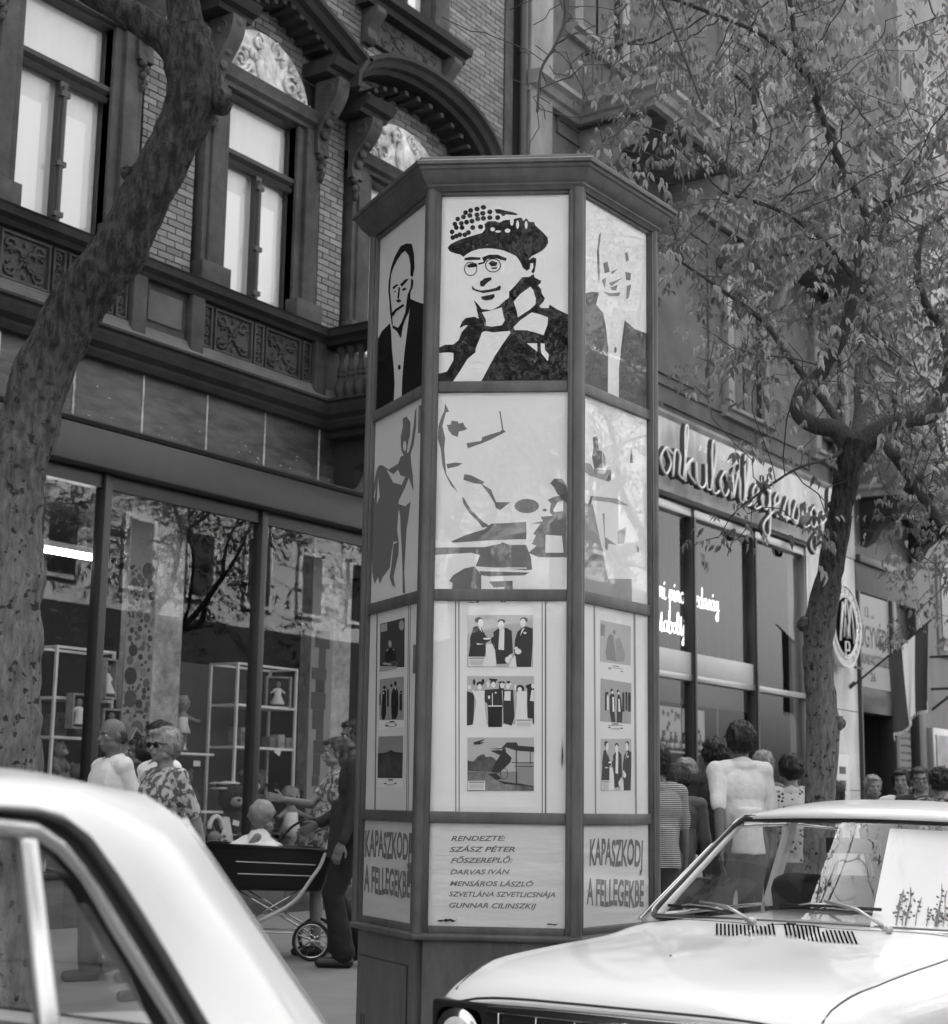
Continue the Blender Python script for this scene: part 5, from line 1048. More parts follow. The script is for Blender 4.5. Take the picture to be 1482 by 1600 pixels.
class Car:
    def __init__(s, label, xn, yc, HWK, ZC, L_):
        s.xn, s.yc, s.HWK, s.ZC, s.L = xn, yc, HWK, ZC, L_
        s.o = thing('parked_car', label, 'car', (xn+L_/2, yc, -.13))
    def W(s, xl, y, z): return Vector((s.xn+xl, s.yc+y, z))
    def hw(s, x): return lerp_keys(s.HWK, x)
    def zc(s, x): return lerp_keys(s.ZC, x)
    def top(s, x, y, ridge=True):
        h = s.hw(x); r = min(abs(y)/h, 1); n = 6; z = .33+(s.zc(x)-.33)*(1-r**n)**(1/n)
        if ridge and s.ridge: z += s.ridge(x, y)
        return z
    ridge = None
    def bodyshell(s, xs, wheels):
        m = MB(); n = 40; zb = .08
        def sec(x, dy=0):
            h = s.hw(x); out = []
            for k in range(n+1):           # over the top from far to near side
                a = -1+2*k/n; y = math.copysign(abs(math.sin(a*PI/2))**.8, a)*h
                out.append(s.W(x, y, s.top(x, y) if abs(a) < 1 else .33))
            lo = [s.W(x, h*c, z) for c, z in ((1.0, .25), (.985, .15), (.95, zb), (.85, zb-.03))]
            return [s.W(x, -h*c, z) for c, z in ((.85, zb-.03), (.95, zb), (.985, .15), (1.0, .25))]+out+lo[0:4]
        rows = [sec(x) for x in xs]; k = len(rows[0]); V = [p for r_ in rows for p in r_]
        F = [(i*k+t, (i+1)*k+t, (i+1)*k+t+1, i*k+t+1) for i in range(len(xs)-1) for t in range(k-1)]+[(i*k+k-1, (i+1)*k+k-1, (i+1)*k, i*k) for i in range(len(xs)-1)]
        F += [tuple(range(k-1, -1, -1)), tuple(range((len(xs)-1)*k, len(xs)*k))]
        m.add(V, F); b = m.build('body', CARW, s.o, True, auto=35)
        # wheel arches cut out
        me = b.data; bm = bmesh.new(); bm.from_mesh(me); bmesh.ops.recalc_face_normals(bm, faces=bm.faces); bm.to_mesh(me); bm.free()
        for xw in wheels:
            c = MB(); c.lathe([(.33, -1.2), (.33, 1.2)], s.W(xw, 0, .2), 32, Matrix.Rotation(PI/2, 3, 'X')); co = c.build('cutter', None, None, org=(0, 0, 0))
            bo = b.modifiers.new('arch', 'BOOLEAN'); bo.object = co; bo.solver = 'EXACT'
            me2 = evaluated(b, 'body', (co,)); b.modifiers.clear(); b.data = me2; bpy.data.objects.remove(co)
            for sd in (-1, 1):
                h = s.hw(xw)-.02; c = s.W(xw, sd*(h-.08), .165); A = Matrix.Rotation(PI/2, 3, 'X')
                m = MB(); m.lathe([(.2, -.08), (.28, -.085), (.295, -.06), (.295, .06), (.28, .085), (.2, .08)], c, 28, A); w = m.build('wheel', TYRE, s.o, True, auto=40)
                m = MB(); m.lathe([(.02, .0), (.12, .03), (.19, .04), (.2, .085), (.215, .086)] if sd < 0 else [(.215, -.086), (.2, -.085), (.19, -.04), (.12, -.03), (.02, 0)], c, 24, A); m.build('rim', METAL_L, w, True, auto=40)
        m = MB(); m.box(s.xn+.35, s.xn+s.L-.35, s.yc-s.hw(1.5)*.8, s.yc+s.hw(1.5)*.8, .02, .1); m.build('floor_pan', TRIM, s.o)
        return b
    def strip(s, pts, name, m_, r=.004, par=None): m = MB(); m.tube(pts, r, 6); return m.build(name, m_, par or s.o, True)
# ---------------- the right-hand car
C1 = Car('white saloon parked nose forward with louvred bonnet, wipers and paper in its windscreen', 3.86, 2.12,
         [(0, .60), (.08, .635), (.3, .66), (.9, .675), (1.6, .68), (3.0, .68), (3.5, .66), (3.75, .6)],
         [(0, .645), (.02, .672), (.06, .70), (.15, .722), (.3, .742), (.6, .756), (.95, .768), (1.3, .803), (1.5, .80), (3.2, .79), (3.5, .76), (3.7, .70), (3.75, .6)], 3.75)
def ss(a, b, x): t = min(max((x-a)/(b-a), 0), 1); return t*t*(3-2*t)
C1.ridge = lambda x, y: (.012*(1-ss(.075, .10, abs(y)))*ss(.12, .5, x)*(1-ss(1.15, 1.25, x)) + .016*ss(.52, .56, abs(y))*(1-ss(.6, .66, abs(y)))*ss(.0, .3, x)*(1-ss(1.1, 1.4, x))) if x < 1.5 else 0
def right_car():
    C = C1; W_ = C.W
    xs = [0, .012, .03, .06, .1, .15]+[.2+.06*k for k in range(20)]+[1.42+.25*k for k in range(8)]+[3.4, 3.55, 3.65, 3.72, 3.75]
    C.bodyshell(xs, (.62, 3.05))
    # bonnet shut lines
    def on(x, y, d=.0): return W_(x, y, C.top(x, y)+d)
    for sd in (-1, 1):
        C.strip([on(.045+x, sd*(.545+.03*ss(0, .3, x)), -.0005) for x in [k*.05 for k in range(25)]], 'shut_line', RUBBER, .0028)
    C.strip([on(.006, -.56+k*.056, .0) for k in range(21)], 'shut_line', RUBBER, .004)
    C.strip([on(1.27-.07*(1-(y/.55)**2), y, 0) for y in [-.56+.056*k for k in range(21)]], 'shut_line', RUBBER, .002)
    # air louvres in front of the windscreen
    m = MB()
    for k in range(34):
        y = .27-.0141*k
        if k in (15, 16): continue
        x0, x1 = .99, 1.17; P = [on(x0+(x1-x0)*t, y-.085+.085*t, .003) for t in (0, .33, .66, 1)]
        V = [p+Vector((0, .0036, 0)) for p in P]+[p-Vector((0, .0036, 0)) for p in P[::-1]]; m.add(V, [tuple(range(8))])
    m.build('louvre', SLOT, C.o, kind='stuff')
    for x, y in ((.42, .105), (.4, .05)): m = MB(); p = on(x, y); m.ell(p, (.004, .004, .002)); m.build('badge_hole', BLACK, C.o)
    m = MB(); p = on(1.2, .02, .003); m.ell(p, (.01, .018, .006)); m.build('washer_jet', BLACK, C.o, True)
    # nose: dark grille with bright bars, round lamps in square bezels
    z1 = .645
    m = MB(); m.box(C.xn-.012, C.xn+.05, C.yc-.59, C.yc+.59, .33, z1-.01); m.build('grille', BLACK, C.o, bevel=.01)
    for k in range(6): C.strip([W_(-.018, -.4, z1-.03-.036*k), W_(-.022, 0, z1-.03-.036*k), W_(-.018, .4, z1-.03-.036*k)], 'grille_bar', CHROME if k in (0, 5) else METAL_D, .0045)
    for k in range(7): C.strip([W_(-.02, -.36+.12*k, z1-.03), W_(-.02, -.36+.12*k, z1-.2)], 'grille_divider', CHROME, .003)
    C.strip([on(.0, y, -.012)-Vector((.006, 0, 0)) for y in [-.56+.08*k for k in range(15)]], 'bonnet_lip', CHROME, .005)
    for sd in (-1, 1):
        c = W_(-.012, sd*.495, .545); A = Matrix.Rotation(-PI/2, 3, 'Y')
        m = MB(); pts = [(c.x, c.y+.088*math.copysign(abs(math.cos(t))**.5, math.cos(t)), c.z+.085*math.copysign(abs(math.sin(t))**.5, math.sin(t))) for t in [k*PI/14 for k in range(28)]]
        m.extr(pts, (.06, 0, 0)); z_ = m.build('bezel', METAL_D, C.o, bevel=.012)
        m = MB(); m.lathe([(.066, -.02), (.073, .008), (.063, .014)], c, 28, A); r_ = m.build('lamp_ring', CHROME, C.o, True, auto=40)
        m = MB(); m.lathe([(.063, .002), (.05, .014), (.03, .02), (.003, .022)], c, 24, A); m.build('headlight', LENS, C.o, True)
    m = MB(); m.sweep([(0, .22), (.05, .23), (.07, .27), (.05, .31), (0, .32)], [(C.xn+.2, C.yc+.69), (C.xn-.02, C.yc+.62), (C.xn-.05, C.yc), (C.xn-.02, C.yc-.62), (C.xn+.2, C.yc-.69)], side=-1); m.build('bumper', CHROME, C.o, True, auto=40)
    # windscreen surface
    def ws(s, t, d=0): return W_(1.34+.49*t-.11*(1-s*s)-d*.7, s*(.585-.10*t), .808+.322*t+.012*(1-s*s)*t+d*.7)
    m = MB(); m.grid(lambda u, v: ws(-.985+1.97*u, .03+.93*v), 16, 6); m.build('windscreen', GLS, C.o, True)
    def rr_(rx0, t0, t1, d, cr=.1, n=8):
        out = []
        for cx, ct, a0 in ((1-cr*.8, t1-cr, 0), (-1+cr*.8, t1-cr, 90), (-1+cr*.5, t0+cr*.6, 180), (1-cr*.5, t0+cr*.6, 270)):
            for k in range(n+1):
                a = R(a0+90*k/n); out.append(ws(cx+cr*.8*math.cos(a)*1.0, ct+cr*math.sin(a), d))
        return out+[out[0]]
    C.strip(rr_(1, .0, 1.0, .003), 'windscreen_rubber', RUBBER, .011); C.strip(rr_(1, -.015, 1.015, .012), 'windscreen_trim', CHROME, .0035)
    # roof and pillars
    def ys(z): return .66-(z-.79)*.31
    def roof(u, v):
        s = -1+2*u; f = ws(s*.98, 1.0); b = W_(3.05+.1*s*s*0+.06*(1-s*s), s*.485, 1.125); p = f.lerp(b, v); p.z += .062*(1-abs(s)**3)*(min(v, .25)*4)**.5*(min(1-v, .25)*4)**.5+.0; p.y = C.yc+(p.y-C.yc)*(1+.10*(min(v, .2)*5)**.5*(min(1-v, .2)*5)**.5*1.0); return p
    m = MB(); m.grid(roof, 24, 20); rf = m.build('roof', CARW, C.o, True); so_ = rf.modifiers.new('s', 'SOLIDIFY'); so_.thickness = .012; so_.offset = -1
    for sd in (-1, 1):
        ed = [roof(1 if sd > 0 else 0, v) for v in (0, .1, .25, .5, .75, .9, 1)]
        lowe = [W_(1.30, sd*.62, .78), W_(1.84, sd*.55, 1.08)]
        P = [ws(sd*.985, t) for t in (-.04, .25, .5, .75, 1.0)]; Q = [W_(1.36+.52*t, sd*(.655-.125*t), .775+.335*t) for t in (0, .25, .5, .75, 1.0)]
        m = MB(); m.add(P+Q, [(i, i+1, i+6, i+5) for i in range(4)]); a = m.build('windscreen_pillar', CARW, C.o, True); so2 = a.modifiers.new('s', 'SOLIDIFY'); so2.thickness = .02
        C.strip([p+Vector((0, sd*.006, .006)) for p in Q[:-1]]+[p+Vector((0, sd*.012, -.006)) for p in ed[1:]]+[W_(3.2, sd*.55, 1.06), W_(3.5, sd*.62, .8)], 'drip_rail', CHROME, .006)
        # side: door tops, glass, rear pillar
        m = MB(); L0 = [W_(1.42, sd*.65, .79), W_(1.9, sd*.56, 1.09), W_(2.0, sd*.55, 1.105), W_(2.45, sd*.555, 1.11), W_(2.5, sd*.555, 1.11), W_(3.0, sd*.555, 1.09), W_(3.12, sd*.61, .82), W_(2.5, sd*.655, .79)]
        m.add(L0, [tuple(range(8))]); m.build('side_window', GLS, C.o)
        C.strip(L0+[L0[0]], 'window_frame', CHROME, .008); m = MB(); m.extr([W_(2.44, sd*.56, 1.12), W_(2.5, sd*.56, 1.12), W_(2.48, sd*.665, .78), W_(2.42, sd*.665, .78)], (0, -sd*.03, 0)); m.build('door_pillar', CARW, C.o)
        m = MB(); m.extr([W_(3.0, sd*.55, 1.13), W_(3.14, sd*.535, 1.12), W_(3.5, sd*.6, .77), W_(3.1, sd*.655, .78)], (0, -sd*.03, 0)); m.build('rear_pillar', CARW, C.o, bevel=.006)
    def rw(s, t): return W_(3.09+.42*(1-t)-.05*s*s, s*(.585-.10*t), .79+.33*t)
    m = MB(); m.grid(lambda u, v: rw(-1+2*u, v), 10, 4); m.build('rear_window', GLS, C.o, True)
    C.strip([rw(s_, t) for s_, t in ((-.9, 0), (.9, 0), (.97, .1), (.97, .9), (.9, 1), (-.9, 1), (-.97, .9), (-.97, .1), (-.9, 0))], 'rear_rubber', RUBBER, .012)
    # wipers
    for (px, py), (bx0, by0), (bx1, by1) in (((1204, 1440), (1048, 1414), (1160, 1424)), ((1432, 1449), (1222, 1414), (1380, 1420))):
        pv = atZ(px, py, .80); pv = Vector((C.xn+1.185, pv.y, C.top(1.185, pv.y-C.yc)+.012))
        def onws(x, y):
            # point of the windscreen seen at this pixel, found by bisection on depth
            best = None
            for k in range(60):
                q = atD(x, y, 5.0+.02*k); s = (q.y-C.yc)/.56; t = (q.z-.808)/.322
                e = abs((q-ws(max(-1, min(1, s)), t)).length)
                if best is None or e < best[0]: best = (e, q)
            return best[1]
        mid = onws(bx0+.45*(bx1-bx0), by0+.4*(by1-by0)-2)+Vector((-.02, 0, .015))
        w = C.strip([pv, pv.lerp(mid, .45)+Vector((-.012, 0, .02)), mid], 'wiper', METAL_L, .0055)
        a, b = onws(bx0, by0+3)+Vector((-.014, 0, .006)), onws(bx1, by1+4)+Vector((-.014, 0, .006)); C.strip([a, a.lerp(b, .5)+Vector((0, 0, .004)), b], 'blade', RUBBER, .006, w)
        C.strip([a.lerp(b, .15), a.lerp(b, .3)+Vector((-.008, 0, .01)), a.lerp(b, .6)+Vector((-.008, 0, .01)), a.lerp(b, .85)], 'blade_frame', METAL_L, .003, w)
        m = MB(); m.cap(pv+Vector((0, .0, 0)), pv.lerp(mid, .12), .014, .009, 8); m.build('pivot', METAL_L, w, True)
    # cabin
    m = MB(); m.box(C.xn+1.36, C.xn+1.62, C.yc-.56, C.yc+.56, .6, .765); m.build('dashboard', TRIM, C.o, bevel=.03)
    for y in (.28, -.28):
        M_ = Matrix.Rotation(R(-14), 3, 'Y')
        m = MB(); m.obox(W_(2.25, y, .62), (.14, .46, .62), M_); s = m.build('front_seat', SEATM, C.o, bevel=.05)
        m = MB(); m.obox(W_(2.0, y, .32), (.5, .46, .14)); m.build('seat_cushion', SEATM, s, bevel=.04)
    m = MB(); m.obox(W_(2.95, 0, .55), (.14, 1.05, .42), Matrix.Rotation(R(-18), 3, 'Y')); m.build('rear_seat', SEATM, C.o, bevel=.05)
    q = W_(1.86, .055, 1.045); m = MB(); m.obox(q, (.02, .2, .055)); m.tube([q, q+Vector((-.02, 0, .06))], .006, 6); m.build('rear_view_mirror', BLACK, C.o, bevel=.008)
    c = W_(1.78, -.28, .72); m = MB(); Ms = Matrix.Rotation(R(-65), 3, 'Y')
    m.tube([c+Ms@Vector((.19*math.cos(t*PI/14), .19*math.sin(t*PI/14), 0)) for t in range(29)], .012, 8); m.tube([c, c+Vector((-.2, 0, -.06))], .02, 6); m.obox(c, (.05, .34, .012), Ms); m.build('steering_wheel', BLACK, C.o, True)
    # paper lying behind the screen
    A_ = [ws(-.36, .05), ws(-.26, .97), ws(-.97, .97), ws(-.97, .05)]; A_ = [p+Vector((.03, 0, -.02)) for p in A_]
    cp = sum(A_, Vector())/4; m = MB(); m.extr(A_, (.004, 0, -.002)); pp = top(m, 'windscreen_paper', mat('windscreen paper', .66, .8, (2, .06)), 'large white paper sheet with drawn reeds propped behind the windscreen', 'paper', cp)
    rr = random.Random(6); m = MB()
    for k in range(34):
        u = rr.uniform(.2, .98); h = rr.uniform(.1, .28+.3*u); pts = []
        for j in range(7):
            v = h*j/6; uu = u+.05*math.sin(j*.8+k)*v; a = A_[0].lerp(A_[3], uu); b = A_[1].lerp(A_[2], uu); pts.append(a.lerp(b, v+.02)+Vector((-.004, 0, .003)))
        m.tube(pts, [.0012]*5+[.002, .0008], 4)
        for j in (2, 3, 4, 5): m.ell(pts[j]+Vector((0, rr.uniform(-.014, .014), 0)), (.0015, rr.uniform(.003, .009), .0035), Matrix.Rotation(rr.uniform(-1, 1), 3, 'X'), 6, 4)
    m.build('reed_drawing', mat('reed ink', .05, .8), pp, kind='stuff')
right_car()

# ---------------- the left-hand car: we see its rear side window, pillar and boot
C2 = Car('white saloon seen close from its side with chrome-framed rear side window', -1.0, 2.26,
         [(0, .66), (.15, .72), (1.0, .76), (3.0, .765), (3.6, .74), (3.95, .68)],
         [(0, .5), (.1, .66), (.8, .74), (1.2, .78), (2.9, .80), (3.1, .79), (3.3, .745), (3.6, .715), (3.85, .70), (3.9, .67), (3.95, .55)], 3.95)
def left_car():
    C = C2; W_ = C.W
    C.bodyshell([0, .02, .06, .1, .2]+[.4+.2*k for k in range(16)]+[3.55, 3.7, 3.8, 3.88, 3.93, 3.95], (.7, 3.15))
    def mir(p): return Vector((p.x, 2*C.yc-p.y, p.z))
    def Yz(z): return 1.50+(z-.80)*.30
    def tr(L, dy=0):
        out = []
        for x, y in L:
            Y = 1.58
            for _ in range(4): Y = Yz(atY(x, y, Y).z)+dy
            out.append(atY(x, y, Y))
        return out
    def ext(P, back, down=True):
        """carry a traced line forward along the roof and down to the belt"""
        p0 = P[0]; q = P[-1]; d = (P[-1]-P[-2]).normalized(); t = (q.z-.79)/max(-d.z, .2); e = q+d*t
        f = Vector((p0.x-.5, p0.y+.01, p0.z-.004)); g = Vector((p0.x-.95, p0.y+.01, p0.z-.035)); h = Vector((p0.x-1.5-back, Yz(.79), .79))
        return [h, g, f]+P+[e]
    G = ext(tr([(0, 1306), (57, 1312), (91, 1334), (125, 1372), (151, 1414), (170, 1448), (212, 1516), (265, 1600)]), -.06)
    FO = ext(tr([(0, 1277.6), (57, 1284), (100, 1313), (132, 1353), (162, 1396), (190, 1442), (228, 1503), (287, 1600)], -.012), 0)
    DI = ext(tr([(0, 1272), (57, 1278), (98, 1293), (132, 1322), (166, 1370), (200, 1421), (242, 1488), (307, 1600)], -.004), .02)
    DO = ext(tr([(0, 1257), (57, 1261), (98, 1272), (140, 1303), (180, 1358), (215, 1413), (262, 1493), (325, 1600)], -.016), .04)
    n = len(G); zs = C.yc
    def band(A, B, name, m_, flip=False):
        m = MB(); m.add(A+B, [(i, i+1, i+1+n, i+n) for i in range(n-1)]); return m.build(name, m_, C.o, True)
    Rr = [atY(1250-1250, 1200, 1.72)]*0
    # side line where the shell turns over: roof edge, then the rear window edge
    def P_(x, y, z): return Vector((x, y, z))
    x0 = DO[3].x
    RL = [P_(DO[0].x+.03, 1.60, .80), P_(DO[1].x+.06, 1.69, 1.155), P_(DO[2].x, 1.72, 1.195), P_(x0+.02, 1.72, 1.207), P_(1.47, 1.72, 1.205), P_(1.585, 1.715, 1.198), atY(227, 1241, 1.70), atY(287, 1281, 1.67), atY(340, 1356, 1.66), atY(420, 1474, 1.65), atY(506, 1600, 1.645)]
    d = (RL[-1]-RL[-2]).normalized(); RL.append(RL[-1]+d*.05)
    CL = [P_(RL[0].x-.10, zs, .80), P_(RL[1].x-.06, zs, 1.175), P_(RL[2].x, zs, 1.225), P_(x0, zs, 1.237), P_(1.5, zs, 1.235), P_(1.66, zs, 1.226), P_(RL[6].x+.09, zs, 1.195), P_(RL[7].x+.08, zs, 1.15), P_(RL[8].x+.08, zs, 1.075), P_(RL[9].x+.085, zs, .95), P_(RL[10].x+.09, zs, .845), P_(RL[11].x+.09, zs, .80)]
    for flip in (False, True):
        f = mir if flip else (lambda p: p)
        g, fo, di, do, rl = [[f(p) for p in L] for L in (G, FO, DI, DO, RL)]
        m = MB(); m.add(g, [tuple(range(n))]); m.build('side_window', GLS, C.o)
        def bnd(A, B, name, m_):
            m = MB(); m.add(A+B, [(i, i+1, i+1+n, i+n) for i in range(n-1)]); return m.build(name, m_, C.o, True)
        mid = [(a+b)/2+Vector((0, (-.012 if not flip else .012), .0)) for a, b in zip(g, fo)]
        m = MB(); m.add(g+mid+fo, [(i, i+1, i+1+n, i+n) for i in range(n-1)]+[(i+n, i+1+n, i+1+2*n, i+2*n) for i in range(n-1)]); m.build('window_frame', mat('bright window frame', .55, .2, metal=.8), C.o, True)
        inn = [p+Vector((0, (.03 if not flip else -.03), -.004)) for p in g]; bnd(g, inn, 'inner_frame', RUBBER)
        bnd(fo, di, 'door_gap', RUBBER)
        sp = [(a+b)/2+Vector((0, (-.014 if not flip else .014), 0)) for a, b in zip(di, do)]
        m = MB(); m.add(di+sp+do, [(i, i+1, i+1+n, i+n) for i in range(n-1)]+[(i+n, i+1+n, i+1+2*n, i+2*n) for i in range(n-1)]); m.build('drip_rail', mat('dull drip rail', .14, .3, metal=.5), C.o, True)
        # body side between drip rail and turn-over line, bulging a little
        k = 6; V = []
        for a, b in zip(do, rl):
            for j in range(k+1):
                t = j/k; p = a.lerp(b, t); p.y += (-1 if not flip else 1)*.02*math.sin(PI*t)*(1 if b.z > .9 else .3); p.z += .012*math.sin(PI*t)*(1 if a.x < 1.45 else .3); V.append(p)
        m = MB(); m.add(V, [(i*(k+1)+j, (i+1)*(k+1)+j, (i+1)*(k+1)+j+1, i*(k+1)+j+1) for i in range(n-1) for j in range(k)]); m.build('rear_quarter', CARW, C.o, True)
        # bright strip at the edge of the rear window
        C.strip([p+Vector((.0, 0, .0)) for p in rl[7:]], 'rear_window_trim', CHROME, .004)
        C.strip([p+Vector((.0, (.022 if not flip else -.022), .0)) for p in rl[7:]], 'rear_window_rubber', RUBBER, .009)
    # roof, windscreen and rear window between the two turn-over lines
    def across(i, v):
        a, c, b = RL[i], CL[i], mir(RL[i]); t = -1+2*v; w = 1-abs(t)**2.6
        return Vector((a.x+(c.x-a.x)*w, a.y+(b.y-a.y)*v, a.z+(c.z-a.z)*w))
    def shell(i0, i1, name, m_):
        nv = 24; V = [across(i, j/nv) for i in range(i0, i1+1) for j in range(nv+1)]; q = nv+1
        m = MB(); m.add(V, [(i*q+j, (i+1)*q+j, (i+1)*q+j+1, i*q+j+1) for i in range(i1-i0) for j in range(nv)]); return m.build(name, m_, C.o, True)
    shell(1, 7, 'roof', CARW); shell(0, 1, 'windscreen', GLS); shell(7, 11, 'rear_window', GLS)
    # quarter-light bar and door pillar
    a, b = atY(49, 1310, Yz(1.12)-.02), atY(82, 1600, Yz(.87)-.02); e = b+(b-a)*.35
    m = MB(); w = .0125; m.extr([a-Vector((w, 0, 0)), a+Vector((w, 0, 0)), e+Vector((w*1.1, 0, 0)), e-Vector((w*1.1, 0, 0))], (0, .02, 0)); m.build('quarter_light_bar', mat('bright window frame', .55, .2, metal=.8), C.o, bevel=.004)
    # vent grille / badge on the pillar foot
    a, b = atY(352, 1598, 1.585), atY(448, 1590, 1.60)
    m = MB(); m.tube([a, a.lerp(b, .3)+Vector((0, 0, .006)), b, b+Vector((.01, 0, -.02))], .004, 6); m.tube([a-Vector((0, 0, .012)), b-Vector((0, 0, .012))], .009, 6); m.build('pillar_vent', mat('bright window frame', .55, .2), C.o, True)
    # boot lid line, bumper, lamps
    C.strip([W_(3.1+.0*k, -.6+.1*k, C.top(3.1, -.6+.1*k)+.001) for k in range(13)], 'shut_line', RUBBER, .003)
    for sd in (-1, 1):
        C.strip([W_(x, sd*.6, C.top(x, sd*.6)+.001) for x in (3.1, 3.3, 3.5, 3.7, 3.8)], 'shut_line', RUBBER, .003)
        m = MB(); m.box(C.xn+3.9, C.xn+3.96, C.yc+sd*.56-.09, C.yc+sd*.56+.09, .45, .6); m.build('tail_lamp', mat('tail lamp', .12, .15), C.o, bevel=.015)
        m = MB(); q = W_(-.02, sd*.48, .45); m.lathe([(.09, -.02), (.09, .01), (.05, .03), (.003, .036)], q, 20, Matrix.Rotation(-PI/2, 3, 'Y')); m.build('headlight', LENS, C.o, True)
        m = MB(); m.obox(W_(2.0, sd*.775, .62), (.16, .02, .025)); m.build('door_handle', CHROME, C.o, bevel=.006)
        C.strip([W_(x, sd*(C.hw(x)+.002), .5) for x in (.4, 1, 2, 3, 3.7)], 'side_trim', CHROME, .006)
    for x, s_ in ((-.02, -1), (3.97, 1)):
        m = MB(); m.sweep([(0, .24), (.05, .25), (.07, .29), (.05, .34), (0, .35)], [(C.xn+x-s_*.2, C.yc+.77), (C.xn+x, C.yc+.7), (C.xn+x+s_*.03, C.yc), (C.xn+x, C.yc-.7), (C.xn+x-s_*.2, C.yc-.77)], side=-1 if s_ < 0 else 1) if s_ < 0 else m.sweep([(0, .24), (.05, .25), (.07, .29), (.05, .34), (0, .35)], [(C.xn+x-.2, C.yc-.77), (C.xn+x, C.yc-.7), (C.xn+x+.03, C.yc), (C.xn+x, C.yc+.7), (C.xn+x-.2, C.yc+.77)]); m.build('bumper', CHROME, C.o, True, auto=40)
    m = MB(); m.box(C.xn-.012, C.xn+.04, C.yc-.38, C.yc+.38, .34, .5); m.build('grille', BLACK, C.o, bevel=.01)
    # cabin
    for x, y in ((.4, 2.62), (.4, 1.9)):
        m = MB(); m.obox((x+.1, y, .72), (.13, .5, .6), Matrix.Rotation(R(-14), 3, 'Y')); s = m.build('front_seat', SEATG, C.o, bevel=.06); m = MB(); m.obox((x-.2, y, .42), (.5, .5, .14)); m.build('seat_cushion', SEATG, s, bevel=.05)
    m = MB(); m.obox((1.42, C.yc, .66), (.14, 1.2, .5), Matrix.Rotation(R(-16), 3, 'Y')); m.build('rear_seat', SEATG, C.o, bevel=.06)
    m = MB(); m.box(1.5, 1.95, C.yc-.6, C.yc+.6, .74, .8); m.build('parcel_shelf', TRIM, C.o, bevel=.01)
    m = MB(); m.box(-.62, -.35, C.yc-.6, C.yc+.6, .66, .78); m.build('dashboard', TRIM, C.o, bevel=.03)
    c = Vector((-.1, 1.92, .74)); m = MB(); Ms = Matrix.Rotation(R(-65), 3, 'Y'); m.tube([c+Ms@Vector((.19*math.cos(t*PI/14), .19*math.sin(t*PI/14), 0)) for t in range(29)], .012, 8); m.tube([c, c+Vector((-.25, 0, -.08))], .02, 6); m.obox(c, (.05, .34, .012), Ms); m.build('steering_wheel', BLACK, C.o, True)
left_car()
# ------------------------------------------------------------------ trees
import numpy as np
BARK = mat('bark', .045, .9, (22, .35), (45, 1.0, .03), stretch=(1, 1, .45)); BARK_P = mat('pale pitted bark', .1, .9, (26, .65), (50, 1.0, .025), stretch=(1, 1, .6))
TWIG = mat('twig bark', .06, .85); LEAFM = [mat('leaf %d' % i, g, .5, spec=.4) for i, g in enumerate((.15, .26, .48))]
for _m in LEAFM:      # leaves let some light through
    N_, L_ = _m.node_tree.nodes, _m.node_tree.links; b_ = N_['Principled BSDF']; tr_ = N_.new('ShaderNodeBsdfTranslucent'); tr_.inputs[0].default_value = [c*.9 for c in b_.inputs['Base Color'].default_value[:3]]+[1]; mx_ = N_.new('ShaderNodeMixShader'); mx_.inputs[0].default_value = .45
    L_.new(b_.outputs[0], mx_.inputs[1]); L_.new(tr_.outputs[0], mx_.inputs[2]); L_.new(mx_.outputs[0], N_['Material Output'].inputs[0])
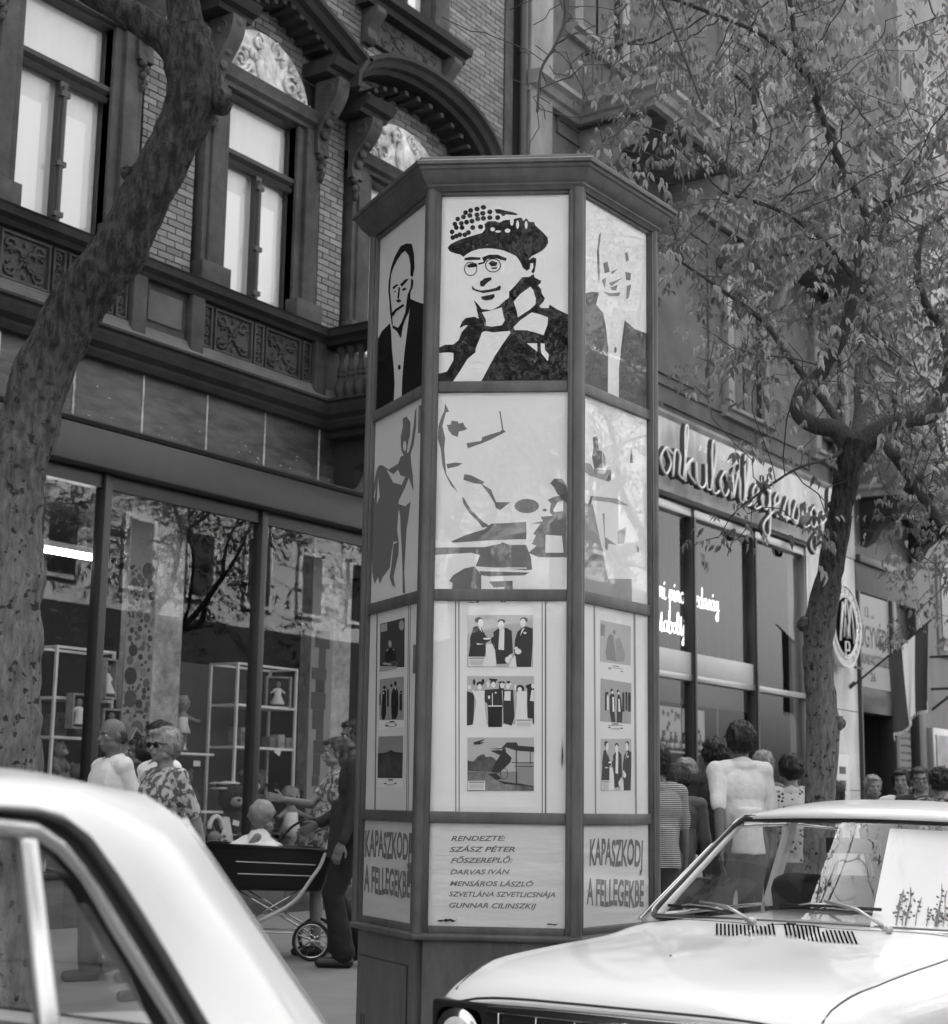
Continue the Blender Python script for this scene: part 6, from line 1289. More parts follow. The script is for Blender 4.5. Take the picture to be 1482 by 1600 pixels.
def two_tone_bark():
    """trunk bark: dark and rough above, paler with dark pits towards the foot, as on the real trunk"""
    m = bpy.data.materials.new('trunk bark'); m.use_nodes = True; N, L = m.node_tree.nodes, m.node_tree.links; b = N['Principled BSDF']; b.inputs['Roughness'].default_value = .9
    tc = N.new('ShaderNodeTexCoord'); mp = N.new('ShaderNodeMapping'); mp.inputs['Scale'].default_value = (1.2, 1.2, .35); L.new(tc.outputs['Object'], mp.inputs[0])
    n1 = N.new('ShaderNodeTexNoise'); n1.inputs['Scale'].default_value = 30; n1.inputs['Detail'].default_value = 7; n1.inputs['Roughness'].default_value = .7; L.new(mp.outputs[0], n1.inputs[0])
    n2 = N.new('ShaderNodeTexNoise'); n2.inputs['Scale'].default_value = 26; n2.inputs['Detail'].default_value = 3; L.new(tc.outputs['Object'], n2.inputs[0])
    sx = N.new('ShaderNodeSeparateXYZ'); L.new(tc.outputs['Object'], sx.inputs[0])
    mr = N.new('ShaderNodeMapRange'); mr.inputs['From Min'].default_value = 1.9; mr.inputs['From Max'].default_value = 2.9; L.new(sx.outputs['Z'], mr.inputs['Value'])
    def ramp(src, stops):
        c = N.new('ShaderNodeValToRGB'); e = c.color_ramp.elements
        for i, (p, g) in enumerate(stops):
            if i > 1: e.new(p)
            e[i].position = p; e[i].color = (g, g, g, 1)
        L.new(src, c.inputs[0]); return c.outputs[0]
    pale = ramp(n1.outputs[0], [(.3, .08), (.7, .32)]); dark = ramp(n1.outputs[0], [(.42, .003), (.6, .06)]); pits = ramp(n2.outputs[0], [(.36, .18), (.4, 1)])
    mm = N.new('ShaderNodeMix'); mm.data_type = 'RGBA'; mm.blend_type = 'MULTIPLY'; mm.inputs[0].default_value = 1; L.new(pale, mm.inputs[6]); L.new(pits, mm.inputs[7])
    m2 = N.new('ShaderNodeMix'); m2.data_type = 'RGBA'; L.new(mr.outputs[0], m2.inputs[0]); L.new(mm.outputs[2], m2.inputs[6]); L.new(dark, m2.inputs[7]); L.new(m2.outputs[2], b.inputs['Base Color'])
    bp = N.new('ShaderNodeBump'); bp.inputs['Strength'].default_value = 1; bp.inputs['Distance'].default_value = .045; L.new(n1.outputs[0], bp.inputs['Height'])
    b2 = N.new('ShaderNodeBump'); b2.inputs['Strength'].default_value = .7; b2.inputs['Distance'].default_value = .02; L.new(pits, b2.inputs['Height']); L.new(bp.outputs[0], b2.inputs['Normal']); L.new(b2.outputs[0], b.inputs['Normal'])
    return m
TRUNKM = two_tone_bark()
def limb(m, pts, sub=7, n=18, rough=.12, seed=0, fine=0):
    """organic limb through (point, radius): ribs and lumps from noise"""
    P = spline([(p.x, p.y, p.z) for p, r in pts], sub); rs = []
    for i in range(len(pts)-1):
        for k in range(sub): t = k/sub; rs.append(pts[i][1]*(1-t)+pts[i+1][1]*t)
    rs.append(pts[-1][1]); k0 = len(m.v)
    m.tube(P, rs, n)
    for i in range(len(P)):
        for k in range(n):
            j = k0+i*n+k; v = Vector(m.v[j]); c = P[i]; d = v-c
            q = v*9+Vector((seed, 0, 0)); f = 1+rough*noise.noise(q)+rough*.5*noise.noise(q*2.6)+rough*.35*abs(noise.noise(Vector((v.x*6, v.y*6, v.z*1.5+seed))))
            if fine: f += fine*(.5-abs(noise.noise(Vector((v.x*32, v.y*32, v.z*9))))*2.2)+fine*.5*noise.noise(v*55)
            m.v[j] = tuple(c+d*f)
    return P, rs
def knob(m, c, r, d, seed=0):
    """healed branch scar: swollen lump with a ring lip"""
    c = Vector(c); M = Vector(d).to_track_quat('Z', 'Y').to_matrix(); m.ell(c, (r, r, r*.75), M, 16, 10, .35, seed)
    m.tube([c+M@Vector((r*.55*math.cos(a*PI/8), r*.45*math.sin(a*PI/8), r*.62)) for a in range(17)], r*.13, 6)
def LP(L, D=None): return [(atD(x, y, d if D is None else D), r) for x, y, r, *e in L for d in [e[0] if e else D]] if D is None else [(atD(x, y, e[0] if e else D), r) for x, y, r, *e in L]
def colonize(starts, targets, step=.14, reach=1.6, kill=.22, iters=60, seed=1, droop=0):
    """space colonisation: twigs grow from the limbs towards the leaf points"""
    rs = np.random.RandomState(seed); P = np.array(starts, float); par = [-1]*len(P); T = np.array(targets, float); alive = np.ones(len(T), bool)
    for it in range(iters):
        if not alive.any(): break
        A = T[alive]; d = ((A[:, None, :]-P[None])**2).sum(2); j = d.argmin(1); dm = np.sqrt(d[np.arange(len(A)), j]); ok = dm < reach
        if not ok.any(): reach *= 1.5; continue
        new = []; npar = []
        for k in np.unique(j[ok]):
            v = (A[ok & (j == k)]-P[k]); v = v/np.linalg.norm(v, axis=1)[:, None]; v = v.sum(0)+rs.normal(0, .35, 3); v[2] -= droop
            v /= np.linalg.norm(v)+1e-9; q = P[k]+v*step
            if ((P-q)**2).sum(1).min() > (step*.3)**2: new.append(q); npar.append(int(k))
        if not new: alive[np.where(alive)[0][rs.randint(alive.sum())]] = False; continue
        P = np.vstack([P, new]); par += npar
        idx = np.where(alive)[0]; d2 = ((T[idx][:, None, :]-np.array(new)[None])**2).sum(2).min(1); alive[idx[d2 < kill*kill]] = False
        if len(P) > 9000: break
    return P, par
def leaf_mesh(k, L_=.095, w=.019):
    P = [(0, 0, 0), (w*.8, L_*.3, -.003), (w, L_*.55, -.012), (w*.45, L_*.82, -.026), (0, L_, -.04), (-w*.45, L_*.82, -.026), (-w, L_*.55, -.012), (-w*.8, L_*.3, -.003), (0, L_*.35, .006), (0, L_*.7, -.008)]
    m = MB(); m.add(P, [(0, 1, 8), (1, 2, 9, 8), (2, 3, 9), (3, 4, 9), (0, 8, 7), (7, 8, 9, 6), (6, 9, 5), (5, 9, 4)]); return m
def foliage(nodes, n_per, rr, par, org, singles=300, sing_pred=None, spread=.07, scale=1.0):
    """pinnate leaves hanging at the nodes; the largest in view are leaves of their own"""
    base = leaf_mesh(0, .053, .0115); L = []
    for p in nodes:
        for q in range(max(1, int(n_per*rr.uniform(.4, 1.6)))):
            # a leaf of 3-5 leaflets on a drooping stalk
            a = rr.random()*6.28; st = Vector(p)+Vector((rr.gauss(0, spread), rr.gauss(0, spread), rr.gauss(-.01, spread*.6)))
            dirn = Vector((math.cos(a), math.sin(a), rr.uniform(-1.1, .25))).normalized(); side = dirn.cross(Vector((0, 0, 1))).normalized(); s = rr.uniform(.75, 1.35)*scale; tone = rr.choice((0, 0, 1, 1, 2))
            for t, w in ((.0, -.8), (.0, .8), (.05, -.7), (.05, .7), (.09, 0))[(0 if rr.random() < .5 else 2):]:
                d2 = (dirn+side*w*1.1+Vector((0, 0, -.25-rr.random()*.4))).normalized(); o = st+dirn*(t+.02)*s
                Mx = d2.to_track_quat('Y', 'Z').to_matrix()@Matrix.Rotation(rr.uniform(-.8, .8), 3, 'Y'); L.append((o, Mx, s*rr.uniform(.8, 1.1), tone))
    if singles:
        def key(l):
            x, y = to_px(l[0]); return (l[0]-Vector((0, 0, EYE))).length if (10 < x < 1470 and 5 < y < 1200 and not (560 < x < 1045 and y > 250)) else 1e9
        L.sort(key=key)
        ms = [base.mesh('leaf', LEAFM[k], True) for k in range(3)]
        for o, Mx, s, t in L[:singles]:
            ob = bpy.data.objects.new('leaf', ms[t]); COL.objects.link(ob); ob.parent = par; ob.matrix_local = Matrix.Translation(o-Vector(org)) @ Mx.to_4x4() @ Matrix.Scale(s, 4)
        L = L[singles:]
    nb = len(base.v); B = np.array(base.v); V = np.concatenate([(B*s)@np.array(Mx.transposed())+np.array(o-Vector(org)) for o, Mx, s, t in L]); F = []; mi = []
    for i, l in enumerate(L):
        F += [tuple(v+i*nb for v in f) for f in base.f]; mi += [l[3]]*len(base.f)
    me = bpy.data.meshes.new('foliage'); me.from_pydata(V.tolist(), [], F)
    for k in range(3): me.materials.append(LEAFM[k])
    me.polygons.foreach_set('material_index', mi); me.polygons.foreach_set('use_smooth', [True]*len(F))
    o = put('foliage', me, par); o['kind'] = 'stuff'; return len(F)
def twigs(P, par, r0, parent, name='twigs', tip=.0035, n=5):
    """all grown twigs of a tree as one part; radius by the number of tips carried"""
    N = len(P); kids = [[] for _ in range(N)]; cnt = [0]*N
    for i, p in enumerate(par):
        if p >= 0: kids[p].append(i)
    for i in range(N-1, -1, -1):
        cnt[i] = 1 if not kids[i] else sum(cnt[k] for k in kids[i])
    R_ = [min(r0, tip*max(1, c)**.42) for c in cnt]; m = MB()
    for i in range(N):
        if par[i] >= 0 and (par[par[i]] < 0 or kids[par[i]][0] != i):
            ch = [par[i], i]
            while kids[ch[-1]]: ch.append(kids[ch[-1]][0])
            pts = [Vector(P[k]) for k in ch]
            for a in range(1, len(pts)-1): pts[a] = pts[a]+Vector((noise.noise(pts[a]*5), noise.noise(pts[a]*5+Vector((9, 0, 0))), noise.noise(pts[a]*5+Vector((0, 9, 0)))))*.03
            m.tube(pts, [R_[ch[1]]]+[R_[k] for k in ch[1:]], n, cap=False)
    o = m.build(name, TWIG, parent, True); o['kind'] = 'stuff'
    return [i for i in range(N) if par[i] >= 0 and cnt[i] <= 3]

def right_tree():
    rr = random.Random(21); base = atD(1281, 1255, 11.0); root = Vector((base.x, base.y, 0))
    T = thing('street_tree', 'leafy street tree with scarred forked trunk before the wine shop', 'tree', tuple(root))
    tk = LP([(1281, 1500, .125), (1281, 1400, .115), (1281, 1255, .10), (1286, 1130, .107), (1281, 1060, .098), (1280, 985, .108), (1296, 900, .09), (1314, 800, .083), (1326, 730, .093), (1334, 690, .1)], 11.0)
    tk = [(Vector((root.x, root.y, -.02)), .15)]+tk
    m = MB(); limb(m, tk, 8, 22, .13, 3)
    for x, y, r, d in ((1258, 975, .055, (-1, 0, .1)), (1312, 1130, .05, (.6, -.8, -.2)), (1291, 912, .042, (-.4, -.9, 0)), (1300, 790, .03, (-.5, -.8, 0)), (1330, 735, .03, (0, -1, 0)), (1325, 810, .028, (.2, -1, 0)), (1270, 1050, .03, (-.5, -1, 0)), (1290, 1190, .03, (0, -1, 0))): knob(m, atD(x, y, 10.98), r, d, x)
    m.build('trunk', TRUNKM, T, True)
    LL = [[(1330, 700, .085), (1308, 672, .07), (1272, 664, .06), (1248, 645, .06), (1252, 620, .055), (1270, 598, .052), (1291, 572, .05), (1318, 520, .043), (1338, 440, .04), (1343, 395, .036), (1357, 342, .042)],
          [(1357, 345, .032), (1330, 285, .03), (1301, 227, .028), (1284, 180, .025), (1268, 128, .024), (1244, 71, .02), (1236, 10, .018), (1215, -80, .014), (1170, -180, .01)],
          [(1357, 345, .034), (1378, 322, .028), (1396, 308, .026), (1420, 275, .024, 11.3), (1450, 235, .02, 11.5), (1495, 190, .016, 11.8), (1560, 120, .01, 12)],
          [(1338, 700, .08), (1378, 668, .065), (1420, 655, .058), (1455, 648, .056), (1476, 615, .052), (1486, 560, .045), (1470, 505, .035, 11.3), (1452, 486, .03, 11.4), (1434, 426, .028, 11.5), (1443, 360, .024, 11.6), (1490, 320, .018, 11.8), (1540, 200, .012, 12)],
          [(1345, 715, .05), (1372, 690, .04), (1400, 715, .037, 10.8), (1428, 752, .038, 10.6), (1446, 782, .036, 10.5), (1470, 815, .026, 10.4), (1500, 850, .02, 10.2), (1540, 900, .014, 10)],
          [(1340, 690, .06), (1345, 640, .045, 11.4), (1342, 590, .035, 11.7), (1350, 520, .028, 12), (1365, 430, .022, 12.2), (1400, 250, .014, 12.5)],
          [(1330, 700, .05), (1305, 650, .03, 11.4), (1235, 560, .024, 11.8), (1190, 500, .02, 12), (1110, 440, .014, 12.2), (1050, 400, .01, 12.3)],
          [(1268, 128, .018), (1200, 60, .016), (1110, 20, .014), (1000, -20, .012, 10.6)],
          [(1338, 440, .022), (1290, 380, .018), (1220, 330, .015, 10.6), (1130, 300, .011, 10.4)],
          [(1320, 700, .02), (1300, 715, .012, 10.8), (1240, 735, .009, 10.6), (1160, 790, .007, 10.4)]]
    st = []
    for k, L in enumerate(LL):
        m = MB(); P, rs = limb(m, LP(L, 11.0), 6, 12, .1, k*5)
        if k == 4:
            for x, y, r in ((1402, 712, .03), (1432, 752, .05), (1448, 775, .045), (1422, 762, .04)): m.ell(atD(x, y, 10.6), r, nu=10, nv=7, bumpy=.6, seed=x)
        if k == 0: knob(m, atD(1291, 574, 11), .05, (.5, -.3, .8), 2)
        m.build('limb', BARK, T, True)
        st += [p for p, r in zip(P[2:], rs[2:]) if r < .05]
    tg = []
    def dens(x, y):
        if x < 860: return 0
        d = .15+.85*ss(900, 1150, x) if y < 330 else ss(1015, 1120, x)*(.9 if y < 640 else .25)
        if y > 640: d = .6*(x > 1330 and y < 900 and x > 1380)+.05*(1030 < x < 1330 and y < 900)
        if 1030 < x < 1130 and 330 < y < 560: d *= .35
        if 560 < y < 800 and 1040 < x < 1300: d *= .4
        return d
    while len(tg) < 1150:
        x, y, D = rr.uniform(860, 1600), rr.uniform(-160, 910), rr.uniform(9.6, 13.2)
        if rr.random() < dens(x, y): tg.append(tuple(atD(x, y, D)))
    for _ in range(170):       # the part of the crown above and beyond the picture
        a, b, c = rr.gauss(0, 1), rr.gauss(0, 1), rr.gauss(0, 1); q = (root.x+.6+1.6*a, root.y+1.5*b, 6.8+.9*c); tg.append(q) if to_px(q)[0] > 950 or to_px(q)[1] < -150 else None
    P, par = colonize([tuple(p) for p in st], tg, .13, 1.3, .2, 90, 4, .08)
    ends = twigs(P, par, .016, T)
    vis = [P[i] for i in ends if rr.random() < .62 or to_px(P[i])[1] < 560]
    foliage(vis, 2.9, rr, T, root, 300)
    return T, root
TREE, TROOT = right_tree()

def left_tree():
    rr = random.Random(5); root = atD(4, 1255, 5.8); root = Vector((root.x, root.y, 0))
    T = thing('street_tree', 'thick leaning tree trunk at the left edge, rough dark bark, forking overhead', 'tree', tuple(root))
    D = 5.8
    tk = [(Vector((root.x, root.y, -.02)), .17)]+LP([(2, 1600, .145), (5, 1190, .128), (12, 900, .122), (20, 745, .116), (44, 665, .106), (66, 590, .104), (108, 500, .102), (148, 440, .102), (184, 395, .1), (232, 300, .092), (282, 205, .09), (303, 150, .1), (298, 90, .1), (292, 50, .09)], D)
    m = MB(); limb(m, tk, 34, 110, .11, 1, .05)
    for x, y, r, d in ((346, 160, .05, (.8, -.4, .3)), (130, 440, .05, (-.6, -.7, 0)), (90, 520, .05, (-.5, -.8, 0)), (200, 270, .03, (-.7, -.6, .2)), (300, 205, .035, (.3, -.9, 0)), (215, 395, .03, (.3, -.9, 0)), (40, 640, .04, (-.4, -.9, 0)), (30, 690, .028, (0, -1, 0)), (185, 420, .03, (.5, -.8, 0))): knob(m, atD(x, y, D-.03), r, d, x)
    m.build('trunk', TRUNKM, T, True)
    LL = [[(295, 90, .085), (288, 20, .066), (282, -60, .06), (300, -160, .05), (340, -260, .04, 6.1), (420, -360, .03, 6.6), (560, -440, .024, 7.4), (720, -430, .018, 8.2), (860, -330, .013, 8.8)],
          [(285, 85, .08), (250, 52, .06), (195, 18, .055), (120, -25, .05), (30, -90, .042), (-80, -200, .035), (-200, -350, .02)],
          [(340, -260, .03, 6.1), (330, -400, .022, 6.0), (280, -560, .015, 5.9)], [(120, -25, .03), (140, -160, .022, 5.6), (160, -330, .014, 5.4)],
          [(720, -430, .014, 8.2), (820, -240, .011, 8.2), (870, -60, .010, 8.1), (884, 20, .009, 8.1), (868, 70, .008, 8.1), (846, 110, .0075, 8.1), (840, 175, .006, 8.1)],
          [(720, -430, .014, 8.2), (900, -300, .012, 8.4), (1010, -60, .010, 8.4), (1070, 90, .008, 8.4), (1100, 170, .005, 8.4)]]
    st = []
    for k, L in enumerate(LL):
        m = MB(); P, rs = limb(m, LP(L, D), 7 if k > 1 else 9, 12 if k > 1 else 26, .1 if k < 4 else .3, k*3)
        m.build('limb', TRUNKM if k < 2 else TWIG, T, True); st += [p for p, r in zip(P[2:], rs[2:]) if r < .045]
    tg = []
    for _ in range(70): tg.append(tuple(atD(rr.uniform(790, 1000), rr.uniform(-200, 290)*rr.random(), rr.uniform(7.7, 8.6))))
    for x, y in ((795, 290), (815, 270), (690, 20), (740, 30), (660, 10), (760, 60), (830, 250), (845, 210), (905, 120), (950, 60), (900, 190), (960, 150), (780, 120), (800, 200)): tg.append(tuple(atD(x, y, 8.1)))
    for _ in range(260): tg.append(tuple(atD(rr.uniform(-500, 1150), rr.uniform(-900, -110), rr.uniform(5, 9))))
    P, par = colonize([tuple(p) for p in st], tg, .09, 1.0, .13, 110, 2, .05)
    ends = twigs(P, par, .01, T, tip=.0026)
    foliage([P[i] for i in ends if to_px(P[i])[1] < -230 and rr.random() < .5], 1.5, rr, T, root, 0)
left_tree()

# more trees of the two rows: down the street, and across it where the panes mirror them
def tree_copy(x, y, rz, label, sc=1.0):
    c = TREE.copy(); COL.objects.link(c); c.location = (x, y, 0); c.rotation_euler = (0, 0, rz); c.scale = (sc,)*3; c['label'] = label
    for ch in TREE.children:
        if ch.name.startswith('leaf'): continue
        d = ch.copy(); COL.objects.link(d); d.parent = c
TREE['group'] = 'trees along both kerbs'
for a in ((18.2, 4.6, 1.1, 'street tree half hidden behind the nearest leafy tree, further down the pavement'), (25.5, 4.4, 2.9, 'far street tree on the same pavement, beyond the office doorway'),
          (-16, -8.2, 2.2, 'tree across the street mirrored in the kiosk glass', 1.9), (4.5, -8.6, .4, 'tree across the street mirrored at the middle of the toy shop glass', 1.5), (11.5, -8.2, 3.6, 'tree across the street mirrored at the right end of the toy shop glass', 1.6), (-9.5, -8.4, 5.1, 'tree across the street mirrored at the left end of the toy shop glass', 1.7), (27, -8.5, 4.4, 'tree across the street mirrored in the wine shop glass', 1.6), (-1.5, -8.3, 1.7, 'tree across the street mirrored in the windscreen of the right-hand car', 1.5), (-22, -7.5, .9, 'farthest tree across the street, mirrored at the top of the kiosk', 1.9)): tree_copy(*a)
# ------------------------------------------------------------------ people
SKIN = mat('skin', .22, .5, (30, .08), (90, .1, .002)); SKIN2 = mat('tanned skin', .13, .55, (30, .1)); HAIR_D = mat('dark hair', .015, .45, (60, .5), (80, .8, .01), stretch=(1, 1, .3)); HAIR_M = mat('brown hair', .05, .5, (60, .4), (80, .8, .01), stretch=(1, 1, .3)); HAIR_L = mat('light hair', .3, .5, (60, .3), (80, .8, .01), stretch=(1, 1, .3))
EYE_W = mat('eye', .5, .2); EYE_D = mat('iris', .02, .2); LIP = mat('lips', .16, .5); SHOE = mat('shoe', .02, .4)
CL = {k: mat('cloth %s' % k, v, .9, (14, .1), (26, .35, .02)) for k, v in dict(white=.85, light=.75, mid=.13, grey=.08, dark=.03, black=.012).items()}
CL['floral'] = pattern('floral cloth', 'noise', .12, .5, 26, .5); CL['spotted'] = pattern('spotted cloth', 'spots', .05, .55, 30, .33); CL['striped'] = pattern('striped cloth', 'stripes', .04, .5, 26, .5); CL['blotch'] = pattern('blotched cloth', 'noise', .06, .35, 34, .5)
def ik(a, b, l1, l2, hint):
    a, b = Vector(a), Vector(b); d = b-a; L = min(d.length, (l1+l2)*.995); d = d.normalized(); x = (l1*l1-l2*l2+L*L)/(2*L); h = math.sqrt(max(l1*l1-x*x, 0)); hint = Vector(hint); hint = (hint-d*hint.dot(d)); hint = hint.normalized() if hint.length > 1e-4 else d.orthogonal().normalized()
    return a+d*x+hint*h, a+d*L
def person(label, at, face, h=1.7, top_='light', bottom='grey', sleeve=.45, hair=('short', HAIR_D), skin=SKIN, hands=None, stride=.25, skirt=False, build=1.0, head_turn=0, head_nod=0, lean=0, glasses=False, beard=False, collar=False, bald=False, fine=False, group=None, child=False, long_top=0, name='person', sit=False, dress=False):
    """at=(x,y) on the pavement; face=heading the body looks towards (degrees from +X). Body local: +Y forward, +X its right hand side"""
    k = h/1.72; rt = thing(name, label, 'person', (at[0], at[1], 0), R(face-90), group); B = MB(); bw = build
    def S(*p): return Vector(p)*k
    def L(p):  # lean of the upper body
        p = Vector(p); z0 = .95*k
        if p.z > z0: dz = p.z-z0; p = Vector((p.x, p.y+math.sin(lean)*dz, z0+math.cos(lean)*dz))
        return p
    hipz = .93
    feet = [S(-.10, stride*.5, .08), S(.10, -stride*.5, .08)]; toes = []
    legs = []
    for sx, ft in zip((-1, 1), feet):
        hp = S(sx*.085, 0, hipz-.03)
        if ft.y < 0: ft = ft+S(0, -.02, .05)
        kn, an = ik(hp, ft, .43*k, .42*k, (0, 1, 0)); legs.append((hp, kn, an))
        B.cap(hp, kn, .083*k*bw, .055*k, 12); B.cap(kn, kn.lerp(an, .35), .053*k, .055*k, 12); B.cap(kn.lerp(an, .35), an, .055*k, .038*k, 12)
        td = Vector((0, 1, -.35 if ft.y < 0 else 0)).normalized(); B.cap(an+S(0, -.03, -.035), an+S(0, 0, -.04)+td*.15*k, .036*k, .03*k, 10); toes.append(td)
    B.ell(S(0, 0, hipz), S(.165*bw, .115*bw, .13), nu=16, nv=12); B.ell(L(S(0, .01, 1.1)), S(.142*bw, .1*bw, .16), nu=16, nv=12)
    B.ell(L(S(0, .005, 1.28)), S(.165*bw, .11*bw, .17), nu=16, nv=12); B.cap(L(S(-.13, 0, 1.40)), L(S(.13, 0, 1.40)), .062*k, .062*k, 12); B.ell(L(S(0, -.01, 1.43)), S(.1, .07, .05))
    neck0, hc = L(S(0, -.005, 1.40)), L(S(0, .02, 1.60)); B.cap(neck0, hc+S(0, -.02, -.07), .056*k, .052*k, 12)
    Hm = Matrix.Rotation(R(head_turn), 3, 'Z')@Matrix.Rotation(R(head_nod)-lean*.4, 3, 'X')
    def H(x, y, z): return hc+Hm@(Vector((x, y, z))*k)
    B.ell(H(0, -.012, .025), S(.076, .094, .092), Hm, 20, 14); B.ell(H(0, .018, -.03), S(.062, .072, .085), Hm, 18, 12); B.ell(H(0, .052, -.085), S(.03, .028, .022), Hm)   # skull, face, chin
    B.ell(H(0, .076, .022), S(.05, .014, .012), Hm); B.cap(H(0, .082, .008), H(0, .104, -.024), .009*k, .013*k, 8); B.ell(H(0, .086, -.054), S(.022, .012, .012), Hm)
    for sx in (-1, 1):
        B.ell(H(sx*.04, .066, -.018), S(.02, .016, .016), Hm); B.ell(H(sx*.078, -.008, -.008), S(.009, .02, .03), Hm); B.ell(H(sx*.05, .02, -.065), S(.024, .035, .022), Hm)
    arms = []
    for i, sx in enumerate((-1, 1)):
        sh = L(S(sx*.175*(.5+.5*bw), 0, 1.39)); tgt = hands[i] if hands and hands[i] is not None else (sx*.25, -.08+sx*.12*(1 if stride else 0), .80)
        el, wr = ik(sh, S(*tgt), .29*k, .26*k, (sx*.35, -1, -.2)); arms.append((sh, el, wr)); mid = sh.lerp(el, .5)
        B.ell(sh, S(.058, .056, .06)); B.cap(sh, el, .047*k, .036*k, 12); B.cap(el, el.lerp(wr, .3), .036*k, .037*k, 10); B.cap(el.lerp(wr, .3), wr, .037*k, .025*k, 10)
        d = (wr-el).normalized(); side = d.cross(Vector((sx, .3, 0))).normalized(); nrm = d.cross(side).normalized(); M = Matrix((side, nrm, d)).transposed()
        B.ell(wr+d*.045*k, (.038*k, .015*k, .048*k), M, 12, 8)
        for f in range(4):
            b = wr+d*.08*k+side*(f-1.5)*.0185*k; ln = (.07, .08, .075, .058)[f]*k; bend = nrm*(.35)*(-sx)
            m1 = b+(d+bend*.4+side*(f-1.5)*.06).normalized()*ln*.5; m2 = m1+(d+bend*1.6).normalized()*ln*.5; B.cap(wr+d*.05*k+side*(f-1.5)*.016*k, m1, .0085*k, .008*k, 8); B.cap(m1, m2, .008*k, .0065*k, 8)
        t0 = wr+d*.025*k-side*.025*k; t1 = t0-side*.03*k+d*.035*k; B.cap(t0, t1, .012*k, .01*k, 8); B.cap(t1, t1+d*.03*k-side*.006*k, .0095*k, .008*k, 8)
    me = remesh(B, (.0065 if fine else .009)*k, 2); me.name = 'body'; me.materials.clear(); me.materials.append(skin); put('body', me, rt)
    # clothes: their own surfaces just outside the body
    C = MB(); g = .014*k
    hem = .86-long_top
    C.ell(L(S(0, 0, 1.12)), S(.165*bw, .125*bw, .2)); C.ell(L(S(0, .005, 1.28)), S(.182*bw, .126*bw, .18), nu=16, nv=12); C.cap(L(S(-.135, 0, 1.395)), L(S(.135, 0, 1.395)), .072*k, .072*k, 12)
    C.tube([S(0, 0, hem), S(0, 0, .98), L(S(0, 0, 1.15))], [.185*k*bw, .178*k*bw, .16*k*bw], 20, flat=.74)
    C.cap(L(S(0, -.012, 1.39)), L(S(0, -.012, 1.435)), .07*k, .064*k, 14); C.ell(L(S(0, -.014, 1.422)), S(.112, .084, .054), nu=16, nv=10)
    for sh, el, wr in arms:
        C.ell(sh, S(.068, .066, .07)); e = sh+(el-sh)*min(sleeve, .5)*2
        C.cap(sh, e, .06*k, .052*k, 12)
        if sleeve > .5: C.cap(el, el.lerp(wr, (sleeve-.5)*2), .05*k, .038*k, 12)
    if collar: C.tube([L(S(.06*math.cos(t*PI/10), -.006+.06*math.sin(t*PI/10), 1.452-.018*math.sin(t*PI/10))) for t in range(21)], .011*k, 8)
    ms = remesh(C, .009*k, 2)
    def fold(c):
        q = c*11; return (.011*noise.noise(Vector((q.x, q.y, q.z*.5)))+.007*math.sin(q.z*1.6+6*noise.noise(q*.35))*abs(noise.noise(q*.3+Vector((5, 5, 5))))*1.6)*k
    displace(ms, fold)
    ms.materials.clear(); ms.materials.append(CL[top_]); put('top' if not dress else 'dress_top', ms, rt).name = 'shirt' if not dress else 'dress'
    D = MB()
    if skirt or dress:
        z1 = .55; n = 28; prof = [(.0, 1.0), (.155, 1.0), (.19, .88), (.215, .75), (.235, z1), (.225, z1), (.0, z1+.02)]
        V = []
        for r_, z in prof:
            for i in range(n):
                a = 2*PI*i/n; w = 1+.06*math.sin(a*7)*(1-z)*2; V.append(S(r_*bw*w*math.cos(a), r_*.82*bw*w*math.sin(a)+.0, z))
        D.add(V, [(j*n+i, j*n+(i+1) % n, (j+1)*n+(i+1) % n, (j+1)*n+i) for j in range(len(prof)-1) for i in range(n)]); o = D.mesh('skirt', CL[bottom], True); put('skirt', o, rt)
    else:
        D.ell(S(0, 0, hipz), S(.18*bw, .13*bw, .14), nu=16, nv=12)
        for hp, kn, an in legs:
            D.cap(hp, kn, .1*k*bw, .075*k, 14); D.cap(kn, an+S(0, 0, .03), .075*k, .085*k if h > 1.5 else .07*k, 14)
        mt = remesh(D, .011*k, 2)
        displace(mt, lambda c: .008*noise.noise(c*9)*k)
        mt.materials.clear(); mt.materials.append(CL[bottom]); put('trousers', mt, rt)
    for (hp, kn, an), td in zip(legs, toes):
        m = MB(); m.cap(an+S(0, -.035, -.04), an+S(0, 0, -.042)+td*.165*k, .043*k, .036*k, 10); m.tube([an+S(0, -.01, .0), an+S(0, -.005, -.04)], .045*k, 10); mm = remesh(m, .008, 1); mm.materials.clear(); mm.materials.append(SHOE); put('shoe', mm, rt)
    # hair
    hs, hm = hair; A = MB()
    if not bald and hs:
        A.ell(H(0, -.026, .042), S(.086, .096, .088), Hm, 22, 14, .12, h*7)
        if hs in ('full', 'curly'): A.ell(H(0, -.035, .02), S(.1, .1, .11), Hm, 24, 16, .25 if hs == 'curly' else .12, h*9); 
        if hs == 'curly':
            rr = random.Random(int(h*1000))
            for _ in range(46):
                a, b = rr.uniform(0, 2*PI), rr.uniform(-.7, 1.3); d = Vector((math.cos(a)*math.cos(b), math.sin(a)*math.cos(b)-.35, math.sin(b))); A.ell(H(d.x*.088, d.y*.09-.01, .03+d.z*.09), (.024*k,)*3, nu=7, nv=5)
        if hs in ('long', 'bun'): A.ell(H(0, -.06, -.05), S(.075, .055, .11), Hm, 18, 12, .15, 3); 
        if hs == 'bun': A.ell(H(.0, -.12, -.03), S(.035, .04, .05), Hm, 10, 8, .2, 3); A.cap(H(0, -.13, -.05), H(.01, -.14, -.16), .025*k, .012*k)
        if hs == 'short': A.ell(H(0, -.055, -.01), S(.076, .055, .08), Hm, 16, 12, .1, 5)
